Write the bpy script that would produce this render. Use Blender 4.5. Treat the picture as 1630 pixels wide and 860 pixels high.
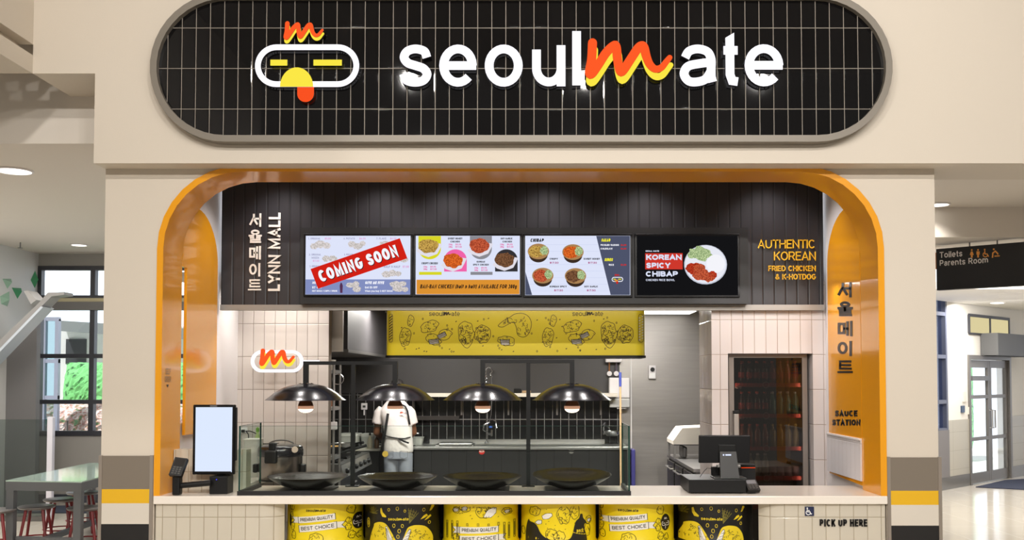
import bpy, bmesh, math, random
from math import sin, cos, tan, pi, radians
from mathutils import Vector
from mathutils.geometry import tessellate_polygon

S = bpy.context.scene
COL = S.collection
for _o in list(bpy.data.objects):
    bpy.data.objects.remove(_o)

# ------------------------------------------------------------------ camera
F, D, CZ, T, PX = 1556.0, 7.0, 1.776, radians(2.12), 850.0
PY = 602 - F * tan(T)
cam = bpy.data.cameras.new('camera')
cam.sensor_width = 36
cam.lens = 36 * F / 1630
cam.shift_x = (815 - PX) / 1630
cam.shift_y = (PY - 430) / 1630
cam_o = bpy.data.objects.new('camera', cam)
COL.objects.link(cam_o)
cam_o.location = (0, -D, CZ)
cam_o.rotation_euler = (pi / 2 + T, 0, 0)
S.camera = cam_o

# ------------------------------------------------------------------ view, world, large lights
S.view_settings.view_transform = 'Standard'
S.view_settings.look = 'None'
S.view_settings.gamma = 1
S.view_settings.use_curve_mapping = False
S.view_settings.exposure = 0.0
try:
    S.cycles.use_denoising = True
    S.cycles.max_bounces = 8
    S.cycles.transparent_max_bounces = 16
    S.cycles.caustics_reflective = False
    S.cycles.caustics_refractive = False
    S.cycles.sample_clamp_indirect = 4
except Exception:
    pass

W = bpy.data.worlds.new('daylight')
S.world = W
W.use_nodes = True
_n = W.node_tree.nodes
_l = W.node_tree.links
_bg = _n['Background']
_tc = _n.new('ShaderNodeTexCoord')
_sep = _n.new('ShaderNodeSeparateXYZ')
_rmp = _n.new('ShaderNodeValToRGB')
_l.new(_tc.outputs['Generated'], _sep.inputs[0])
_l.new(_sep.outputs['Y'], _rmp.inputs[0])
_rmp.color_ramp.elements[0].position = 0.10
_rmp.color_ramp.elements[0].color = (0.30, 0.28, 0.25, 1)      # the mall hall on the camera's side
_rmp.color_ramp.elements[1].position = 0.45
_rmp.color_ramp.elements[1].color = (1.7, 1.8, 2.0, 1)      # the overcast sky outside the far windows
_l.new(_rmp.outputs[0], _bg.inputs[0])
_bg.inputs[1].default_value = 1.0


def area(name, loc, aim, sx, sy, power, col=(1, .93, .82), spread=None):
    L = bpy.data.lights.new(name, 'AREA')
    L.shape = 'RECTANGLE'
    L.size, L.size_y, L.energy, L.color = sx, sy, power, col
    if spread: L.spread = spread
    o = bpy.data.objects.new(name, L)
    COL.objects.link(o)
    o.location = loc
    d = Vector(aim) - Vector(loc)
    o.rotation_euler = d.to_track_quat('-Z', 'Y').to_euler()
    return o


def spot(name, loc, aim, power, ang=70, blend=.6, r=.06, col=(1, .95, .88)):
    L = bpy.data.lights.new(name, 'SPOT')
    L.energy, L.spot_size, L.spot_blend, L.shadow_soft_size, L.color = power, radians(ang), blend, r, col
    o = bpy.data.objects.new(name, L)
    COL.objects.link(o)
    o.location = loc
    o.rotation_euler = (Vector(aim) - Vector(loc)).to_track_quat('-Z', 'Y').to_euler()
    return o


for _x in (-4.6, -1.7, 0.7, 3.07):                      # the hall's spotlights high above the camera, aimed at the stall
    spot('hall_spotlight', (_x, -6.7, 5.85), (_x * .55, 0.0, 2.5), 330, 90, .8, .10, (1, .955, .895))
    spot('hall_spotlight', (_x * 1.1, -10.0, 5.55), (_x * .6, 0.0, 2.5), 620, 80, .8, .10, (1, .955, .895))
for _x in (-3.4, -1.7, 0.0, 1.7, 3.4):                       # the hall's ceiling downlights in front of the counter
    spot('hall_downlight', (_x, -2.6, 5.2), (_x * .9, -0.6, 0.6), 50, 60, .8, .11, (1, .95, .9))
_sun = bpy.data.lights.new('sun', 'SUN')
_sun.energy, _sun.angle, _sun.color = 5.0, radians(2), (1, .97, .92)
_sun_o = bpy.data.objects.new('sun', _sun)
COL.objects.link(_sun_o)
_sun_o.rotation_euler = Vector((.35, .35, -.87)).to_track_quat('-Z', 'Y').to_euler()
for _x in (-2.15, -1.3, -.72, .12, .95, 2.0):               # downlights in the booth ceiling over the counter
    spot('booth_downlight', (_x, .98, 3.66), (_x, 1.02, 0), 60, 105, .8, .05, (1, .95, .93))
area('counter_strip_light', (-2.2, 1.58, 2.55), (-2.2, 1.66, 0), .7, .2, 8, (1, .94, .88))
area('pass_fill_light', (-.1, 1.62, 2.50), (-.1, 2.6, 2.2), 2.6, .06, 5, (1, .94, .85))  # unseen light added under the fascia to brighten the yellow box
area('counter_strip_light', (1.9, .95, 2.55), (1.9, 1.1, 0), 1.0, .12, 5, (1, .94, .92))
area('kitchen_light', (-1.3, 3.9, 2.56), (-1.3, 3.9, 0), 1.2, .35, 75, (1, .96, .9))
area('kitchen_light', (1.2, 3.6, 2.56), (1.2, 3.7, 0), 1.2, .5, 85, (1, .97, .93))
area('wing_light', (-5.6, 3.4, 3.5), (-5.6, 3.6, 0), 3.0, 3.0, 170, (1, .95, .9))
area('entrance_light', (6.3, 5.0, 3.15), (6.6, 5.6, 0), 2.0, 2.5, 170, (1, .96, .9))
area('entrance_light', (7.2, 8.2, 2.95), (7.6, 8.6, 0), 1.2, .8, 90, (1, .97, .93))


# ------------------------------------------------------------------ pixel <-> place helpers
def P(px, py, y):
    u, v = (px - PX) / F, (PY - py) / F
    k = (y + D) / (cos(T) - v * sin(T))
    return Vector((u * k, y, CZ + (sin(T) + v * cos(T)) * k))


def X(px, y, py=602): return P(px, py, y).x
def Z(py, y): return P(PX, py, y).z


def G(px, py, z):
    u, v = (px - PX) / F, (PY - py) / F
    k = (z - CZ) / (sin(T) + v * cos(T))
    return Vector((u * k, -D + (cos(T) - v * sin(T)) * k, z))


# ------------------------------------------------------------------ materials
def lin(c):
    def f(x):
        x /= 255.0
        return x / 12.92 if x <= .04045 else ((x + .055) / 1.055) ** 2.4
    return (f(c[0]), f(c[1]), f(c[2]), 1)


MATS = {}


def mat(name, col, rough=.5, metal=0., coat=0., noise=None, bump=None, spec=.5, brushed=None):
    if name in MATS: return MATS[name]
    m = bpy.data.materials.new(name)
    m.use_nodes = True
    nt = m.node_tree
    b = nt.nodes['Principled BSDF']
    c = lin(col)
    b.inputs['Base Color'].default_value = c
    b.inputs['Roughness'].default_value = rough
    b.inputs['Metallic'].default_value = metal
    b.inputs['Coat Weight'].default_value = coat
    b.inputs['Coat Roughness'].default_value = .08
    b.inputs['Specular IOR Level'].default_value = spec
    if noise or bump or brushed:
        tc = nt.nodes.new('ShaderNodeTexCoord')
        mp = nt.nodes.new('ShaderNodeMapping')
        nt.links.new(tc.outputs['Object'], mp.inputs[0])
        if brushed: mp.inputs['Scale'].default_value = brushed
        nz = nt.nodes.new('ShaderNodeTexNoise')
        nz.inputs['Scale'].default_value = (noise or bump or (6, 0))[0]
        nz.inputs['Detail'].default_value = 4
        nt.links.new(mp.outputs[0], nz.inputs['Vector'])
        if noise:
            mx = nt.nodes.new('ShaderNodeMix')
            mx.data_type = 'RGBA'
            mx.inputs['A'].default_value = tuple(v * (1 - noise[1]) for v in c[:3]) + (1,)
            mx.inputs['B'].default_value = tuple(min(1, v * (1 + noise[1])) for v in c[:3]) + (1,)
            nt.links.new(nz.outputs['Fac'], mx.inputs['Factor'])
            nt.links.new(mx.outputs['Result'], b.inputs['Base Color'])
        if bump:
            bp = nt.nodes.new('ShaderNodeBump')
            bp.inputs['Strength'].default_value = bump[1]
            bp.inputs['Distance'].default_value = .01
            nt.links.new(nz.outputs['Fac'], bp.inputs['Height'])
            nt.links.new(bp.outputs[0], b.inputs['Normal'])
    MATS[name] = m
    return m


def emit(name, col, k=1.0, noise=None):
    if name in MATS: return MATS[name]
    m = bpy.data.materials.new(name)
    m.use_nodes = True
    nt = m.node_tree
    nt.nodes.remove(nt.nodes['Principled BSDF'])
    e = nt.nodes.new('ShaderNodeEmission')
    e.inputs[0].default_value = lin(col)
    e.inputs[1].default_value = k
    if noise:
        tc = nt.nodes.new('ShaderNodeTexCoord')
        nz = nt.nodes.new('ShaderNodeTexVoronoi')
        nz.inputs['Scale'].default_value = noise[0]
        nt.links.new(tc.outputs['Object'], nz.inputs['Vector'])
        mx = nt.nodes.new('ShaderNodeMix')
        mx.data_type = 'RGBA'
        mx.inputs['A'].default_value = lin(noise[1])
        mx.inputs['B'].default_value = lin(col)
        rp = nt.nodes.new('ShaderNodeMapRange')
        rp.inputs['From Min'].default_value = .1
        rp.inputs['From Max'].default_value = .7
        nt.links.new(nz.outputs['Distance'], rp.inputs[0])
        nt.links.new(rp.outputs[0], mx.inputs['Factor'])
        nt.links.new(mx.outputs['Result'], e.inputs[0])
    nt.links.new(e.outputs[0], nt.nodes['Material Output'].inputs[0])
    MATS[name] = m
    return m


def glass(name, tint=(245, 250, 248), base=.04, rough=0.02):
    if name in MATS: return MATS[name]
    m = bpy.data.materials.new(name)
    m.use_nodes = True
    nt = m.node_tree
    nt.nodes.remove(nt.nodes['Principled BSDF'])
    t = nt.nodes.new('ShaderNodeBsdfTransparent')
    t.inputs[0].default_value = lin(tint)
    g = nt.nodes.new('ShaderNodeBsdfGlossy')
    g.inputs['Roughness'].default_value = rough
    fr = nt.nodes.new('ShaderNodeFresnel')
    ge = nt.nodes.new('ShaderNodeNewGeometry')
    ir = nt.nodes.new('ShaderNodeMapRange')                 # the same mirror share from either side of a pane
    ir.inputs['To Min'].default_value = 1.45
    ir.inputs['To Max'].default_value = 1 / 1.45
    nt.links.new(ge.outputs['Backfacing'], ir.inputs[0])
    nt.links.new(ir.outputs[0], fr.inputs[0])
    mu = nt.nodes.new('ShaderNodeMath')
    mu.operation = 'MULTIPLY'
    mu.inputs[1].default_value = base / .04
    nt.links.new(fr.outputs[0], mu.inputs[0])
    mx = nt.nodes.new('ShaderNodeMixShader')
    nt.links.new(mu.outputs[0], mx.inputs[0])
    nt.links.new(t.outputs[0], mx.inputs[1])
    nt.links.new(g.outputs[0], mx.inputs[2])
    nt.links.new(mx.outputs[0], nt.nodes['Material Output'].inputs[0])
    MATS[name] = m
    return m


def tile(name, col, gcol, tw, th, g, ax='xz', off=(0, 0), rough=.2, var=.05, bump=.6, coat=0., tilt=.0, spec=.5):
    """stack-bonded tiles laid out in the place's own metres along two axes"""
    if name in MATS: return MATS[name]
    m = bpy.data.materials.new(name)
    m.use_nodes = True
    nt = m.node_tree
    N, Lk = nt.nodes, nt.links
    b = N['Principled BSDF']
    geo = N.new('ShaderNodeNewGeometry')
    sp = N.new('ShaderNodeSeparateXYZ')
    Lk.new(geo.outputs['Position'], sp.inputs[0])

    def mth(op, a, bv=None, cl=False):
        n = N.new('ShaderNodeMath')
        n.operation = op
        n.use_clamp = cl
        for i, q in enumerate((a, bv)):
            if q is None: continue
            if isinstance(q, (int, float)): n.inputs[i].default_value = q
            else: Lk.new(q, n.inputs[i])
        return n.outputs[0]
    masks, cells = [], []
    for k, (size, o) in enumerate(((tw, off[0]), (th, off[1]))):
        s = sp.outputs['XYZ'.index(ax[k].upper())]
        u = mth('DIVIDE', mth('SUBTRACT', s, o), size)
        cells.append(mth('FLOOR', u))
        d = mth('MULTIPLY', mth('SUBTRACT', .5, mth('ABSOLUTE', mth('SUBTRACT', mth('FRACT', u), .5))), size)  # distance to the joint
        masks.append(d)
    dist = mth('MINIMUM', masks[0], masks[1])
    mr = N.new('ShaderNodeMapRange')
    mr.inputs['From Min'].default_value = g * .35
    mr.inputs['From Max'].default_value = g * .65
    Lk.new(dist, mr.inputs[0])
    hb = N.new('ShaderNodeMapRange')
    hb.inputs['From Min'].default_value = g * .3
    hb.inputs['From Max'].default_value = g * 1.8
    Lk.new(dist, hb.inputs[0])
    cv = N.new('ShaderNodeCombineXYZ')
    Lk.new(cells[0], cv.inputs[0])
    Lk.new(cells[1], cv.inputs[1])
    wn = N.new('ShaderNodeTexWhiteNoise')
    Lk.new(cv.outputs[0], wn.inputs['Vector'])
    c = lin(col)
    t1 = N.new('ShaderNodeMix'); t1.data_type = 'RGBA'
    t1.inputs['A'].default_value = tuple(v * (1 - var) for v in c[:3]) + (1,)
    t1.inputs['B'].default_value = tuple(min(1, v * (1 + var)) for v in c[:3]) + (1,)
    Lk.new(wn.outputs['Value'], t1.inputs['Factor'])
    t2 = N.new('ShaderNodeMix'); t2.data_type = 'RGBA'
    t2.inputs['A'].default_value = lin(gcol)
    Lk.new(t1.outputs['Result'], t2.inputs['B'])
    Lk.new(mr.outputs[0], t2.inputs['Factor'])
    Lk.new(t2.outputs['Result'], b.inputs['Base Color'])
    rr = N.new('ShaderNodeMapRange')
    rr.inputs['To Min'].default_value = .7
    rr.inputs['To Max'].default_value = rough
    Lk.new(mr.outputs[0], rr.inputs[0])
    Lk.new(rr.outputs[0], b.inputs['Roughness'])
    b.inputs['Coat Weight'].default_value = coat
    b.inputs['Specular IOR Level'].default_value = spec
    bp = N.new('ShaderNodeBump')
    bp.inputs['Strength'].default_value = bump
    bp.inputs['Distance'].default_value = .004
    Lk.new(hb.outputs[0], bp.inputs['Height'])
    if tilt:
        va = N.new('ShaderNodeVectorMath'); va.operation = 'SUBTRACT'
        Lk.new(wn.outputs['Color'], va.inputs[0]); va.inputs[1].default_value = (.5, .5, .5)
        vs = N.new('ShaderNodeVectorMath'); vs.operation = 'SCALE'
        Lk.new(va.outputs[0], vs.inputs[0]); vs.inputs['Scale'].default_value = tilt
        vd = N.new('ShaderNodeVectorMath'); vd.operation = 'ADD'
        Lk.new(vs.outputs[0], vd.inputs[0]); Lk.new(geo.outputs['Normal'], vd.inputs[1])
        vn = N.new('ShaderNodeVectorMath'); vn.operation = 'NORMALIZE'
        Lk.new(vd.outputs[0], vn.inputs[0])
        Lk.new(vn.outputs[0], bp.inputs['Normal'])
    Lk.new(bp.outputs[0], b.inputs['Normal'])
    MATS[name] = m
    return m


# ------------------------------------------------------------------ mesh collecting
LOC = {}


class MB:
    def __init__(s):
        s.v, s.f, s.m = [], [], []

    def add(s, vs, fs, m=0):
        n = len(s.v)
        s.v += [Vector(v) for v in vs]
        s.f += [tuple(i + n for i in f) for f in fs]
        s.m += [m] * len(fs)
        return s

    def box(s, x0, x1, y0, y1, z0, z1, m=0):
        x0, x1 = sorted((x0, x1)); y0, y1 = sorted((y0, y1)); z0, z1 = sorted((z0, z1))
        vs = [(x, y, z) for z in (z0, z1) for y in (y0, y1) for x in (x0, x1)]
        return s.add(vs, [(0, 2, 3, 1), (4, 5, 7, 6), (0, 1, 5, 4), (2, 6, 7, 3), (0, 4, 6, 2), (1, 3, 7, 5)], m)

    def bm(s, bm, m=0):
        bm.verts.ensure_lookup_table()
        bm.verts.index_update()
        s.add([v.co.copy() for v in bm.verts], [[v.index for v in f.verts] for f in bm.faces], m)
        bm.free()
        return s

    def rbox(s, x0, x1, y0, y1, z0, z1, r=.01, seg=2, m=0):
        x0, x1 = sorted((x0, x1)); y0, y1 = sorted((y0, y1)); z0, z1 = sorted((z0, z1))
        b = bmesh.new()
        bmesh.ops.create_cube(b, size=1)
        for v in b.verts:
            v.co = Vector(((x0 + x1) / 2 + v.co.x * (x1 - x0), (y0 + y1) / 2 + v.co.y * (y1 - y0), (z0 + z1) / 2 + v.co.z * (z1 - z0)))
        bmesh.ops.bevel(b, geom=list(b.edges), offset=min(r, .48 * min(x1 - x0, y1 - y0, z1 - z0)), segments=seg, profile=.5, affect='EDGES')
        return s.bm(b, m)

    def obox(s, c, ax, ay, az, m=0):
        """box about c with half-axis vectors"""
        c, ax, ay, az = map(Vector, (c, ax, ay, az))
        vs = [c + ax * i + ay * j + az * k for k in (-1, 1) for j in (-1, 1) for i in (-1, 1)]
        return s.add(vs, [(0, 2, 3, 1), (4, 5, 7, 6), (0, 1, 5, 4), (2, 6, 7, 3), (0, 4, 6, 2), (1, 3, 7, 5)], m)

    def lathe(s, prof, c, n=40, m=0, axis='z', cap=True):
        c = Vector(c)
        vs, fs = [], []
        for (r, h) in prof:
            for i in range(n):
                a = 2 * pi * i / n
                p = Vector((r * cos(a), r * sin(a), h))
                if axis == 'y': p = Vector((p.x, h, p.y))
                if axis == 'x': p = Vector((h, p.x, p.y))
                vs.append(c + p)
        for j in range(len(prof) - 1):
            for i in range(n):
                a, b = j * n + i, j * n + (i + 1) % n
                fs.append((a, b, b + n, a + n))
        if cap:
            fs.append(tuple(range(n))[::-1])
            k = (len(prof) - 1) * n
            fs.append(tuple(range(k, k + n)))
        return s.add(vs, fs, m)

    def tube(s, pts, r, n=8, closed=False, m=0, cap=True):
        pts = [Vector(p) for p in pts]
        k = len(pts)
        rs = r if isinstance(r, (list, tuple)) else [r] * k
        up = None
        vs, fs = [], []
        for i, p in enumerate(pts):
            a = pts[(i - 1) % k] if closed or i > 0 else p
            b = pts[(i + 1) % k] if closed or i < k - 1 else p
            t = (b - a).normalized()
            if up is None:
                up = Vector((0, 0, 1)) if abs(t.z) < .9 else Vector((0, 1, 0))
            sx = t.cross(up).normalized()
            up = sx.cross(t).normalized()
            for q in range(n):
                an = 2 * pi * q / n
                vs.append(p + (sx * cos(an) + up * sin(an)) * rs[i])
        for i in range(k if closed else k - 1):
            for q in range(n):
                a, b = i * n + q, i * n + (q + 1) % n
                c, d = ((i + 1) % k) * n + q, ((i + 1) % k) * n + (q + 1) % n
                fs.append((a, b, d, c))
        if cap and not closed:
            fs.append(tuple(range(n))[::-1])
            fs.append(tuple(range((k - 1) * n, k * n)))
        return s.add(vs, fs, m)

    def cyl(s, a, b, r, n=20, m=0):
        return s.tube([a, b], r, n, m=m)

    def prism(s, pts, fn, d0, d1, m=0):
        """outline pts (2D) extruded between fn(u,v,d0) and fn(u,v,d1)"""
        n = len(pts)
        a = [Vector(fn(u, v, d0)) for u, v in pts]
        b = [Vector(fn(u, v, d1)) for u, v in pts]
        tr = tessellate_polygon([[Vector((u, v, 0)) for u, v in pts]])
        fs = [tuple(t) for t in tr] + [tuple(i + n for i in t[::-1]) for t in tr]
        fs += [(i, (i + 1) % n, (i + 1) % n + n, i + n) for i in range(n)]
        return s.add(a + b, fs, m)

    def loft(s, rings, m=0, cap=True):
        n = len(rings[0])
        vs = [Vector(p) for r in rings for p in r]
        fs = []
        for j in range(len(rings) - 1):
            for i in range(n):
                a, b = j * n + i, j * n + (i + 1) % n
                fs.append((a, b, b + n, a + n))
        if cap:
            fs.append(tuple(range(n))[::-1])
            fs.append(tuple(range((len(rings) - 1) * n, len(rings) * n)))
        return s.add(vs, fs, m)

    def polys(s, ps, fn, h, side=0., m=0):
        """flat 2D polygons laid on a surface fn at height h, with walls of depth side"""
        for p in ps:
            n = len(p)
            top = [fn(u, v, h) for u, v in p]
            fs = [tuple(range(n))]
            if side:
                top += [fn(u, v, h - side) for u, v in p]
                fs += [(i, i + n, (i + 1) % n + n, (i + 1) % n) for i in range(n)]
            s.add(top, fs, m)
        return s

    def build(s, name, mats, parent=None, smooth=None, remesh=None, fix=True):
        me = bpy.data.meshes.new(name)
        vs = s.v
        if parent is None:
            xs = [v.x for v in vs]; ys = [v.y for v in vs]; zs = [v.z for v in vs]
            o3 = Vector(((min(xs) + max(xs)) / 2, (min(ys) + max(ys)) / 2, min(zs)))
        else:
            o3 = LOC[parent.name]
        me.from_pydata([v - o3 for v in vs], [], s.f)
        mats = mats if isinstance(mats, (list, tuple)) else [mats]
        for q in mats: me.materials.append(q)
        if len(mats) > 1: me.polygons.foreach_set('material_index', s.m)
        if fix:
            b = bmesh.new(); b.from_mesh(me)
            bmesh.ops.recalc_face_normals(b, faces=list(b.faces))
            b.to_mesh(me); b.free()
        o = bpy.data.objects.new(name, me)
        COL.objects.link(o)
        if parent is None: o.location = o3
        else: o.parent = parent
        LOC[o.name] = o3
        if remesh:
            md = o.modifiers.new('r', 'REMESH'); md.mode = 'VOXEL'; md.voxel_size = remesh[0]
            sm = o.modifiers.new('s', 'SMOOTH'); sm.factor = .5; sm.iterations = remesh[1]
            dg = bpy.context.evaluated_depsgraph_get()
            nm = bpy.data.meshes.new_from_object(o.evaluated_get(dg))
            o.modifiers.clear(); o.data = nm
            if not nm.materials: nm.materials.append(mats[0])
            me = nm; smooth = 180
        if smooth:
            me.polygons.foreach_set('use_smooth', [True] * len(me.polygons))
            if smooth < 180: me.set_sharp_from_angle(angle=radians(smooth))
        return o


def tag(o, label=None, cat=None, group=None, kind=None):
    if label: o['label'] = label
    if cat: o['category'] = cat
    if group: o['group'] = group
    if kind: o['kind'] = kind
    return o


def thing(name, label, cat, loc, group=None, kind=None):
    o = bpy.data.objects.new(name, None)
    o.empty_display_size = .1
    COL.objects.link(o)
    o.location = loc
    LOC[o.name] = Vector(loc)
    return tag(o, label, cat, group, kind)


def dup(root, loc, label=None, group=None):
    r = root.copy(); COL.objects.link(r); r.location = loc
    LOC[r.name] = Vector(loc)
    if label: r['label'] = label
    if group: r['group'] = group
    for ch in list(root.children):
        c = ch.copy(); COL.objects.link(c); c.parent = r
        LOC[c.name] = Vector(loc)
        for g in list(ch.children):
            d = g.copy(); COL.objects.link(d); d.parent = c
    return r


def struct(name, mb, m, parent=None, smooth=None):
    o = mb.build(name, m, parent, smooth)
    if parent is None: o['kind'] = 'structure'
    return o


# ------------------------------------------------------------------ line lettering
def arc(cx, cy, rx, ry, a0, a1, n=14):
    n = max(3, int(n * abs(a1 - a0) / 180) + 1)
    return [(cx + rx * cos(radians(a0 + (a1 - a0) * i / n)), cy + ry * sin(radians(a0 + (a1 - a0) * i / n))) for i in range(n + 1)]


def spl(pts, closed=False, k=6):
    """Catmull-Rom through pts"""
    n = len(pts)
    out = []
    for i in range(n if closed else n - 1):
        p = [pts[(i + j) % n] if closed else pts[min(max(i + j, 0), n - 1)] for j in (-1, 0, 1, 2)]
        for q in range(k):
            t = q / k
            out.append(tuple(.5 * (2 * p[1][d] + (p[2][d] - p[0][d]) * t + (2 * p[0][d] - 5 * p[1][d] + 4 * p[2][d] - p[3][d]) * t * t
                                   + (3 * p[1][d] - p[0][d] - 3 * p[2][d] + p[3][d]) * t ** 3) for d in (0, 1)))
    if not closed: out.append(tuple(pts[-1]))
    return out


def stroke(pts, w, closed=False, cap='sq', ws=None):
    """a line of width w as quads"""
    P2 = [Vector(p) for p in pts]
    q = [P2[0]]
    for p in P2[1:]:
        if (p - q[-1]).length > 1e-6: q.append(p)
    if closed and len(q) > 2 and (q[0] - q[-1]).length < 1e-6: q.pop()
    P2 = q
    n = len(P2)
    if n < 2: return []
    if cap == 'sq' and not closed:
        P2[0] = P2[0] + (P2[0] - P2[1]).normalized() * w / 2
        P2[-1] = P2[-1] + (P2[-1] - P2[-2]).normalized() * w / 2
    L, R = [], []
    for i, p in enumerate(P2):
        a = P2[(i - 1) % n] if closed or i else None
        b = P2[(i + 1) % n] if closed or i < n - 1 else None
        d1 = (p - a).normalized() if a is not None else None
        d2 = (b - p).normalized() if b is not None else None
        d1, d2 = d1 or d2, d2 or d1
        n1, n2 = Vector((-d1.y, d1.x)), Vector((-d2.y, d2.x))
        mi = n1 + n2
        if mi.length < .2: mi = n1
        mi.normalize()
        k = min(1 / max(mi.dot(n1), .35), 2.2)
        ww = (ws[min(i, len(ws) - 1)] if ws else w) / 2
        L.append(p + mi * ww * k)
        R.append(p - mi * ww * k)
    out = [(L[i], R[i], R[(i + 1) % n], L[(i + 1) % n]) for i in range(n if closed else n - 1)]
    if cap == 'rd' and not closed:
        for c, e in ((P2[0], 0), (P2[-1], -1)):
            r = (ws[e] if ws else w) / 2
            out.append([c + Vector((r * cos(2 * pi * i / 14), r * sin(2 * pi * i / 14))) for i in range(14)])
    return out


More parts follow.
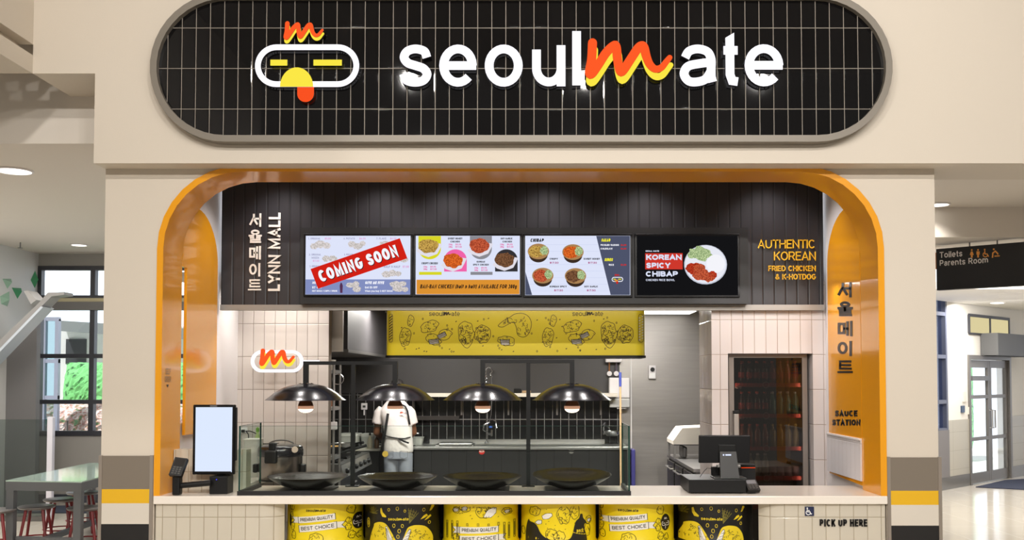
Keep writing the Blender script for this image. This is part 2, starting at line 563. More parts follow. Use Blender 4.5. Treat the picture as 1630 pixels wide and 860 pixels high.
_S = spl([(.95, .74), (.84, .93), (.5, 1), (.18, .93), (.05, .75), (.2, .58), (.5, .5), (.82, .41), (.96, .24), (.82, .06), (.5, 0), (.16, .06), (.03, .26)])
_s = [(x, y * .72) for x, y in _S]
GL = {
    'A': (.74, [[(0, 0), (.5, 1), (1, 0)], [(.2, .3), (.8, .3)]]),
    'B': (.66, [[(0, 0), (0, 1), (.6, 1)] + arc(.6, .765, .34, .235, 90, -90) + [(0, .53)], [(.6, .53)] + arc(.64, .265, .36, .265, 90, -90) + [(0, 0)]]),
    'C': (.72, [arc(.5, .5, .5, .5, 42, 318)]),
    'D': (.72, [[(0, 0), (0, 1), (.42, 1)] + arc(.42, .5, .58, .5, 90, -90) + [(0, 0)]]),
    'E': (.58, [[(1, 1), (0, 1), (0, 0), (1, 0)], [(0, .52), (.9, .52)]]),
    'F': (.55, [[(1, 1), (0, 1), (0, 0)], [(0, .5), (.88, .5)]]),
    'G': (.75, [arc(.5, .5, .5, .5, 45, 345) + [(1, .46), (.58, .46)]]),
    'H': (.7, [[(0, 0), (0, 1)], [(1, 0), (1, 1)], [(0, .52), (1, .52)]]),
    'I': (0, [[(.5, 0), (.5, 1)]]),
    'J': (.5, [[(1, 1), (1, .3)] + arc(.5, .3, .5, .3, 0, -180)]),
    'K': (.68, [[(0, 0), (0, 1)], [(.97, 1), (.05, .42)], [(.34, .62), (1, 0)]]),
    'L': (.54, [[(0, 1), (0, 0), (1, 0)]]),
    'M': (.85, [[(0, 0), (0, 1), (.5, .12), (1, 1), (1, 0)]]),
    'N': (.72, [[(0, 0), (0, 1), (1, 0), (1, 1)]]),
    'O': (.78, [['c'] + arc(.5, .5, .5, .5, 0, 360)]),
    'P': (.64, [[(0, 0), (0, 1), (.6, 1)] + arc(.6, .73, .4, .27, 90, -90) + [(0, .46)]]),
    'Q': (.78, [['c'] + arc(.5, .5, .5, .5, 0, 360), [(.6, .25), (1, 0)]]),
    'R': (.68, [[(0, 0), (0, 1), (.6, 1)] + arc(.6, .735, .37, .265, 90, -90) + [(0, .47)], [(.52, .47), (1, 0)]]),
    'S': (.66, [_S]),
    'T': (.64, [[(0, 1), (1, 1)], [(.5, 1), (.5, 0)]]),
    'U': (.7, [[(0, 1), (0, .32)] + arc(.5, .32, .5, .32, 180, 360) + [(1, 1)]]),
    'V': (.7, [[(0, 1), (.5, 0), (1, 1)]]),
    'W': (1.0, [[(0, 1), (.25, 0), (.5, .95), (.75, 0), (1, 1)]]),
    'X': (.68, [[(0, 0), (1, 1)], [(0, 1), (1, 0)]]),
    'Y': (.68, [[(0, 1), (.5, .45), (1, 1)], [(.5, .45), (.5, 0)]]),
    'Z': (.64, [[(0, 1), (1, 1), (0, 0), (1, 0)]]),
    '0': (.56, [['c'] + arc(.5, .5, .5, .5, 0, 360)]),
    '1': (.34, [[(.1, .75), (.7, 1), (.7, 0)]]),
    '2': (.56, [arc(.5, .72, .48, .28, 165, -35) + [(0, 0), (1, 0)]]),
    '3': (.56, [arc(.48, .75, .44, .25, 160, -90), arc(.48, .25, .5, .27, 90, -160)]),
    '4': (.6, [[(1, .26), (0, .26), (.72, 1), (.72, 0)]]),
    '5': (.56, [[(.92, 1), (.15, 1), (.08, .5)] + arc(.46, .32, .52, .32, 130, -155)]),
    '6': (.56, [['c'] + arc(.5, .3, .5, .3, 0, 360), spl([(.85, .97), (.3, .75), (.02, .3)])]),
    '7': (.54, [[(0, 1), (1, 1), (.35, 0)]]),
    '8': (.56, [['c'] + arc(.5, .76, .44, .24, 0, 360), ['c'] + arc(.5, .27, .5, .27, 0, 360)]),
    '9': (.56, [['c'] + arc(.5, .7, .5, .3, 0, 360), spl([(.98, .7), (.7, .25), (.15, .03)])]),
    '$': (.6, [[(x, .08 + y * .84) for x, y in _S], [(.5, -.08), (.5, 1.08)]]),
    '&': (.74, [spl([(1, 0), (.35, .65), (.25, .85), (.45, 1), (.65, .85), (.5, .65), (.1, .4), (0, .2), (.3, 0), (.65, .08), (.95, .42)])]),
    '.': (0, [[(.5, 0), (.5, .02)]]),
    '-': (.32, [[(0, .42), (1, .42)]]),
    '+': (.5, [[(0, .45), (1, .45)], [(.5, .2), (.5, .7)]]),
    '/': (.34, [[(0, 0), (1, 1)]]),
    '(': (.22, [spl([(1, 1.08), (.2, .8), (0, .45), (.2, .1), (1, -.18)])]),
    ')': (.22, [spl([(0, 1.08), (.8, .8), (1, .45), (.8, .1), (0, -.18)])]),
    'a': (.56, [spl([(.06, .53), (.2, .67), (.5, .72), (.82, .66), (.95, .5), (.95, .3)]) + [(.95, .12), (1.0, 0)], spl([(.95, .43), (.55, .4), (.16, .34), (.02, .18), (.16, .03), (.42, 0), (.75, .06), (.95, .24)])]),
    'b': (.6, [[(0, 0), (0, 1)], ['c'] + arc(.5, .36, .5, .36, 0, 360)]),
    'e': (.6, [[(.04, .36), (.98, .36)], [(1, .36)] + arc(.5, .36, .5, .36, 4, 318)]),
    'f': (.36, [spl([(1, 1), (.65, .98), (.42, .8), (.42, .6)]) + [(.42, 0)], [(0, .68), (.95, .68)]]),
    'g': (.6, [['c'] + arc(.5, .38, .5, .34, 0, 360), [(1, .72), (1, 0)] + arc(.5, 0, .5, .26, 0, -150)]),
    'h': (.58, [[(0, 0), (0, 1)], [(0, .42)] + arc(.5, .42, .5, .3, 170, 0) + [(1, 0)]]),
    'i': (0, [[(.5, 0), (.5, .7)], [(.5, .96), (.5, .98)]]),
    'c': (.54, [arc(.5, .36, .5, .36, 42, 318)]),
    'k': (.52, [[(0, 0), (0, 1)], [(.95, .72), (.05, .3)], [(.35, .46), (1, 0)]]),
    'l': (0, [[(.5, 0), (.5, 1)]]),
    'm': (.92, [[(0, 0), (0, .72)], [(0, .44)] + arc(.25, .44, .25, .28, 170, 0) + [(.5, 0)], [(.5, .44)] + arc(.75, .44, .25, .28, 170, 0) + [(1, 0)]]),
    'n': (.58, [[(0, 0), (0, .72)], [(0, .42)] + arc(.5, .42, .5, .3, 170, 0) + [(1, 0)]]),
    'o': (.62, [['c'] + arc(.5, .36, .5, .36, 0, 360)]),
    'p': (.6, [[(0, -.28), (0, .72)], ['c'] + arc(.5, .36, .5, .36, 0, 360)]),
    'r': (.34, [[(0, 0), (0, .72)], [(0, .4), (.3, .66), (1, .7)]]),
    's': (.54, [_s]),
    't': (.34, [[(.45, .96), (.45, .16), (.6, .02), (1, 0)], [(0, .7), (1, .7)]]),
    'u': (.58, [[(0, .72), (0, .3)] + arc(.5, .3, .5, .3, 180, 350), [(1, .72), (1, 0)]]),
    'w': (.85, [[(0, .72), (.25, 0), (.5, .68), (.75, 0), (1, .72)]]),
    'y': (.58, [[(0, .72), (.52, .02)], [(1, .72), (.45, -.15), (.1, -.26)]]),
    '~': (1.45, []),
    '서': (1, [[(.33, .96), (.33, .72), (.02, .16)], [(.34, .6), (.62, .18)], [(.56, .62), (.88, .62)], [(.92, 1), (.92, 0)]]),
    '울': (1, [['c'] + arc(.5, .83, .3, .15, 0, 360), [(0, .54), (1, .54)], [(.5, .54), (.5, .38)], [(.1, .37), (.9, .37), (.9, .19), (.12, .19), (.12, 0), (.94, 0)]]),
    '메': (1, [['c', (.02, .16), (.02, .86), (.42, .86), (.42, .16)], [(.46, .5), (.68, .5)], [(.69, .97), (.69, .04)], [(.98, 1), (.98, 0)]]),
    '이': (1, [['c'] + arc(.3, .54, .29, .38, 0, 360), [(.94, 1), (.94, 0)]]),
    '트': (1, [[(.9, 1), (.12, 1), (.12, .33), (.92, .33)], [(.12, .66), (.88, .66)], [(0, 0), (1, 0)]]),
}


def text2d(s, x0, x1, y0, y1, wt=.16, shear=0., gap=.1, rot=0.):
    """quads of a line of lettering that fills the box; wt = stroke width over cap height.
    The mark '~' leaves room for the script letter and its box is returned."""
    H = y1 - y0
    w = wt * H
    g = gap * H
    nat, fix = 0., 0.
    for i, ch in enumerate(s):
        if ch == ' ': nat += .3 * H
        else:
            nat += max(GL[ch][0] * H - w, 0); fix += w
        if i < len(s) - 1: fix += g
    k = max((x1 - x0 - fix) / nat, .05) if nat > 0 else 1
    x = x0
    out, room = [], []
    for ch in s:
        if ch == ' ':
            x += .3 * H * k + g
            continue
        gw = max(GL[ch][0] * H - w, 0) * k
        if ch == '~': room.append((x, x + gw + w))
        for st in GL[ch][1]:
            cl = st[0] == 'c'
            pts = [(x + w / 2 + a * gw, y0 + w / 2 + b * (H - w)) for a, b in (st[1:] if cl else st)]
            if shear: pts = [(a + (b - y0) * shear, b) for a, b in pts]
            curved = len(pts) > 6 and not cl
            out += stroke(pts, w, cl, 'bt' if curved else 'sq')
        x += gw + w + g
    return out, room


SCRIPT = [(.087, 1), (.077, .47), (.052, .05), (.08, .0), (.158, .31), (.24, .67), (.32, .89), (.355, .87), (.37, .47), (.395, .12), (.43, .09), (.52, .47), (.60, .81), (.645, .905), (.672, .84), (.695, .58), (.733, .31), (.794, .15), (.865, .19), (.925, .39), (.962, .52)]


def script_m(x0, x1, y0, y1, wt=.22):
    """brush letter m: (front strokes, lower strokes) in the box"""
    W_, H = x1 - x0, y1 - y0
    w = wt * H
    sp_ = spl(SCRIPT, k=5)
    a = [(x0 + u * W_, y0 + (.245 + v * .655) * H) for u, v in sp_]
    b = [(u + .012 * W_, v - .155 * H) for u, v in a]
    n = len(a)
    ws = [w * (1.0 - .42 * max(0, (i / n - .72) / .28)) for i in range(n)]
    return stroke(a, w, cap='rd', ws=ws), stroke(b, w, cap='rd', ws=ws)


def front(y):
    """a map that lays photo-plane metres on the plane at depth y, facing the hall"""
    return lambda u, v, h: Vector((u, y - h, v))


def sign_text(s, px0, px1, py0, py1, y, m, parent, wt=.16, h=.012, side=.012, shear=0., name='lettering', gap=.1, mb=None):
    a, b = P(px0, py1, y), P(px1, py0, y)
    q, room = text2d(s, a.x, b.x, a.z, b.z, wt, shear, gap)
    t = mb or MB()
    t.polys(q, front(y), h, side)
    if mb is None: return t.build(name, m, parent, fix=False)
    return room


def quad2(px0, px1, py0, py1, y):
    a, b = P(px0, py1, y), P(px1, py0, y)
    return [(a.x, a.z), (b.x, a.z), (b.x, b.z), (a.x, b.z)]


def pts2(pts, y):
    return [(P(a, b, y).x, P(a, b, y).z) for a, b in pts]


def fill2(pts):
    return [[pts[i] for i in t] for t in tessellate_polygon([[Vector((u, v, 0)) for u, v in pts]])]


def blob2(cx, cy, rx, ry, rng, n=22, amt=.12):
    ps = [(1 + rng.uniform(-amt, amt)) for _ in range(n)]
    return spl([(cx + rx * ps[i] * cos(2 * pi * i / n), cy + ry * ps[i] * sin(2 * pi * i / n)) for i in range(n)], True, 3)
# ------------------------------------------------------------------ common materials
CREAM = mat('cream_paint', (211, 201, 187), .6, bump=(220, .08))
CEIL = mat('ceiling_paint', (222, 214, 204), .7)
WHITE = mat('white_paint', (226, 222, 222), .5)
ORANGE = mat('orange_gloss', (233, 158, 18), .22, coat=.6)
BLACKM = mat('black_matt', (22, 21, 22), .5)
BLACKG = mat('black_gloss', (14, 13, 15), .25, spec=.3)
BLACKP = mat('black_plastic', (17, 17, 18), .42, spec=.35)
STEEL = mat('brushed_steel', (176, 174, 172), .34, metal=.9, brushed=(1, 1, 40), noise=(9, .08))
STEELD = mat('dull_steel', (120, 118, 116), .4, metal=.8)
CHROME = mat('chrome', (210, 210, 212), .12, metal=1)
ALU = mat('grey_aluminium', (150, 146, 140), .42, metal=.45)
STONE = mat('white_stone', (236, 228, 218), .18, coat=.3, noise=(60, .02))
WTILE = tile('cream_tile', (203, 195, 180), (150, 136, 110), .0985, .30, .0035, off=(.012, -.117), rough=.16, var=.03)
WTILE2 = tile('white_tile', (212, 204, 202), (140, 118, 96), .0985, .30, .0035, off=(.02, .176), rough=.16, var=.03)
WTILE3 = tile('white_tile_side', (214, 206, 204), (140, 118, 96), .0985, .30, .0035, ax='yz', off=(.02, .176), rough=.14, var=.03, tilt=.05)
WTILE4 = tile('grey_white_tile', (196, 188, 182), (112, 98, 84), .0985, .30, .0035, off=(-1.87, .17), rough=.2, var=.04)
BTILE = tile('black_glazed_tile', (13, 12, 13), (146, 138, 128), .0985, .2865, .0045, off=(.0, .215), rough=.03, spec=.3, var=.3, bump=.3)
KTILE = tile('black_kitchen_tile', (24, 23, 24), (150, 147, 145), .1045, .3135, .005, off=(.03, -.01), rough=.2, var=.2, bump=.5)
BOARD = tile('black_boards', (37, 35, 39), (7, 7, 7), .0965, 9., .006, off=(.03, -3), rough=.42, var=.06, bump=.8)
BENCHB = tile('bench_boards', (32, 31, 31), (14, 13, 13), .215, 9., .006, off=(.03, -3), rough=.4, var=.05, bump=.5)
FLOORT = tile('floor_tile', (206, 198, 184), (176, 168, 154), .6, .6, .004, ax='xy', rough=.12, var=.02, bump=.15)
KFLOOR = mat('kitchen_floor', (110, 104, 98), .5)
GUARD = glass('guard_glass', (246, 250, 248), .012)
GEDGE = mat('glass_edge', (28, 62, 54), .1, coat=.5)

# ------------------------------------------------------------------ room shell
xl, xr = X(163, 0, 602), X(1492, 0, 602)
XA, XB = X(258, 0), X(1399, 0)                 # the arch's inside faces
zc = Z(790, -.02)                              # counter top
struct('floor', MB().prism([(-14, -9), (14, -9), (14, 15.4), (13.6, 15.4), (4.91, 7.05), (-14, 7.05)], lambda u, v, d: (u, v, d), -.1, 0), FLOORT)

YB = -.187
zb, zs = P(600, 260, YB).z, P(100, 117, YB).z
xb0, xb1, xb2 = P(52, 117, YB).x, P(150, 200, YB).x, 6.5
b = MB()
b.prism([(xb1, zb), (xb2, zb), (xb2, 5.4), (xb0, 5.4), (xb0, zs), (xb1, zs)], lambda u, v, d: (u, d, v), YB, .38)
struct('wall_bulkhead', b, CREAM)
b = MB()
zg0, zg1 = Z(88, YB), Z(71, YB)
b.box(-9, xb0, -6.0, YB, zs, zg0)                                     # side bulkhead coming towards the hall
b.box(-9, xb0, -6.0, YB, zg1, 5.6)
b.box(-9, xb0 - .09, -6.0, YB, zg0, zg1)
struct('wall_bulkhead_side', b, CREAM)
struct('ceiling_sun_block', MB().box(-16, 16, -12, -.19, 7.6, 7.7), CEIL)  # unseen hall ceiling, added to keep the sun off the stall front
struct('roof', MB().box(-16, 16, -.19, .5, 5.4, 5.5), CEIL)
zcl = 3.56
struct('wall_downstand', MB().box(-12, xb1 - .02, .38, .60, zcl, 5.4), CEIL)
struct('ceiling_left', MB().box(-12, xb1, .60, 7.3, zcl, zcl + .1), CEIL)
struct('ceiling_right', MB().box(2.95, 14, .38, 9.0, zcl, zcl + .1), CEIL)

# front wall with the arched opening, and its striped pier feet
aw = X(1409, 0) - XB                            # width of the arch's front edge
A0, A1, zt = XA - aw, XB + aw, Z(264, 0)
R = .60


def arch_outline(inset, z0):
    x0, x1, z1, r = A0 + inset, A1 - inset, zt - inset, R - inset
    return ([(x0, z0)] + arc(x0 + r, z1 - r, r, r, 180, 90, 14) + arc(x1 - r, z1 - r, r, r, 90, 0, 14) + [(x1, z0)])


b = MB()
ztop = 3.6
ol = arch_outline(0, 0.0)
b.prism([(xl, 0), (xl, ztop), (xr, ztop), (xr, 0)][:1] + [(xl, ztop), (xr, ztop), (xr, 0)] + ol[::-1], lambda u, v, d: (u, d, v), 0, .36)
fw = b.build('wall_front', CREAM, smooth=30)
fw['kind'] = 'structure'
for (pa, pb, dy, side) in ((163, 244, 0, 'left'), (1412, 1493, 2.5, 'right')):
    for nm, y0, y1, col in (('grey_band', 726, 779, (122, 112, 100)), ('yellow_band', 779, 801.5, (226, 176, 24)), ('white_band', 801.5, 834.5, (214, 206, 194)), ('black_band', 834.5, 1010, (24, 22, 22))):
        za, zb_ = Z(y0 + dy, -.006), max(Z(y1 + dy, -.006), .01)
        o = MB().box(X(pa, 0) + .012, X(pb, 0) - .012, -.008, 0, zb_, za).build(nm, mat(nm, col, .45, bump=(400, .15)), fw)
    for xx in (X(pa, 0), X(pb, 0)):
        MB().box(xx - .012, xx + .012, -.012, .004, 0.01, Z(725 + dy, 0)).build('corner_guard', mat('corner_guard', (150, 140, 130), .4, metal=.3), fw)

# booth shell behind the arch
xs0, xs1 = -2.70, 2.50                          # side walls
yf = 1.33                                       # menu fascia
struct('ceiling_booth', MB().box(xl + .05, xr - .05, .385, 1.9, 3.70, 3.78), CEIL)
b = MB().box(xs0 - .03, xs0, .62, 1.93, 0, 3.70)
b.box(xs0 - .03, xs0, .40, .62, 0, 1.43)
struct('wall_left', b, WHITE)
struct('wall_right', MB().box(xs1, xs1 + .05, .42, 2.2, 0, 3.70), WHITE)
yl = 1.91
xle = X(523, yl)
struct('wall_left_tiled', MB().box(xs0, xle, yl, yl + .12, 0, 2.61), WTILE4)
yr = 1.38
b = MB()
xp0, xn0, xn1 = X(1133, yr), X(1159, yr), X(1294, yr)
znh = Z(563, yr)
b.box(xp0, xn0, yr, 2.0, 0, 2.61)
b.box(xn1, xs1 + .02, yr, 2.0, 0, 2.61)
b.box(xn0, xn1, yr, 2.0, znh, 2.61)
o = b.build('wall_right_tiled', [WTILE2, WTILE3])
for p in o.data.polygons:
    if abs(p.normal.x) > .8: p.material_index = 1
o['kind'] = 'structure'
struct('wall_niche', MB().box(xn0, xn1, 2.02, 2.06, 0, znh + .1), BLACKM)
# kitchen
yk = 5.6
struct('floor_kitchen', MB().box(-3.0, 3.0, .7, yk, 0.0, .012), KFLOOR)
zk = Z(697, yk)
zsh = Z(626, yk)
xks = X(986, yk)
struct('wall_back_tiled', MB().box(-3.1, xks, yk, yk + .1, 0, zsh), KTILE)
struct('wall_back_panel', MB().box(-3.1, xks, yk + .005, yk + .1, zsh, 2.9), mat('dark_grey_panel', (62, 60, 61), .45))
SW = mat('steel_wall', (166, 162, 158), .42, metal=.8, brushed=(1, 1, 14), noise=(2.2, .10), bump=(1.2, .06))
o = struct('wall_back_steel', MB().box(xks, 3.0, yk - .01, yk + .1, 0, 2.9), SW)
MB().box(X(1004.5, yk) - .006, X(1004.5, yk) + .006, yk - .016, yk - .01, 0, 2.85).build('joint_strip', mat('white_plastic', (232, 230, 228), .4), o)
struct('wall_kitchen_left', MB().box(-3.1, -3.0, 2.03, yk, 0, 2.9), mat('kitchen_side', (120, 116, 112), .5))
struct('wall_kitchen_right', MB().box(3.0, 3.1, 2.0, yk, 0, 2.9), SW)
struct('ceiling_kitchen', MB().box(-3.1, 3.1, 1.5, yk + .1, 2.62, 2.70), CEIL)
t = thing('ceiling_light', 'bright rectangular light panel in the kitchen ceiling above the steel wall', 'ceiling light', (1.65, 5.1, 2.58))
MB().box(1.28, 2.0, 4.82, 5.42, 2.592, 2.62).build('frame', WHITE, t)
MB().box(1.31, 1.97, 4.85, 5.39, 2.584, 2.594).build('diffuser', emit('light_panel', (255, 252, 245), 3.0), t)

# ------------------------------------------------------------------ the orange arch and its side panels
b = MB()
oi, oo = arch_outline(aw, zc), arch_outline(0, zc)
n = len(oo)
vs = [(u, -.012, v) for u, v in oo] + [(u, -.012, v) for u, v in oi] + [(u, .37, v) for u, v in oi] + [(u, .37, v) for u, v in oo]
fs = []
for k in range(3):
    fs += [(i + k * n, i + 1 + k * n, i + 1 + (k + 1) * n, i + (k + 1) * n) for i in range(n - 1)]
fs += [(i + 3 * n, i + 1 + 3 * n, i + 1, i) for i in range(n - 1)]
fs += [(k, n + k, 2 * n + k, 3 * n + k) for k in (0, n - 1)]
b.add(vs, fs)
t = thing('arch_surround', 'glossy orange arched lining standing on the white counter around the opening', 'arch', (0, .18, zc))
b.build('lining', ORANGE, t, smooth=35)


def side_map(xw, sgn):
    """lays (y, z) on a side panel's inside face; sgn = direction the face looks"""
    return lambda u, v, h: Vector((xw + sgn * h, u, v))


def on_side(px, py, xw):
    """where the line of sight through a photo point meets the side panel's plane"""
    u, v = (px - PX) / F, (PY - py) / F
    k = xw / u
    return (-D + (cos(T) - v * sin(T)) * k, CZ + (sin(T) + v * cos(T)) * k)


INK = mat('black_letters', (20, 18, 18), .35)
mb = MB()
fm = side_map(XA, 1)
a_, b_ = on_side(263, 590, XA), on_side(273, 586, XA)
for s, x0, x1, y0, y1 in (('SELF', 263, 271.5, 587, 596), ('ORDER', 261.8, 272, 599.5, 608.5)):
    ya, yb_ = on_side(x0, y0, XA)[0], on_side(x1, y0, XA)[0]
    za, zb_ = on_side((x0 + x1) / 2, y1, XA)[1], on_side((x0 + x1) / 2, y0, XA)[1]
    q, _ = text2d(s, ya, yb_, za, zb_, .09)
    mb.polys(q, fm, .002)
ya, yb_ = on_side(264.5, 615, XA)[0], on_side(268.5, 615, XA)[0]
za, zb_ = on_side(266, 617.5, XA)[1], on_side(266, 612.5, XA)[1]
mb.polys([[(ya, zb_), (yb_, zb_), ((ya + yb_) / 2, za)]], fm, .002)
mb.build('lettering', INK, t, fix=False)

# side panels: upright boards with one large rounded corner at the top
yfin = 1.2
zr = 2.72


def fin(side):
    s = -1 if side == 'left' else 1
    xw = XA if s < 0 else XB
    zb0 = 1.34 if s < 0 else zc + .03
    y0 = .475 if s < 0 else .38
    pts = [(y0, zb0), (yfin, zb0 if s < 0 else zb0 + .015), (yfin, zr)]
    pts += [(yfin - .5 + .5 * cos(radians(a)), zr + .40 * sin(radians(a))) for a in range(8, 91, 8)]
    if s < 0: pts += [(.375, zr + .40), (.375, 2.62), (y0, 2.62)]
    else: pts += [(.38, zr + .40)]
    t = thing('side_panel', ('orange upright panel with rounded top, left of the counter behind the order screen' if s < 0 else 'orange upright panel with black lettering, right of the counter beside the fridge'), 'panel', (xw, .8, zb0))
    MB().prism(pts, lambda u, v, d: (xw - s * d, u, v), 0, -.022).build('board', ORANGE, t)
    return t, xw


tl, _ = fin('left')
tr, xw = fin('right')
fm = side_map(XB, -1)


def side_text(s, x0, x1, y0, y1, wt, mb, h=.012):
    ya, yb_ = on_side(x0, y0, XB)[0], on_side(x1, y0, XB)[0]
    za, zb_ = on_side((x0 + x1) / 2, y1, XB)[1], on_side((x0 + x1) / 2, y0, XB)[1]
    W_, H_ = (x1 - x0), (y1 - y0)
    q, _ = text2d(s, x0, x1, -y1, -y0, wt)
    out = []
    for p in q:                                # photo points -> the panel's own plane
        out.append([on_side(a, -bb, XB) for a, bb in p])
    mb.polys(out, fm, .003, .003)


mb = MB()
for ch, y0, y1 in (('서', 449.5, 473.5), ('울', 479.5, 503.5), ('메', 511, 535.5), ('이', 543, 567), ('트', 574, 594)):
    side_text(ch, 1333.5, 1357.5, y0, y1, .155, mb)
mb.build('lettering', INK, tr, fix=False)
mb = MB()
side_text('SAUCE', 1329.5, 1365, 653.5, 663, .24, mb)
side_text('STATION', 1325, 1370, 668, 677.5, .24, mb)
mb.build('lettering', INK, tr, fix=False)
# white tiled inset of the sauce station
cor = [on_side(*p, XB) for p in ((1318.5, 691.5), (1372, 701), (1372, 765.5), (1318.5, 750))]
y0, y1 = cor[0][0], cor[1][0]
z0, z1 = (cor[2][1] + cor[3][1]) / 2, (cor[0][1] + cor[1][1]) / 2
ST = tile('sauce_tile', (226, 224, 228), (176, 170, 170), .0985, .30, .003, ax='yz', off=(.02, z0 - .02), rough=.15, var=.02)
b = MB().box(XB - .012, XB, y1, y0, z0, z1)
ins = b.build('tiled_inset', ST, tr)
b = MB().box(XB - .022, XB, y1, y0, z1, z1 + .012)
b.build('top_trim', WHITE, ins)

# ------------------------------------------------------------------ counter
xc0, xc1 = A0 + .002, A1 - .002
b = MB()
b.rbox(xc0, xc1, -.025, .66, zc - .058, zc, .006)
b.rbox(xs0 + .01, X(404, .9), .655, yl - .005, zc - .04, zc - .0005, .004)
b.build('countertop', STONE)['label'] = 'white stone countertop running under the arch and the glass guard'
ct = bpy.data.objects['countertop']
tag(ct, None, 'countertop')
# tiled counter fronts each side of the drum bay, rounded into the bay
for (x0, x1, rs, lab, nm) in ((xc0 + .01, X(415, .0), 1, 'cream tiled counter front left of the printed drums', 'left'), (X(1245, .0), xc1 - .01, -1, 'cream tiled counter front below PICK UP HERE, right of the drums', 'right')):
    r = .18
    if rs > 0: pts = [(x0, .6), (x0, 0)] + arc(x1, r, r, r, -90, -30, 20) + [(x1 + .04, .22), (x1 + .04, .6)]
    else: pts = [(x1, .6), (x1, 0)] + arc(x0, r, r, r, -90, -150, 20) + [(x0 - .04, .22), (x0 - .04, .6)]
    b = MB().prism(pts, lambda u, v, d: (u, v + .005, d), .0, zc - .058)
    o = b.build('tiled_counter', WTILE, smooth=40)
    tag(o, lab, 'counter')
    if nm == 'right':
        cf = o
struct('wall_drum_bay', MB().box(X(454, 0), X(1203, 0), .64, .68, 0, zc - .05), BLACKM)
sign_text('PICK UP HERE', 1304.5, 1380, 826.8, 838.4, .003, INK, cf, .22, .006, .006)
pl = MB().box(X(1279, 0), X(1293.3, 0), -.003, .004, Z(821.5, 0), Z(807, 0)).build('access_plaque', mat('navy', (28, 36, 72), .4), cf)
mb = MB()
fm = front(-.0005)
wm = lambda pts, w, closed=False: mb.polys(stroke(pts2(pts, 0), w, closed), fm, .003)
wm([(1284.8, 810.8), (1285, 815), (1289, 815), (1290.5, 818.5), (1291.6, 818.2)], .0062)
wm([(1285, 812.8), (1288, 812.8)], .005)
mb.polys(stroke(pts2([(1286.4 + 3.4 * cos(radians(a)), 816.2 - 3.4 * sin(radians(a))) for a in range(120, 331, 15)], 0), .0055), fm, .003)
mb.polys(fill2(pts2([(1284.8 + 1.2 * cos(q * .6283), 809.2 + 1.2 * sin(q * .6283)) for q in range(10)], 0)), fm, .003)
mb.build('wheelchair_symbol', mat('white_print', (236, 236, 236), .5), pl, fix=False)

g0_ = X(381, .03, 780)
# low tiled upstand behind the order screen
x0, x1 = XA + .003, g0_ - .014
o = MB().box(x0, x1, .24, .36, zc, Z(716, .24)).build('counter_upstand', WTILE)
tag(o, 'low cream tiled upstand on the counter behind the order screen', 'upstand')

# ------------------------------------------------------------------ menu fascia
fz0, fz1 = Z(485.5, yf), 3.70
fx0, fx1 = X(352, yf, 440), X(1311, yf, 440)
t = thing('menu_fascia', 'black boarded fascia above the counter carrying the menu screens', 'fascia', (0, yf, fz0))
MB().box(fx0, fx1, yf, yf + .045, fz0, fz1 - .005).build('boards', BOARD, t)
MB().box(fx0, fx1, yf - .02, yf + .045, Z(494, yf - .02), fz0).build('bottom_trim', ALU, t)
WL = mat('white_letters', (228, 222, 214), .4)
YL = mat('yellow_letters', (240, 186, 40), .4)
mb = MB()
for ch, x0, x1, y0, y1 in (('서', 397, 417.5, 340, 361.5), ('울', 396, 417, 365.5, 387), ('메', 396.7, 416, 392, 413.5), ('이', 396.7, 415.5, 419, 440.5), ('트', 395, 416, 445, 462.5)):
    sign_text(ch, x0, x1, y0, y1, yf, None, None, .135, .008, .008, mb=mb)
mb.build('lettering', WL, t, fix=False)
# LYNN MALL reads upwards
a, c = P(427, 463.5, yf), P(447, 339, yf)
q, _ = text2d('LYNN MALL', 0, c.z - a.z, 0, c.x - a.x, .19)
MB().polys(q, lambda u, v, h: Vector((c.x - v, yf - h, a.z + u)), .008, .008).build('lettering', WL, t, fix=False)
mb = MB()
for s, x0, x1, y0, y1, w in (('AUTHENTIC', 1206, 1297, 382, 395.7, .115), ('KOREAN', 1231.5, 1298, 401, 414.8, .115), ('FRIED CHICKEN', 1222.5, 1298, 423.3, 432, .16), ('& K-HOTDOG', 1234, 1298, 436.5, 445.3, .16)):
    sign_text(s, x0, x1, y0, y1, yf, None, None, w, .014, .014, mb=mb)
mb.build('lettering', YL, t, fix=False)

# ------------------------------------------------------------------ the big oval sign
ys = YB - .075
t = thing('oval_sign', 'long oval sign of black tiles with lit white lettering above the stall', 'sign', (0, YB, 3.4))


def stadium(px0, px1, py0, py1, y, inset=0., n=20):
    a, c = P(px0, py1, y), P(px1, py0, y)
    x0, x1, z0, z1 = a.x + inset, c.x - inset, a.z + inset, c.z - inset
    r = (z1 - z0) / 2
    return arc(x0 + r, z0 + r, r, r, 270, 90, n)[:] + arc(x1 - r, z0 + r, r, r, 90, -90, n)


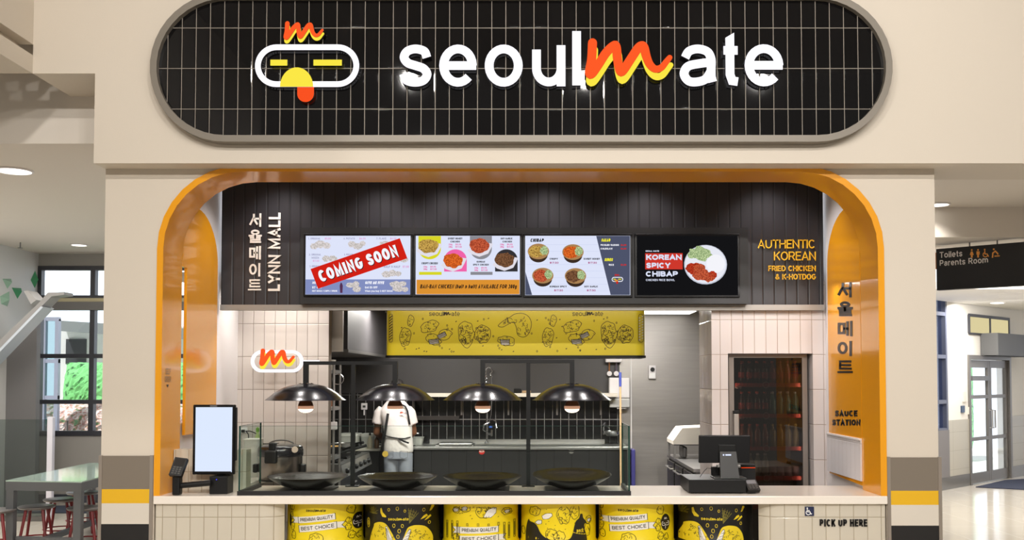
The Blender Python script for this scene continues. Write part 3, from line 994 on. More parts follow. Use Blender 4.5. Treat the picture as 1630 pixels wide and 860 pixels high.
PXO = (236.5, 1419.5, -13, 225.5)
MB().prism(stadium(*PXO, YB - .10, .046), lambda u, v, d: (u, d, v), YB, ys + .02).build('tile_panel', BTILE, t)
so, si = stadium(*PXO, YB - .10), stadium(*PXO, YB - .10, .046)
n = len(so)
b = MB()
vs = [(u, YB, v) for u, v in so] + [(u, YB - .10, v) for u, v in so] + [(u, YB - .10, v) for u, v in si] + [(u, YB, v) for u, v in si]
b.add(vs, [(i + k * n, (i + 1) % n + k * n, (i + 1) % n + ((k + 1) % 4) * n, i + ((k + 1) % 4) * n) for k in range(4) for i in range(n)])
b.build('rim', mat('rim_paint', (124, 117, 107), .45, metal=.2), t, smooth=40)
LITW = emit('lit_white', (250, 248, 255), 1.25)
LITO = emit('lit_orange', (255, 92, 40), 1.0)
LITY = emit('lit_yellow', (252, 232, 70), 1.0)
RET = mat('letter_return', (30, 28, 32), .5)
yt = ys + .02
fm = front(yt)


def lit(name, q, m, parent, h=.05, deep=.03):
    b = MB()
    for p in q:
        k = len(p)
        top = [fm(u, v, h) for u, v in p] + [fm(u, v, h - deep) for u, v in p]
        b.add(top, [tuple(range(k))], 0)
        b.add(top, [(i, i + k, (i + 1) % k + k, (i + 1) % k) for i in range(k)], 1)
    return b.build(name, [m, RET], parent, fix=False)


yq = yt - .05
for ch, x0, x1, y0, y1 in (('s', 634, 688.5, 71, 138), ('e', 699, 759, 71, 138), ('o', 771.5, 832, 71, 138), ('u', 847, 900, 72, 137.5), ('l', 911, 924.7, 49.5, 136), ('a', 1081, 1141, 71, 137.5), ('t', 1145, 1181, 52, 137), ('e', 1185.5, 1246.5, 70.5, 137.5)):
    a, c = P(x0, y1, yq), P(x1, y0, yq)
    w = .0610
    H = c.z - a.z
    W_ = c.x - a.x
    q = []
    for st in GL[ch][1]:
        cl = st[0] == 'c'
        k = 1 if ch in 'lt' else .72
        pts = [(a.x + w / 2 + u * (W_ - w), a.z + w / 2 + v / k * (H - w)) for u, v in (st[1:] if cl else st)]
        if ch == 'l': pts = [((a.x + c.x) / 2, a.z + w / 2), ((a.x + c.x) / 2, c.z - w / 2)]
        if ch == 't': pts = [(u, min(v, a.z + .74 * H)) if abs(v - (a.z + w / 2 + .7 * (H - w))) < .02 else (u, v) for u, v in pts]
        if ch == 't' and len(pts) > 3:
            tx, tz = pts[0][0], c.z
            pts = [(tx, tz - .036)] + pts[1:]
            q.append([(tx - w / 2, tz - .036), (tx + w / 2, tz - .036), (tx + w / 2, tz)])
        q += stroke(pts, w, cl, 'bt' if (len(pts) > 6 and not cl) or ch == 't' else 'sq')
    lit('letter', q, LITW, t)
a, c = P(931, 136, yq), P(1071, 61, yq)
qa, qb = script_m(a.x, c.x, a.z, c.z, .19)
sm = lit('script_letter', qa, LITO, t, .056)
lit('script_shadow', qb, LITY, sm, .052)
# emblem
st_o = stadium(405.5, 572, 70.7, 138.6, yq)
w = .040
st_c = stadium(405.5, 572, 70.7, 138.6, yq, w / 2)
em = lit('emblem_ring', stroke(st_c, w, True), LITW, t)
for x0, x1 in ((430.3, 457.4), (498.9, 544.2)):
    lit('eye_bar', [quad2(x0, x1, 95, 104.5, yq)], LITY, em)
cx, cz = P(472.2, 138.4, yq).x, P(472.2, 138.4, yq).z
rx, rz = P(498.6, 138, yq).x - cx, P(472, 107.5, yq).z - cz
lit('nose', [arc(cx, cz, rx, rz, 0, 180, 16)], LITY, em, .054)
a, c = P(473, 162.5, yq), P(499.8, 138.4, yq)
r = (c.x - a.x) / 2
lit('tongue', [[(a.x, c.z)] + arc(a.x + r, a.z + r, r, r, 180, 360, 12) + [(c.x, c.z)]], emit('lit_red', (250, 82, 34), 1.0), em)
a, c = P(452, 68.5, yq), P(516, 34.5, yq)
qa, qb = script_m(a.x, c.x, a.z, c.z, .21)
sm = lit('hair_script', qa, LITO, em, .058)
lit('hair_shadow', qb, LITY, em, .053)
# ------------------------------------------------------------------ menu screens
yh = 1.22
hx0, hx1 = X(478, yh, 420), X(1191, yh, 420)
o = MB().box(hx0, hx1, yh, yf - .001, fz0 + .001, Z(362.5, yh)).build('screen_housing', BLACKM)
tag(o, 'long black housing that carries the four menu screens on the fascia', 'screen housing')
RED = emit('screen_red', (214, 34, 22), .95)
SWH = emit('screen_white', (246, 247, 255), 1.0)
SBK = emit('screen_ink', (24, 22, 26), 1.0)
SPK = emit('screen_pink', (226, 108, 168), 1.0)
SPALE = emit('screen_pale', (222, 228, 250), 1.0)
SLAV = emit('screen_lavender', (134, 146, 196), .95)
SYEL = emit('screen_yellow', (216, 214, 40), 1.0)
SGREY = emit('screen_grey', (138, 138, 146), 1.0)
SMAG = emit('screen_magenta', (240, 100, 170), 1.0)
SORG = emit('screen_orange', (220, 146, 50), 1.0)
SSLATE = emit('screen_slate', (82, 88, 112), .9)
SGHOST = emit('screen_ghost', (158, 158, 190), 1.0)
SGHOSTP = emit('screen_ghost_pink', (222, 166, 214), 1.0)
FOODP = emit('food_pale', (222, 214, 214), 1.0, (95, (164, 160, 150)))
FOODG = emit('food_gold', (206, 168, 84), 1.0, (90, (110, 78, 30)))
FOODO = emit('food_orange', (228, 110, 40), 1.0, (90, (146, 44, 14)))
FOODR = emit('food_red', (206, 96, 62), 1.0, (90, (116, 34, 20)))
FOODB = emit('food_brown', (128, 88, 60), 1.0, (90, (56, 34, 22)))
SALAD = emit('salad_green', (196, 214, 160), 1.0, (110, (58, 104, 50)))
BOWL = emit('bowl_dark', (66, 50, 40), .8)
RICE = emit('rice_white', (244, 244, 250), 1.0)
yd = yh - .022
fS = front(yd)


def flat(name, q, m, parent, lay):
    return MB().polys(q, fS, .0012 * lay).build(name, m, parent, fix=False)


def stext(name, rows, m, parent, lay=4):
    b = MB()
    for (s, x0, x1, y0, y1, w, sh) in rows:
        a, c = P(x0, y1, yd), P(x1, y0, yd)
        q, _ = text2d(s, a.x, c.x, a.z, c.z, w, sh)
        b.polys(q, fS, .0012 * lay)
    return b.build(name, m, parent, fix=False)


def screen(label, px, m_bg):
    x0, x1, y0, y1 = px
    a, c = P(x0, y1, yd), P(x1, y0, yd)
    t = thing('menu_screen', label, 'screen', ((a.x + c.x) / 2, yd, a.z), 'menu screens in a row on the fascia')
    MB().rbox(a.x - .018, c.x + .018, yd + .002, yh, a.z - .018, c.z + .018, .004).build('bezel', BLACKG, t)
    d = MB().box(a.x, c.x, yd, yd + .004, a.z, c.z).build('display', m_bg, t)
    return t, d


rng = random.Random(3)


def food(parent, cx, cy, rx, ry, m, lay=3, amt=.1, nm='dish_picture'):
    a, c = P(cx - rx, cy + ry, yd), P(cx + rx, cy - ry, yd)
    return flat(nm, fill2(blob2((a.x + c.x) / 2, (a.z + c.z) / 2, (c.x - a.x) / 2, (c.z - a.z) / 2, rng, 20, amt)), m, parent, lay)


def ell(parent, cx, cy, rx, ry, m, lay, nm='dish_picture', a0=0, a1=360):
    a, c = P(cx, cy, yd), P(cx + rx, cy - ry, yd)
    return flat(nm, fill2(arc(a.x, a.z, c.x - a.x, c.z - a.z, a0, a1, 14)[:(-1 if a1 - a0 == 360 else None)]), m, parent, lay)


# first: faded menu under a red banner
t, d = screen('menu screen with a red COMING SOON banner across a faded menu', (486, 653.5, 375.5, 469), SPALE)
flat('lower_panel', [quad2(486.2, 653.3, 445, 468.8, yd)], SLAV, d, 1)
stext('lettering', [('1. ORIGINAL', 491, 510, 378.5, 381.5, .2, 0), ('4. POTATO', 547, 565, 378.5, 381.5, .2, 0), ('7. FLAKE', 599, 615, 378.5, 381.5, .2, 0), ('2. ORIGINAL', 492, 511, 404, 407, .2, 0),
                    ('MOZZA', 496, 508, 409, 412, .2, 0), ('3. ORIGINAL', 493, 509, 422.5, 425.5, .2, 0), ('5. POTATO', 548, 562, 404, 407, .2, 0), ('HALF N HALF', 611, 637, 423, 426.5, .22, 0)], SGHOST, d, 2)
stext('price', [('$5.80', 517, 527, 378.5, 381.5, .2, 0), ('$6.00', 572, 582, 378.5, 381.5, .2, 0), ('$6.00', 621, 631, 378.5, 381.5, .2, 0), ('$7.00', 498, 508, 414, 417, .2, 0), ('$7.00', 641, 651, 423, 426.5, .22, 0)], SGHOSTP, d, 2)
for cx, cy, rx, ry in ((500, 392, 6, 5), (510, 389, 8, 6), (520, 391, 6, 5), (560, 389, 6, 5), (569, 392, 8, 5), (577, 388, 5, 4), (613, 388, 9, 4), (519, 412, 6, 5), (530, 412, 7, 5), (616, 437, 8, 5), (625, 435, 6, 5), (634, 436, 5, 4), (643, 414, 7, 4), (558, 454, 7, 4), (567, 452, 5, 4), (568, 460, 7, 5), (630, 453, 10, 5), (641, 452, 6, 4), (634, 460, 9, 5), (645, 461, 5, 4)):
    food(d, cx, cy, rx, ry, FOODP, 2)
a = [(541.5, 466.5), (540.8, 455), (542.2, 450.5), (544.2, 450.5), (545.8, 455), (545.2, 466.5)]
flat('drink_picture', fill2(pts2(a, yd)), emit('drink_dark', (86, 52, 84), 1), d, 2)
stext('lettering', [('MEAL DEAL', 497, 520, 448, 452, .26, .2), ('$7 OFF', 497, 513, 456, 459.5, .24, 0), ('HOT DOGS / CHIPS / DRINK', 497, 537, 462, 464.8, .2, 0), ('GIVE ME FIVE', 581, 611, 448, 452.5, .28, .2), ('Get $5 OFF', 581, 601, 456, 459.5, .22, 0), ('When you buy 5 HOT DOGS', 581, 625, 462, 465, .2, 0)], SWH, d, 3)
bq = pts2([(494.5, 428.5), (636.5, 379.5), (648.5, 411.5), (506.5, 460)], yd)
bn = flat('red_banner', [bq], RED, d, 4)
A_, B_, C_ = Vector(bq[3]), Vector(bq[2]), Vector(bq[0])
eu, ev = B_ - A_, C_ - A_


def banner_text(dx, dz, m, lay, name):
    q, _ = text2d('COMING SOON', .085, .93, .0, 1, .0001)
    L_, H_ = eu.length, ev.length
    q, _ = text2d('COMING SOON', L_ * .055, L_ * .93, H_ * .24, H_ * .80, .235)
    uu, vv = eu.normalized(), ev.normalized()
    mp = lambda u, v, h: fS((A_ + uu * u + vv * v).x + dx, (A_ + uu * u + vv * v).y + dz, h)
    return MB().polys(q, mp, .0012 * lay).build(name, m, bn, fix=False)


banner_text(.006, -.005, SBK, 5, 'letter_shadow')
banner_text(0, 0, SWH, 6, 'lettering')

# second: fried chicken
t, d = screen('menu screen showing four fried chicken dishes above an orange strip', (661.5, 827.5, 375.5, 469), SPALE)
flat('orange_strip', [quad2(663, 827, 445.5, 468.6, yd)], SORG, d, 1)
stext('lettering', [('BAN-BAN CHICKEN (half n half) AVAILABLE FOR 300g', 668.5, 822, 453, 459.5, .19, .2)], SBK, d, 2)
for x0, x1, m_, below in ((666, 702, SYEL, 0), (748, 783, SGREY, 0)):
    flat('colour_block', [quad2(x0, x1, 375.8, 396, yd)], m_, d, 1)
    ell(d, (x0 + x1) / 2, 396, (x1 - x0) / 2, 17, m_, 1, 'colour_block', 180, 360)
    flat('colour_block', [quad2(x0 + 1, x1 + 1, 433, 437.8, yd)], m_, d, 1)
for x0, x1, m_ in ((707, 743, SMAG), (788, 824, emit('screen_charcoal', (52, 50, 54), 1))):
    flat('colour_block', [quad2(x0, x1, 414, 432.5, yd)], m_, d, 1)
    ell(d, (x0 + x1) / 2, 414, (x1 - x0) / 2, 17, m_, 1, 'colour_block', 0, 180)
for cx, cy, m_ in ((682, 391.5, FOODG), (721, 414.5, FOODO), (763, 391, FOODR), (803, 413.5, FOODB)):
    flat('paper_tray', fill2(pts2([(cx - 19, cy + 8), (cx - 12, cy + 1), (cx + 14, cy - 4), (cx + 22, cy - 3), (cx + 19, cy + 4), (cx + 14, cy + 13), (cx, cy + 18), (cx - 12, cy + 14)], yd)), emit('tray_paper', (226, 222, 232), 1), d, 2)
    food(d, cx, cy + .5, 15.5, 11.5, m_, 3, .1)
stext('lettering', [('CRISPY CHICKEN', 671, 697, 417.8, 421, .26, 0), ('SWEET HONEY', 713, 736, 378.5, 381.5, .26, 0), ('CHICKEN', 717, 732, 383.5, 386.3, .26, 0), ('KOREAN', 759, 772, 415.5, 418.3, .26, 0), ('SPICY CHICKEN', 753, 778, 420.2, 423, .26, 0), ('SOY GARLIC', 797, 816, 378.5, 381.5, .26, 0), ('CHICKEN', 800, 815, 383.5, 386.3, .26, 0)], SBK, d, 3)
stext('price', [(s, x, x + w, y, y + 2.8, .22, 0) for s, x, w, y in (('150g', 674, 6, 423.5), ('$9.95', 685, 9, 423.5), ('300g', 674, 6, 427.3), ('$17.50', 685, 10, 427.3), ('150g', 714, 6, 388), ('$9.95', 725, 9, 388), ('300g', 714, 6, 391.8), ('$17.50', 725, 10, 391.8), ('150g', 755, 6, 425.2), ('$9.95', 766, 9, 425.2), ('300g', 755, 6, 429), ('$17.50', 766, 10, 429), ('150g', 796, 6, 388), ('$9.95', 807, 9, 388), ('300g', 796, 6, 391.8), ('$17.50', 807, 10, 391.8))], SPK, d, 3)

# third: rice bowls
t, d = screen('menu screen headed CHIBAP with four rice bowls and a slate side column', (836, 1003, 375.5, 470), SPALE)
flat('slate_column', [pts2([(949, 375.8), (1002.6, 375.8), (1002.6, 469.7), (972, 469.7)], yd)], SSLATE, d, 1)
flat('slate_corner', [pts2([(836.3, 433), (847, 469.7), (836.3, 469.7)], yd)], SSLATE, d, 1)
mb = MB()
for i in range(9):
    zz = 379 + i * 10.5
    mb.polys([quad2(838, 948 + 24 * (zz - 376) / 94, zz, zz + .5, yd)], fS, .0006)
mb.build('brick_lines', emit('brick_line', (204, 212, 240), 1), d, fix=False)
for cx, cy, m_ in ((857, 402, FOODG), (912, 403, FOODO), (864, 440.5, FOODR), (916, 441, FOODB)):
    ell(d, cx, cy + 3, 15, 13, BOWL, 1, 'bowl_picture')
    ell(d, cx, cy - 1.5, 17, 12.5, emit('bowl_rim', (170, 130, 84), 1), 2, 'bowl_picture')
    food(d, cx - 3, cy - 1, 12.5, 9.5, m_, 3, .08)
    food(d, cx + 9, cy - 3, 6.5, 7, SALAD, 4, .12)
stext('lettering', [('CHIBAP', 844, 865, 380, 385.5, .26, .2), ('CRISPY', 875, 888, 411, 413.8, .26, 0), ('SWEET HONEY', 929, 955, 411, 413.8, .26, 0), ('KOREAN SPICY', 875, 902, 455, 457.8, .26, 0), ('SOY GARLIC', 930, 952, 455, 457.8, .26, 0)], SBK, d, 3)
stext('price', [('$17.50', x, x + 14, y, y + 3, .22, 0) for x, y in ((875, 417), (936, 417), (882, 461), (934, 461))], emit('price_plum', (170, 60, 120), 1), d, 3)
stext('lettering', [('SALAD', 957, 971, 380, 384.8, .28, .2), ('SIDES', 962, 975, 411.3, 416, .28, .2)], emit('screen_bright_yellow', (246, 240, 40), 1), d, 3)
stext('lettering', [('PICKLED RADISH', 956, 985, 389, 391.6, .28, 0), ('COLESLAW', 956, 975, 394.8, 397.4, .28, 0), ('RICE', 969, 977, 420.5, 423.2, .28, 0)], SWH, d, 3)
stext('price', [('$4.00', 988, 997, 389, 391.6, .28, 0), ('$4.00', 988, 997, 394.8, 397.4, .28, 0), ('$3.50', 988, 997, 420.5, 423.2, .28, 0)], RED, d, 3)
st_c = stadium(973.5, 992, 441, 449, yd, .004)
em = flat('emblem_ring', stroke(st_c, .006, True), SWH, d, 3)
flat('eye_bar', [quad2(976, 980, 444, 445.3, yd), quad2(984, 989, 444, 445.3, yd)], emit('screen_bright_yellow', (246, 240, 40), 1), d, 3)
ell(d, 981, 448.5, 3, 3.4, SORG, 4, 'nose', 0, 180)
ell(d, 982.3, 450, 1.6, 2.2, RED, 4, 'tongue')
a, c = P(978.5, 440.5, yd), P(986.5, 436.5, yd)
flat('script_mark', script_m(a.x, c.x, a.z, c.z, .24)[0], RED, d, 4)

# fourth: black slide
t, d = screen('black menu screen showing a KOREAN SPICY CHIBAP rice plate', (1014, 1174, 375.5, 470), emit('screen_black', (20, 20, 22), 1))
flat('red_box', [quad2(1027, 1086.5, 403.2, 429, yd)], emit('slide_red', (206, 56, 44), 1), d, 1)
stext('lettering', [('KOREAN', 1028.5, 1085, 405.5, 414, .27, 0), ('SPICY', 1028.5, 1067, 418.5, 427, .27, 0), ('CHIBAP', 1028, 1079, 432, 440.5, .27, 0), ('CHICKEN RICE BOWL', 1028, 1074, 444.3, 447.6, .2, 0), ('SEOUL MATE', 1027.5, 1049, 398.8, 401, .3, 0)], emit('slide_white', (220, 226, 246), 1), d, 2)
ell(d, 1123, 421.5, 34, 31.5, emit('plate_edge', (196, 200, 214), 1), 1, 'plate_picture')
ell(d, 1123, 421, 32.5, 30, emit('plate_white', (232, 234, 244), 1), 2, 'plate_picture')
ell(d, 1139, 420, 14.5, 14.5, RICE, 4, 'rice_picture')
food(d, 1116, 404, 19, 11, SALAD, 3, .2, 'salad_picture')
for q in ((1104, 428, 12, 9), (1115, 436, 13, 10), (1127, 441, 11, 8), (1113, 427, 9, 8), (1134, 438, 7, 6)):
    food(d, q[0], q[1], q[2], q[3], FOODR if q[0] % 2 else emit('food_glazed', (196, 62, 36), 1, (90, (104, 22, 12))), 5, .14, 'chicken_picture')

# ------------------------------------------------------------------ printed drums under the counter
DY = emit and mat('drum_yellow', (232, 206, 20), .34, noise=(3, .03))
DB = mat('drum_black', (20, 19, 18), .36)
INKD = mat('print_black', (26, 23, 16), .45)
PYEL = mat('print_yellow', (226, 200, 34), .45)
PWHT = mat('print_white', (226, 222, 214), .5)
PGRN = mat('print_olive', (120, 112, 40), .5)
DR, dyc = .284, .345
Hd = zc - .058 - .004


def drum(pxc, label, black=False):
    k = (7 + dyc - DR) * .0045 / 7
    cx = X(pxc, dyc, 830)
    t = thing('printed_drum', label, 'drum', (cx, dyc, 0), 'six printed drums under the counter')
    prof = [(DR - .03, 0), (DR - .004, 0), (DR, .006), (DR, .02), (DR - .006, .03)]
    for zz in (.30, .56):
        prof += [(DR - .006, zz - .03), (DR + .004, zz - .012), (DR + .004, zz + .012), (DR - .006, zz + .03)]
    prof += [(DR - .006, Hd - .03), (DR, Hd - .018), (DR, Hd - .004), (DR - .006, Hd), (DR - .02, Hd), (DR - .022, Hd - .012), (0.01, Hd - .012)]
    body = MB().lathe(prof, (cx, dyc, 0), 56).build('body', DB if black else DY, t, smooth=40)

    def mp(u, v, h):
        s = max(-.99, min(.99, u / DR))
        a = math.asin(s)
        r = DR - .006 + h + .0012
        zz = v
        for c in (.30, .56):
            r += .010 * max(0, 1 - abs(zz - c) / .03)
        return Vector((cx + r * sin(a), dyc - r * cos(a), zz))

    def loc(pts):                                        # photo points -> metres on the drum's face
        out = []
        for a, b_ in pts:
            p = P(a, b_, dyc - DR * .8)
            out.append((p.x - cx, p.z))
        return out
    return t, mp, loc


def strips(poly, step=.02):
    """triangles of an outline cut into narrow upright strips so they follow the drum"""
    out = []
    for tr in fill2(poly):
        x0 = min(p[0] for p in tr); x1 = max(p[0] for p in tr)
        k0, k1 = math.floor(x0 / step), math.ceil(x1 / step)
        for k in range(k0, k1):
            pg = [tuple(p) for p in tr]
            for lim, sgn in ((k * step, 1), ((k + 1) * step, -1)):
                q = []
                for i in range(len(pg)):
                    a, b_ = pg[i], pg[(i + 1) % len(pg)]
                    ia, ib = sgn * (a[0] - lim) >= 0, sgn * (b_[0] - lim) >= 0
                    if ia: q.append(a)
                    if ia != ib:
                        tt = (lim - a[0]) / (b_[0] - a[0])
                        q.append((lim, a[1] + (b_[1] - a[1]) * tt))
                pg = q
                if len(pg) < 3: break
            if len(pg) >= 3: out.append(pg)
    return out


def nugget(cx, cy, rx, ry, rng, w, squig=26):
    """line drawing of a craggy fried piece: outline and short curls"""
    ol = blob2(cx, cy, rx, ry, rng, 16, .12)
    q = stroke(ol, w, True)
    for _ in range(squig):
        a, r = rng.uniform(0, 6.28), rng.uniform(.1, .82) ** .7
        x, y = cx + rx * r * cos(a), cy + ry * r * sin(a)
        b_ = rng.uniform(0, 6.28)
        l = min(rx, ry) * rng.uniform(.12, .26)
        q += stroke([(x + l * cos(b_), y + l * sin(b_)), (x + .5 * l * cos(b_ + 1.6), y + .5 * l * sin(b_ + 1.6)), (x - l * cos(b_), y - l * sin(b_))], w * .8, cap='bt')
    return ol, q


def ribbon(t, mp, quads, s1, s2):
    """two white banners with black edges and hand lettering; quads in drum metres: [lower-left, lower-right, upper-right, upper-left]"""
    pb, wb = MB(), MB()
    for (A_, B_, C_, D_), s, tails in ((quads[0], s1, 'l'), (quads[1], s2, 'r')):
        A_, B_, C_, D_ = map(Vector, (A_, B_, C_, D_))
        for (e, f_, sg) in (((A_, D_, -1),) if tails == 'l' else ((B_, C_, 1),)):
            up = (f_ - e); ou = Vector((sg * .055, 0))
            tl_ = [e + up * .12 - ou * .3, e + up * .0 + ou, e + up * .45 + ou * .62, e + up * .95 + ou, f_ + up * -.02 - ou * .3]
            wb.polys(strips([tuple(p) for p in tl_]), mp, .0006)
            pb.polys(stroke([tuple(p) for p in tl_], .004, True), mp, .0009)
        wb.polys(strips([tuple(p) for p in (A_, B_, C_, D_)]), mp, .0012)
        pb.polys(stroke([tuple(p) for p in (A_, B_, C_, D_)], .0042, True), mp, .0016)
        L_ = (B_ - A_).length
        H_ = (D_ - A_).length
        q, _ = text2d(s, L_ * .06, L_ * .94, H_ * .24, H_ * .78, .17)
        uu, vv = (B_ - A_) / L_, (D_ - A_) / H_
        pb.polys([[tuple(A_ + uu * p[0] + vv * p[1]) for p in pg] for pg in q], mp, .0018)
    w = wb.build('ribbon', PWHT, t, fix=False)
    pb.build('lettering', INKD, w, fix=False)


def words(t, mp, loc, x0, x1, y0, y1, m, w=.16):
    (a, b_), (c, d_) = loc([(x0, y1), (x1, y0)])
    q, room = text2d('seoul~ate', a, c, b_, d_, w, gap=.14)
    mb = MB().polys(q, mp, .0012)
    for r0, r1 in room:
        q2, _ = script_m(r0, r1, b_ - .1 * (d_ - b_), b_ + .8 * (d_ - b_), .26)
        mb.polys(q2, mp, .0014)
    mb.build('lettering', m, t, fix=False)


def yellow_drum(pxc, label):
    t, mp, loc = drum(pxc, label)
    rng = random.Random(11)
    o = pxc - 518.5
    words(t, mp, loc, 489 + o, 521 + o, 809.3, 813.8, INKD, .17)
    L = lambda pts: loc([(a + o, b_) for a, b_ in pts])
    ribbon(t, mp, [L([(475.8, 833), (535.7, 826), (535, 816.5), (474.5, 823)]), L([(477, 847), (537.5, 840.5), (537, 830), (476, 836.5)])], 'PREMIUM QUALITY', 'BEST CHOICE')
    mb = MB()
    for cx, cy, rx, ry, n in ((557.5, 812, 6, 7, 7), (554, 829, 4, 4, 4), (554, 840, 4.5, 5, 5), (558, 853, 5, 6, 6), (568, 855, 4, 5, 4), (463, 808, 4.5, 5, 4), (464, 838, 4, 6, 6), (462, 822, 3, 6, 4), (466, 852, 4, 6, 5), (505, 858, 12, 10, 12)):
        a, c = L([(cx - rx, cy + ry), (cx + rx, cy - ry)])
        mb.polys(nugget((a[0] + c[0]) / 2, (a[1] + c[1]) / 2, (c[0] - a[0]) / 2, (c[1] - a[1]) / 2, rng, .0034, n)[1], mp, .0008)
    # round black seals with a small line face
    for cx, cy, rx, ry in ((566.5, 832, 8, 13.2), (459.2, 829, 2.4, 10)):
        a, c = L([(cx - rx, cy + ry), (cx + rx, cy - ry)])
        mb.polys(strips(arc((a[0] + c[0]) / 2, (a[1] + c[1]) / 2, (c[0] - a[0]) / 2, (c[1] - a[1]) / 2, 0, 345, 12)), mp, .0012)
    mb.build('printed_art', INKD, t, fix=False)
    mb = MB()
    for pts, cl in (([(561, 831), (572, 831), (573, 834), (572, 837), (567.5, 837), (566, 835.5), (564.5, 837), (561, 837), (560, 834)], True), ([(566.3, 838), (566.3, 842)], False), ([(562.5, 833.5), (565.5, 833.5)], False), ([(568, 833.5), (571, 833.5)], False), ([(564.5, 827), (565, 824.5), (566.5, 827), (567.5, 824.5), (569, 827)], False)):
        mb.polys(stroke(L(pts), .0036, cl), mp, .002)
    mb.build('seal_lines', PWHT, t, fix=False)


def black_drum(pxc, label):
    t, mp, loc = drum(pxc, label, True)
    rng = random.Random(5)
    o = pxc - 641.5
    L = lambda pts: loc([(a + o, b_) for a, b_ in pts])
    words(t, mp, loc, 619 + o, 652 + o, 822.8, 827.5, PYEL, .18)
    ye, ik, wh = MB(), MB(), MB()
    for poly in ([(586, 862), (590, 848), (594, 838), (595, 834), (602, 831), (610, 831), (616, 834), (622, 842), (628, 852), (634, 864)], [(640, 864), (645, 852), (650, 840), (656, 836.5), (664, 835.5), (676, 838), (684, 846), (688, 856), (688, 864)]):
        ps = spl(L(poly), False, 3)
        ye.polys(strips(ps), mp, .0008)
        x0, x1 = min(p[0] for p in ps), max(p[0] for p in ps)
        z1 = max(p[1] for p in ps)
        for _ in range(42):
            x, z = rng.uniform(x0 + .02, x1 - .02), z1 - rng.uniform(.012, .11)
            e = .5 - abs((x - (x0 + x1) / 2) / (x1 - x0))
            if z > z1 - .09 * (1 - e * 1.8): continue
            b_ = rng.uniform(0, 6.28)
            l = rng.uniform(.005, .010)
            ik.polys(stroke([(x + l * cos(b_), z + l * sin(b_)), (x + .6 * l * cos(b_ + 1.6), z + .6 * l * sin(b_ + 1.6)), (x - l * cos(b_), z - l * sin(b_))], .0028, cap='bt'), mp, .0014)
    for poly in ([(614.5, 838), (617, 836.5), (628, 862), (618, 862)], [(640, 862), (653, 841.5), (655.5, 842.5), (650, 862)]):
        ps = L(poly)
        wh.polys(strips(ps), mp, .0016)
        ik.polys(stroke(ps, .003, True), mp, .0022)
        for k in (.3, .55, .8):
            a = Vector(ps[0]).lerp(Vector(ps[1]), k) + Vector((0, -.012)); b_ = Vector(ps[3]).lerp(Vector(ps[2]), k)
            ik.polys(stroke([tuple(a), tuple(b_)], .0024), mp, .0022)
    # lemon wedge, peppers, seeds, rings
    ye.polys(strips(L([(605.5, 809), (608, 808), (610, 815), (616, 821), (615, 823), (609, 822), (606, 816)])), mp, .0008)
    for poly in ([(670, 827), (675, 821), (679, 819), (681, 822), (676, 825)], [(676, 829), (681, 823), (684.5, 820.5), (686, 823), (681, 827)], [(683, 815), (686, 806), (689, 804), (690, 808), (686, 814)]):
        ye.polys(strips(L(poly)), mp, .0008)
    ol = MB()
    for cx, cy, r in ((620, 810.5, 1.8), (634, 808.5, 2.2), (646, 812.5, 1.6), (675, 812, 2), (628.5, 835.5, 2.2), (642, 836, 2), (637, 844, 2.4), (635, 853, 2.2), (683, 833, 1.8)):
        c = L([(cx, cy)])[0]
        ol.polys(stroke([(c[0] + r * .0045 * cos(q), c[1] + r * .006 * sin(q)) for q in (0, .9, 1.8, 2.7, 3.6, 4.5, 5.4)], .003, True), mp, .001)
    c = L([(583.5, 834)])[0]
    for rr in (1, .45):
        ol.polys(stroke([(c[0] + rr * .011 * cos(q * .4), c[1] + rr * .034 * sin(q * .4)) for q in range(16)], .004, True), mp, .001)
    ol.build('seed_print', PYEL, t, fix=False)
    gr = MB()
    for (bx, by, tips) in ((653, 832, [(652, 808), (656, 809), (660, 811), (664, 813), (667, 816), (654, 812)]), (592, 818, [(586, 810), (590, 808), (594, 807), (598, 808), (602, 812), (600, 818), (586, 817)])):
        for tp in tips:
            gr.polys(stroke(L([(bx, by), tp]), .0032), mp, .001)
            for k in (.4, .6, .8):
                xx, yy = bx + (tp[0] - bx) * k, by + (tp[1] - by) * k
                gr.polys(stroke(L([(xx, yy), (xx + 2, yy - 1.6)]), .0024), mp, .001)
                gr.polys(stroke(L([(xx, yy), (xx - 1.2, yy - 2.2)]), .0024), mp, .001)
    gr.build('herb_print', PGRN, t, fix=False)
    ye.build('chicken_print', PYEL, t, fix=False)
    wh.build('meat_print', PWHT, t, fix=False)
    ik.build('printed_art', INKD, t, fix=False)


yellow_drum(518.5, 'yellow printed drum with tilted white ribbons, at the left end of the row')
black_drum(641.5, 'black printed drum with yellow chicken, between two yellow drums with white ribbons')
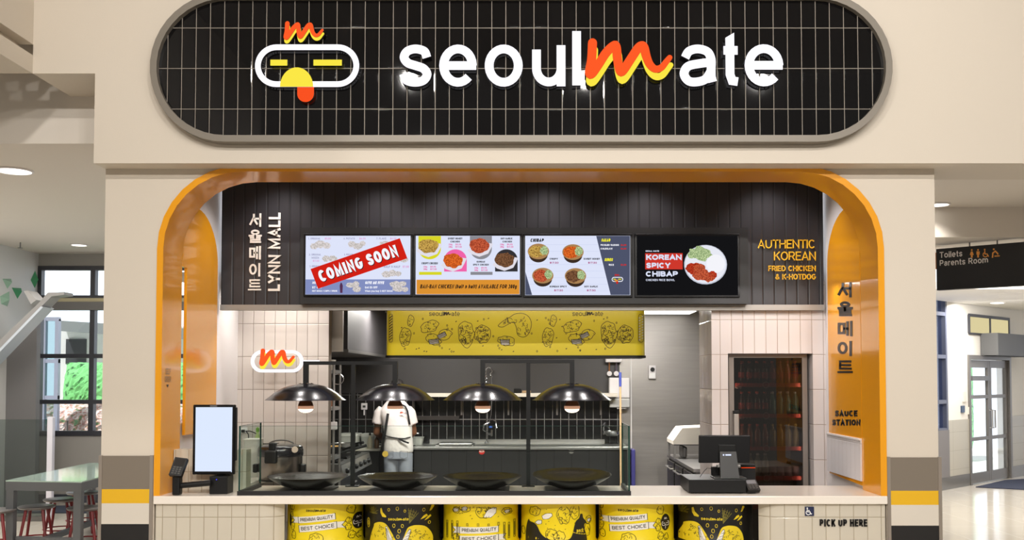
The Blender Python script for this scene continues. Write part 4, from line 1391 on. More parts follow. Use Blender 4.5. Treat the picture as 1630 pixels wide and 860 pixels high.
# third
t, mp, loc = drum(765.5, 'yellow printed drum with level white ribbons and upright crates pattern')
rng = random.Random(8)
ribbon(t, mp, [loc([(731.5, 849), (794, 846.5), (794, 837), (731.5, 838.5)]), loc([(731.5, 863), (794, 860), (794, 850), (731.5, 852.5)])], 'PREMIUM QUALITY', 'BEST CHOICE')
mb, wh = MB(), MB()
for cx, cy, rx, ry, n in ((770, 813, 12, 11, 22), (726, 812, 6, 5, 6), (740, 808, 9, 6, 8), (807, 814.5, 8, 5.5, 7), (725, 856, 5, 6, 6)):
    a, c = loc([(cx - rx, cy + ry), (cx + rx, cy - ry)])
    mb.polys(nugget((a[0] + c[0]) / 2, (a[1] + c[1]) / 2, (c[0] - a[0]) / 2, (c[1] - a[1]) / 2, rng, .0036, n)[1], mp, .0008)
for poly in ([(770, 822), (776, 812), (786, 807), (791, 808), (790, 816), (782, 823)], [(720, 811), (724, 809), (730, 810), (729, 814), (722, 815)], [(735, 808), (741, 805), (745, 808), (742, 812), (736, 812)], [(803, 814), (807, 812), (812, 813), (811, 817), (805, 818)]):
    ps = loc(poly)
    wh.polys(strips(ps), mp, .0012)
    mb.polys(stroke(ps, .003, True), mp, .0016)
    for k in (.35, .65):
        mb.polys(stroke([tuple(Vector(ps[0]).lerp(Vector(ps[-1]), k)), tuple(Vector(ps[2]).lerp(Vector(ps[3]), k))], .0022), mp, .0018)
for k in range(14):
    x = 709 + k * 8.4 + rng.uniform(-1, 1)
    if 733 < x < 792 and k % 2: continue
    y0 = 829 + rng.uniform(0, 6)
    y1 = 836 if 731 < x < 795 else 858
    mb.polys(stroke(loc([(x, y1), (x, y0), (x + 2.6, y0), (x + 2.6, y1)]), .003, True), mp, .0008)
    if y1 > 840: mb.polys(stroke(loc([(x + 1.2, y0 + 4), (x + 1.2, y1 - 3)]), .004), mp, .0008)
for k in range(12):
    c = loc([(rng.uniform(712, 818), rng.uniform(806, 826))])[0]
    mb.polys(stroke([c, (c[0] + .005, c[1] + .003)], .004), mp, .0008)
mb.build('printed_art', INKD, t, fix=False)
wh.build('meat_print', PWHT, t, fix=False)
# fourth: hen
t, mp, loc = drum(889, 'yellow printed drum with a big black hen silhouette')
mb, wh = MB(), MB()
for cx, cy, rx, ry, n in ((851, 814, 9, 7, 8), (897, 819, 11, 14, 24), (915, 814, 8, 11, 14), (877, 850, 10, 9, 12), (890, 853, 9, 9, 10), (938, 829, 5, 6, 5), (936, 845, 5, 10, 8), (832, 848, 3, 6, 4)):
    a, c = loc([(cx - rx, cy + ry), (cx + rx, cy - ry)])
    mb.polys(nugget((a[0] + c[0]) / 2, (a[1] + c[1]) / 2, (c[0] - a[0]) / 2, (c[1] - a[1]) / 2, rng, .0034, n)[1], mp, .0006)
for poly in ([(862, 821), (868, 817), (878, 816), (879, 820), (873, 825), (864, 826)], [(851, 832), (856, 828), (862, 828), (862, 833), (855, 835)], [(935, 829), (939, 826), (942, 829), (938, 833)]):
    ps = loc(poly)
    wh.polys(strips(ps), mp, .001)
    mb.polys(stroke(ps, .003, True), mp, .0014)
hen = spl(loc([(836, 864), (836, 850), (838, 836), (841, 828), (843, 831), (850, 833), (855, 838), (860, 848), (868, 855), (880, 858.5), (895, 858.5), (906, 857), (911, 850), (914, 838), (917, 829), (922, 824.5), (924, 818.5), (927.5, 818.5), (928.5, 824), (931.5, 828), (935, 833), (931, 835), (931, 842), (934, 852), (936, 864)]), False, 3)
mb.polys(strips(hen), mp, .0016)
for k in range(16):
    c = loc([(rng.uniform(866, 925), rng.uniform(806, 846))])[0]
    mb.polys(stroke([c, (c[0] + .004, c[1] + .002)], .0036), mp, .0006)
mb.build('printed_art', INKD, t, fix=False)
wh.build('meat_print', PWHT, t, fix=False)
words(t, mp, loc, 840, 864, 854.5, 859, PYEL, .2)
mb = MB()
a, c = loc([(918, 847.5), (929, 841)])
q, _ = text2d('neck', a[0], c[0], a[1], c[1], .18) if 'k' in GL else text2d('Ne', a[0], c[0], a[1], c[1], .18)
mb.polys(q, mp, .0024)
for k in range(5):
    x = 912.5 + k * 4.3
    mb.polys(stroke(loc([(x, 846.5 + k * 1.6 - .14 * k * k), (x + 2.6, 847.4 + k * 1.4 - .14 * k * k)]), .0044), mp, .0024)
mb.build('lettering', PYEL, t, fix=False)
yellow_drum(1012.5, 'yellow printed drum with tilted white ribbons, between the hen drum and a black drum')
black_drum(1137.5, 'black printed drum with yellow chicken, at the right end of the row')

# ------------------------------------------------------------------ glass guard on the counter
g0, g1 = X(381, .03, 780), X(1001.5, .03, 780)
gy0, gy1, gz = .03, .56, Z(678.5, .03)
t = thing('glass_guard', 'low frameless glass food guard in a black channel on the counter', 'glass guard', ((g0 + g1) / 2, .3, zc))
b = MB()
b.box(g0 - .012, g1 + .012, gy0 - .014, gy0 + .02, zc, zc + .03)
for x in (g0, g1): b.box(x - .012, x + .012, gy0 + .02, gy1, zc, zc + .03)
ch_ = b.build('base_channel', BLACKM, t)
MB().box(g0, g1, gy0 - .002, gy0 + .008, zc + .012, gz).build('front_pane', GUARD, t)
for x in (g0, g1): MB().box(x - .005, x + .005, gy0 + .009, gy1, zc + .012, gz).build('side_pane', GUARD, t)
b = MB()
b.box(g0, g1, gy0 - .0025, gy0 + .0085, gz, gz + .002)
for x in (g0, g1):
    b.box(x - .0055, x + .0055, gy0 + .009, gy1, gz, gz + .002)
    b.box(x - .006, x + .006, gy1, gy1 + .003, zc + .02, gz)
    b.box(x - .006, x + .006, gy0 - .006, gy0 - .002, zc + .02, gz)
b.build('polished_edge', GEDGE, t)

# warming pads and bowls
WOOD = mat('wood_strip', (178, 150, 120), .5, noise=(30, .1))
BOWLB = mat('stoneware_black', (21, 16, 13), .22, spec=.3, noise=(70, .3), bump=(320, .25))
PADM = mat('pad_black', (26, 22, 21), .3)
proto = None
pl = []
yb = .365
for i, (px, lab, tilt) in enumerate(((490, 'wide black bowl at the left end behind the glass, under the first lamp', 0), (633, 'wide black bowl behind the glass in front of the person in white', 0), (768, 'wide black bowl behind the glass, third from the left', 0), (910, 'wide black bowl at the right end behind the glass, tipped towards the hall', 4))):
    x = X(px, yb, 770)
    p = MB().rbox(x - .2, x + .2, yb - .17, yb + .17, zc, zc + .012, .004).build('warming_pad', PADM)
    tag(p, ['black warming pad under the leftmost wide bowl', 'black warming pad under the bowl before the person in white', 'black warming pad under the third wide bowl', 'black warming pad under the tipped bowl at the right end'][i], 'warming pad', 'warming pads under the bowls')
    if proto is None:
        t = thing('serving_bowl', lab, 'bowl', (x, yb, zc + .0125), 'wide black bowls behind the glass')
        prof = [(.02, 0), (.12, 0), (.13, .006), (.20, .030), (.262, .066), (.293, .088), (.297, .094), (.291, .095), (.255, .074), (.19, .042), (.11, .022), (.01, .018)]
        MB().lathe(prof, (x, yb, zc + .0125), 64).build('bowl', BOWLB, t, smooth=50)
        proto = t
    else:
        t = dup(proto, (x, yb, zc + .0125 + (.012 if tilt else 0)), lab)
        if tilt: t.rotation_euler = (radians(tilt), 0, 0)
b = MB().box(g0 + .03, X(958, .1), .056, .112, zc, zc + .014)
tag(b.build('wooden_strip', WOOD), 'thin wooden strip lying on the counter along the inside of the glass', 'strip')

# heat lamps
LSH = mat('lamp_black', (13, 12, 17), .22, spec=.32)
COP = mat('bulb_copper', (128, 82, 56), .3, coat=.4)
BULB = emit('bulb_glow', (255, 238, 214), 5.0)
BULBR = emit('bulb_blush', (236, 178, 142), .6)
ylp = .60
for (pc, pa, pb, pt, lab) in ((562.5, 487, 629, 575.5, 'black tee-shaped lamp post with two dome heat lamps over the left bowls'), (841, 768.5, 910.5, 573, 'black tee-shaped lamp post with two dome heat lamps over the right bowls')):
    xc, xa, xb_, zt_ = X(pc, ylp), X(pa, ylp), X(pb, ylp), Z(pt, ylp)
    zr_ = Z(637, ylp)
    t = thing('heat_lamp', lab, 'heat lamp', (xc, ylp, zc), 'pair of heat lamp stands on the counter')
    b = MB()
    b.box(xc - .016, xc + .016, ylp - .016, ylp + .016, zc, zt_)
    b.box(xc - .05, xc + .05, ylp - .04, ylp + .04, zc, zc + .008)
    b.build('post', BLACKP, t)
    w = .0185
    MB().box(xa - w, xb_ + w, ylp - w, ylp + w, zt_ - .027, zt_).build('cross_arm', BLACKP, t)
    for x in (xa, xb_):
        a_ = MB().box(x - w, x + w, ylp - w, ylp + w, zr_ + .125, zt_ - .027).build('drop_arm', BLACKP, t)
        RS = .311
        prof = [(.012, .128), (.055, .128), (.058, .124), (.09, .120), (.14, .108), (.19, .087), (.24, .055), (.275, .026), (.300, .006), (RS, .0), (.305, .0005), (.272, .02), (.235, .047), (.185, .079), (.135, .100), (.05, .115), (.012, .116)]
        sh = MB().lathe(prof, (x, ylp, zr_), 64).build('lamp_shade', LSH, t, smooth=60)
        for k in range(4):
            MB().lathe([(.006, 0), (.006, .007), (.001, .008)], (x + .045 * cos(k * 1.57 + .5), ylp + .045 * sin(k * 1.57 + .5), zr_ + .124), 8).build('screw', CHROME, sh)
        prof = [(.012, .115), (.02, .05), (.026, .022), (.038, .002), (.052, -.022), (.060, -.046)]
        bl = MB().lathe(prof, (x, ylp, zr_), 28).build('bulb_neck', COP, t, smooth=60)
        prof = [(.060, -.046), (.0615, -.054), (.060, -.064), (.057, -.071)]
        MB().lathe(prof, (x, ylp, zr_), 28, cap=False).build('bulb_rim', BULBR, bl, smooth=60)
        prof = [(.057, -.071), (.050, -.081), (.038, -.0905), (.020, -.097), (.004, -.098)]
        MB().lathe(prof, (x, ylp, zr_), 28).build('bulb_face', BULB, bl, smooth=60)
        L = bpy.data.lights.new('heat_lamp_light', 'SPOT')
        L.energy, L.spot_size, L.spot_blend, L.shadow_soft_size, L.color = 9, radians(120), .6, .05, (1, .82, .6)
        lo = bpy.data.objects.new('heat_lamp_light', L); COL.objects.link(lo); lo.location = (x, ylp, zr_ - .105)

# ------------------------------------------------------------------ order screen and card reader
yo = .12
x0, x1 = X(306.5, yo, 700), X(373.5, yo, 700)
z0, z1 = Z(756, yo), Z(644.5, yo)
t = thing('order_screen', 'tall black self-order touchscreen with a glowing blank display on the counter', 'order screen', ((x0 + x1) / 2, yo, zc))
MB().rbox(x0, x1, yo, yo + .035, z0, z1, .008, 3).build('casing', BLACKG, t)
MB().rbox(x1 - .004, x1 + .010, yo + .012, yo + .034, z0 + .1, z1 - .02, .004).build('side_module', BLACKP, t)
d = MB().box(X(311, yo, 700), X(369.5, yo, 700), yo - .001, yo + .01, Z(752, yo), Z(648.5, yo)).build('display', emit('order_display', (222, 234, 255), 1.0), t)
MB().box(X(311, yo), X(369.5, yo), yo - .0016, yo - .001, Z(752, yo), Z(750.7, yo)).build('task_bar', BLACKP, d)
MB().box(X(335, yo), X(346, yo), yo - .0006, yo + .01, Z(647.3, yo), Z(645.8, yo)).build('camera_bar', mat('bezel_mark', (120, 120, 124), .4), t)
bx0, bx1 = X(337.5, yo), X(362, yo)
MB().rbox(X(345, yo), X(357, yo), yo + .03, yo + .07, zc + .12, z0 + .06, .004).build('neck', BLACKP, t)
b = MB().rbox(bx0, bx1 + .018, yo - .03, yo + .11, zc, Z(759, yo - .03), .004)
bs = b.build('base_box', BLACKP, t)
MB().box(X(348, yo), X(349.5, yo), yo - .0315, yo - .029, Z(764.5, yo - .03), Z(763, yo - .03)).build('status_light', emit('blue_led', (70, 70, 255), 1.5), bs)
t = thing('card_reader', 'black card reader with keypad on a bent arm left of the order screen', 'card reader', (X(284, .12), .12, zc))
b = MB()
b.cyl((X(341, .1), .06, Z(769, .06)), (X(287, .06), .06, Z(773.5, .06)), .021)
b.build('arm', BLACKP, t, smooth=40)
b = MB().rbox(X(279, .06), X(291, .06), .02, .09, zc, Z(756, .06), .01)
b.build('post', BLACKP, t)
c = P(284.5, 744.5, .03)
ax, up = Vector((.046, .0, .0)), Vector((.010, .035, .060))
nn = ax.cross(up).normalized()
ax = Vector((.042, .006, -.006))
bd = MB().obox(c, ax, up, nn * .016).build('reader_body', BLACKP, t)
fc = c - nn * .0165 if nn.y > 0 else c + nn * .0165
sg = -1 if nn.y > 0 else 1
MB().obox(c + nn * sg * .0165 + up * .45, ax * .75, up * .38, nn * .001).build('reader_display', mat('reader_glass', (46, 44, 44), .1), bd)
for r in range(4):
    for q in range(3):
        MB().obox(c + nn * sg * .0175 + up * (-.1 - r * .22) + ax * (-.5 + q * .5), ax * .17, up * .07, nn * .002).build('key', mat('key_grey', (70, 68, 66), .4), bd)

# ------------------------------------------------------------------ till: cash drawer, monitor, printer, pin pad
yd0 = .12
x0, x1 = X(1096.5, yd0, 775), X(1188, yd0, 775)
zt_ = Z(764, yd0)
t = thing('cash_drawer', 'wide black cash drawer on the counter under the till monitor', 'cash drawer', ((x0 + x1) / 2, .33, zc))
MB().rbox(x0, x1, yd0, yd0 + .42, zc + .008, zt_, .004).build('case', BLACKP, t)
b = MB()
for x in (x0 + .03, x1 - .03):
    for y in (yd0 + .03, yd0 + .39): b.cyl((x, y, zc), (x, y, zc + .009), .012, 10)
for i, (x, y) in enumerate([(x, y) for x in (x0 + .03, x1 - .03) for y in (yd0 + .03, yd0 + .39)]):
    MB().cyl((x, y, zc), (x, y, zc + .009), .012, 10).build('foot', BLACKM, t)
ym = .24
t = thing('till_monitor', 'black till monitor seen from behind, standing on the cash drawer', 'monitor', (X(1156, ym), ym, zt_))
cx = X(1154.5, ym, 715)
za, zb_ = Z(737.5, ym), Z(693.5, ym)
hw = (X(1195.5, ym, 715) - X(1114, ym, 715)) / 2
lean = .02
b = MB()
pts = [(-hw - .006, 0), (hw - .008, 0), (hw + .004, 1), (-hw, 1)]
vs = []
for dd in (0, .028):
    for u, v in pts: vs.append((cx + u, ym + dd + lean * v, za + (zb_ - za) * v))
b.add(vs, [(0, 1, 2, 3), (7, 6, 5, 4), (0, 4, 5, 1), (1, 5, 6, 2), (2, 6, 7, 3), (3, 7, 4, 0)])
o = b.build('casing', BLACKG, t)
bv = o.modifiers.new('b', 'BEVEL'); bv.width = .006; bv.segments = 3
MB().rbox(X(1143, ym), X(1170.5, ym), ym + .0, ym + .04, Z(721, ym), Z(708, ym), .006).build('mount', BLACKP, t)
sx0, sx1 = X(1144.5, ym - .03), X(1171.5, ym - .03)
b = MB().prism([(sx0, zt_ + .004), (sx1 + .012, zt_ + .004), (sx1, Z(719, ym)), (sx0 + .004, Z(719, ym))], lambda u, v, d: (u, d + (v - zt_) * .25, v), ym - .07, ym - .035)
sd = b.build('stand', mat('stand_black', (34, 33, 33), .45), t)
MB().rbox(X(1133, ym), X(1184, ym), ym - .075, ym + .09, zt_, zt_ + .009, .003).build('foot_plate', mat('plate_black', (52, 54, 52), .35), t)
yy = ym - .055
mb = MB()
cxl, czl = X(1152, yy), Z(725, yy)
zz0 = (czl - zt_) * .25
mb.add([(cxl + .006 * cos(q * .628), ym - .072 + zz0, czl + .006 * sin(q * .628)) for q in range(10)], [tuple(range(10))])
mb.box(X(1155, yy), X(1164, yy), ym - .073 + zz0, ym - .069 + zz0, Z(726, yy), Z(724, yy))
mb.build('lit_mark', emit('mark_glow', (214, 224, 255), 1.3), sd, fix=False)
for x in (1142.5, 1174): MB().rbox(X(x - 2.5, ym), X(x + 2.5, ym), ym - .03, ym + .02, Z(744, ym), Z(740, ym), .003).build('hinge', STEEL, t)
MB().rbox(X(1132, .36), X(1146, .36), .33, .40, zt_ + .0, Z(743, .36), .003).build('customer_pad', BLACKP, t)
cp = [P(1134, 747, .33), P(1130, 746, .3), P(1126, 745.5, .28), P(1121, 750, .27)]
cp.append(Vector((P(1114, 755, .27).x, .27, zt_ + .004)))
o = MB().tube(cp, .0022, 6).build('cable', BLACKP)
tag(o, 'thin black cable lying on the cash drawer behind the till monitor', 'cable')
yp = .34
t = thing('receipt_printer', 'black receipt printer with an orange stripe beside the cash drawer', 'printer', (X(1187, yp), yp, zc))
px0, px1 = X(1175.5, yp), X(1201.5, yp)
px0 = max(px0, x1 + .006)
MB().rbox(px0, px1, yp, yp + .16, zc, Z(743, yp), .006).build('body', BLACKP, t)
MB().rbox(px0, px1 - .002, yp - .006, yp + .15, Z(743, yp), Z(739.5, yp), .004).build('lid', BLACKP, t)
MB().box(px0 + .004, px1 - .003, yp - .003, yp, Z(745.5, yp), Z(744.3, yp)).build('orange_stripe', emit('orange_led', (240, 70, 20), .9), t)
t = thing('pin_pad', 'small black pin pad leaning on the counter in front of the receipt printer', 'pin pad', (X(1192, .17), .17, zc))
c = P(1196.5, 777.5, .15)
ax, up = Vector((.046, .012, 0)), Vector((-.008, .042, .034))
nn = ax.cross(up).normalized()
if nn.y > 0: nn = -nn
c.z = zc + .052
bd = MB().obox(c, ax, up, nn * .014).build('body', BLACKP, t)
MB().obox(c + nn * .0145 + up * .5, ax * .8, up * .34, nn * .001).build('display', mat('lcd_grey', (120, 122, 128), .2), bd)
for r in range(3):
    for q in range(3): MB().obox(c + nn * .015 + up * (-.05 - r * .3) + ax * (-.55 + q * .55), ax * .2, up * .1, nn * .002).build('key', mat('key_grey', (70, 68, 66), .4), bd)
MB().obox(c + Vector((0, .03, -.03)), (.03, 0, 0), (0, .02, 0), (0, 0, .022)).build('prop', BLACKP, t)

# ------------------------------------------------------------------ small lit sign on the left tiled wall
yn = 1.60
t = thing('lit_wall_sign', 'small lit pill-shaped sign with an orange script letter before the left tiled wall', 'sign', (X(442, yn), yn, Z(594, yn)))
st_c = stadium(399.5, 484.5, 557, 594, yn, .018)
fn_ = front(yn)


def lit2(name, q, m, parent, h, deep):
    b = MB()
    for p in q:
        k = len(p)
        top = [fn_(u, v, h) for u, v in p] + [fn_(u, v, h - deep) for u, v in p]
        b.add(top, [tuple(range(k))] + [(i, i + k, (i + 1) % k + k, (i + 1) % k) for i in range(k)])
    return b.build(name, m, parent, fix=False)


rg = lit2('ring', stroke(st_c, .027, True), emit('ring_glow', (250, 248, 255), 1.2), t, .03, .025)
a, c = P(415.5, 587, yn), P(471, 555.5, yn)
qa, qb = script_m(a.x, c.x, a.z, c.z, .21)
sm = lit2('script_letter', qa, LITO, t, .05, .02)
lit2('script_shadow', qb, LITY, sm, .045, .02)
MB().box(X(484, yn), X(508, yn), yn - .012, yn + .012, Z(576.2, yn), Z(573.6, yn)).build('lit_bracket', emit('ring_glow', (250, 248, 255), 1.2), t)
for px in (425, 460): MB().cyl((X(px, yn), yn, Z(592, yn)), (X(px, yn), yl, Z(592, yn)), .006, 8).build('stand_off', STEEL, t)
# ------------------------------------------------------------------ yellow printed box over the pass
yx = 2.2
x0, x1, z0, z1 = X(613, yx, 540), X(1028, yx, 540), Z(566, yx), 2.61
t = thing('printed_fascia_box', 'long yellow box printed with chicken line drawings, hanging behind the lamps', 'fascia box', ((x0 + x1) / 2, yx, z0))
r = .10
ol = [(x0, yx + .55), (x0, yx + r)] + arc(x0 + r, yx + r, r, r, 180, 270, 8) + arc(x1 - r, yx + r, r, r, 270, 360, 8) + [(x1, yx + .55)]
LBY = mat('fascia_yellow', (224, 202, 40), .3, coat=.3)
MB().prism(ol, lambda u, v, d: (u, v, d), z0, z1).build('box', LBY, t, smooth=40)
g = .012
ol2 = [(x0 - g, yx + .55), (x0 - g, yx + r)] + arc(x0 + r, yx + r, r + g, r + g, 180, 270, 8) + arc(x1 - r, yx + r, r + g, r + g, 270, 360, 8) + [(x1 + g, yx + .55)]
MB().prism(ol2, lambda u, v, d: (u, v, d), z0 - .022, z0).build('bottom_rim', BLACKP, t, smooth=40)
fy = front(yx)
rng = random.Random(21)
mb, wh = MB(), MB()


def bx(pts): return pts2(pts, yx)


def nug(cx, cy, rx, ry, n, tilt=0.):
    a = P(cx, cy, yx)
    ol, q = nugget(0, 0, rx * .00592, ry * .00592, rng, .0052, n)
    q = [[(a.x + p[0] * cos(tilt) - p[1] * sin(tilt), a.z + p[0] * sin(tilt) + p[1] * cos(tilt)) for p in g_] for g_ in q]
    mb.polys(q, fy, .0015)


def meat(pts):
    ps = bx(pts)
    wh.polys(fill2(ps), fy, .002)
    mb.polys(stroke(ps, .005, True), fy, .0028)
    n = len(ps)
    for k in (.2, .4, .6, .8):
        a = Vector(ps[0]).lerp(Vector(ps[1]), k); b_ = Vector(ps[3]).lerp(Vector(ps[2]), k)
        mb.polys(stroke(spl([tuple(a), tuple((a + b_) / 2 + Vector((.006, .006))), tuple(b_)], False, 3), .005), fy, .0028)


for o in (0, 227.5):
    nug(645, 537, 9, 15, 30, -.15); nug(653.5, 511, 5, 9, 8, -.2)
    nug(684, 520, 15, 8.5, 20, .3)
    nug(690, 541, 13, 8, 10, -.5); nug(708, 533, 12, 8, 8, .4)
    meat([(682 + o * 0, 541), (684, 548), (699, 547), (698, 540)]); meat([(696, 534), (699, 540), (711, 534), (708, 528)])
    nug(742, 533, 13, 20, 60, .1); nug(768, 532, 13, 15, 45, .1)
    if o == 0:
        o_ = len(mb.v), len(wh.v)
dx = X(872.5, yx) - X(645, yx)
mb2v = [v + Vector((dx, 0, 0)) for v in mb.v[:o_[0]]]
nf = [f for f in mb.f if max(f) < o_[0]]
wf = [f for f in wh.f if max(f) < o_[1]]
wv = [v for v in wh.v[:o_[1]]]
first, firstw = mb.v[:o_[0]], wv
mb, wh2 = MB(), MB()
mb.add(first, nf); mb.add(mb2v, nf)
wh2.add(firstw, wf); wh2.add([v + Vector((dx, 0, 0)) for v in firstw], wf)
wh = wh2
# wing and lone piece in the middle
mb.polys(stroke(spl(bx([(793, 519), (800, 512), (812, 505), (820, 500), (832, 499), (842, 505), (846, 517), (841, 532), (833, 537), (824, 533), (822, 522), (817, 513), (808, 517), (800, 521)]), True, 3), .0052, True), fy, .0015)
for _ in range(34):
    a = rng.choice([(rng.uniform(824, 843), rng.uniform(505, 532)), (rng.uniform(802, 822), rng.uniform(506, 515))])
    c = P(a[0], a[1], yx); l = rng.uniform(.008, .018); b_ = rng.uniform(0, 6.28)
    mb.polys(stroke([(c.x - l * cos(b_), c.z - l * sin(b_)), (c.x + l * .5 * sin(b_), c.z - l * .5 * cos(b_)), (c.x + l * cos(b_), c.z + l * sin(b_))], .0042, cap='bt'), fy, .0015)
nug(806, 543, 14, 7.5, 10, -.2)
meat([(796, 541), (798, 549), (811, 549), (811, 541)])
for _ in range(70):
    px, py = rng.uniform(632, 1010), rng.uniform(504, 562)
    c = P(px, py, yx)
    if rng.random() < .5: mb.polys(stroke([(c.x + .007 * cos(q), c.z + .009 * sin(q)) for q in (0, 1.2, 2.4, 3.6, 4.8)], .004, True), fy, .001)
    else: mb.polys(stroke([(c.x, c.z), (c.x + .005, c.z + .003)], .008), fy, .001)
# rounded pill doodles on the curved ends
mpL = lambda u, v, h: Vector((x0 - h if False else u, yx + max(0, .10 - math.sqrt(max(0, .01 - max(0, (x0 + .10) - u) ** 2))) - h, v))
mpR = lambda u, v, h: Vector((u, yx + max(0, .10 - math.sqrt(max(0, .01 - max(0, u - (x1 - .10)) ** 2))) - h, v))
for (mp_, xa, xb_, k) in ((mpL, 618.5, 625, 0), (mpR, 1016.5, 1025, 1)):
    a, c = P(xa, 545, yx), P(xb_, 500, yx)
    rr = (c.x - a.x) / 2
    pill = arc(a.x + rr, a.z + rr, rr, rr, 180, 360, 8) + arc(a.x + rr, c.z - rr, rr, rr, 0, 180, 8)
    mb.polys(stroke(pill, .0045, True), mp_, .003)
    tgt = mb if k == 0 else wh
    for q in range(9):
        zz = a.z + .03 + (c.z - a.z - .06) * q / 8
        tgt.polys(stroke([(a.x + .008, zz - .008), (c.x - .008, zz + .01)], .009), mp_, .0035)
mb.build('line_drawings', mat('print_brown', (54, 38, 10), .5), t, fix=False)
wh.build('meat_print', PWHT, t, fix=False)
for c0 in (683, 911):
    a, c = P(c0, 503.2, yx), P(c0 + 49, 495.5, yx)
    q, room = text2d('seoul~ate', a.x, c.x, a.z, c.z, .12, gap=.1)
    m_ = MB().polys(q, fy, .002)
    for r0, r1 in room: m_.polys(script_m(r0, r1, a.z, a.z + .85 * (c.z - a.z), .3)[0], fy, .0024)
    m_.build('lettering', mat('print_brown', (54, 38, 10), .5), t, fix=False)

# ------------------------------------------------------------------ extractor hood at the left of the kitchen
HOOD = mat('hood_steel', (66, 64, 66), .5, metal=.15)
t = thing('extractor_hood', 'grey steel extractor hood hanging over the cooking range', 'extractor hood', (-2.3, 3.6, 2.0))
hz = Z(557, 2.9)
b = MB()
b.prism([(2.75, hz), (2.75, 2.615), (5.2, 2.615), (5.2, hz)], lambda u, v, d: (d, u, v), -2.95, -1.86)
b.build('canopy', HOOD, t)
MB().box(-2.96, -1.85, 2.74, 5.21, hz - .03, hz).build('edge_rail', STEELD, t)
o = MB().box(X(523, 2.05), X(545, 2.05), 2.05, 2.09, Z(560, 2.05), 2.61).build('wall_end_panel', mat('brown_grey_panel', (130, 120, 108), .45))
tag(o, 'narrow brownish panel hanging at the end of the left tiled wall', 'panel')

# ------------------------------------------------------------------ person
yp_ = 4.85
px = lambda a, y=yp_: X(a, y, 680)
pz = lambda b_, y=yp_: Z(b_, y)
base = Vector((px(634), yp_, .012))
t = thing('person', 'person seen from behind in a white tee, black apron and grey jeans, head bowed', 'person', base)
SKIN = mat('skin_brown', (122, 78, 54), .5, spec=.4)


def ring(cx, cy, z, rx, ry, n=24, p=2.3):
    out = []
    for i in range(n):
        a = 2 * pi * i / n
        c_, s_ = cos(a), sin(a)
        out.append((cx + rx * math.copysign(abs(c_) ** (2 / p), c_), cy + ry * math.copysign(abs(s_) ** (2 / p), s_), z))
    return out


bx_ = base.x
sh_l = Vector((px(604.5), yp_ + .04, pz(653)))
sh_r = Vector((px(651), yp_ + .02, pz(653)))
el_l = Vector((px(598), yp_ + .06, pz(690)))
el_r = Vector((px(657), yp_ + .08, pz(690)))
ha_l = Vector((px(607), yp_ + .34, pz(703)))
ha_r = Vector((px(642), yp_ + .36, pz(700)))
hipz = .92
nk = Vector((px(629), yp_ + .04, pz(640)))
hd = Vector((px(629), yp_ + .15, pz(624)))
b = MB()
b.loft([ring(bx_, yp_, .86, .155, .10), ring(bx_, yp_, hipz, .165, .11), ring(bx_ - .005, yp_, 1.05, .15, .10), ring(bx_ - .02, yp_ + .01, 1.22, .165, .105), ring(bx_ - .03, yp_ + .02, 1.36, .18, .105), ring(bx_ - .035, yp_ + .03, 1.44, .14, .085), ring(bx_ - .038, yp_ + .04, 1.50, .06, .06)])
b.tube([nk - Vector((0, .02, .04)), (nk + hd) / 2, hd - Vector((0, .02, .02))], [.062, .056, .055], 16)
b.lathe([(.01, -.115), (.045, -.108), (.068, -.075), (.076, -.03), (.080, .02), (.078, .06), (.062, .095), (.035, .113), (.005, .118)], hd + Vector((0, .02, .03)), 24)
for s_ in (-1, 1):
    b.obox(hd + Vector((s_ * .080, .015, .02)), (.008, 0, 0), (0, .016, 0), (0, 0, .028))
b.obox(hd + Vector((0, .112, .0)), (.012, 0, 0), (0, .018, 0), (0, 0, .022))
for sh, el, ha in ((sh_l, el_l, ha_l), (sh_r, el_r, ha_r)):
    b.tube([sh, sh.lerp(el, .5), el, el.lerp(ha, .35), ha], [.058, .050, .043, .042, .028], 14)
    d = (ha - el).normalized()
    sd_ = d.cross(Vector((0, 0, 1))).normalized()
    b.tube([ha, ha + d * .05, ha + d * .09], [.026, .04, .036], 10)
    for k in range(4):
        r0 = ha + d * .08 + sd_ * (-.03 + k * .02)
        ln = (.060, .072, .068, .052)[k]
        b.tube([r0, r0 + d * ln * .5, r0 + d * ln * .8 + Vector((0, 0, -.018)), r0 + d * ln * .85 + Vector((0, 0, -.04))], [.010, .009, .009, .007], 8)
    s2 = 1 if sh is sh_l else -1
    b.tube([ha + d * .03 + sd_ * s2 * .02, ha + d * .06 + sd_ * s2 * .05, ha + d * .09 + sd_ * s2 * .05 + Vector((0, 0, -.015))], [.012, .011, .008], 8)
for s_ in (-1, 1):
    hx = bx_ + s_ * .085
    b.tube([(hx, yp_, .90), (hx, yp_ - .005, .70), (hx + s_ * .01, yp_ + .01, .50), (hx + s_ * .015, yp_ - .015, .30), (hx + s_ * .015, yp_ - .01, .10), (hx + s_ * .015, yp_, .05)], [.088, .080, .058, .055, .040, .042], 16)
    b.loft([ring(hx + s_ * .018, yp_ + .045, .015, .042, .12), ring(hx + s_ * .018, yp_ + .04, .05, .040, .11), ring(hx + s_ * .016, yp_ + .01, .085, .035, .06)])
body = b.build('body', SKIN, t, remesh=(.011, 5))
TEE = mat('tee_white', (226, 218, 214), .75, bump=(26, .35))
b = MB()
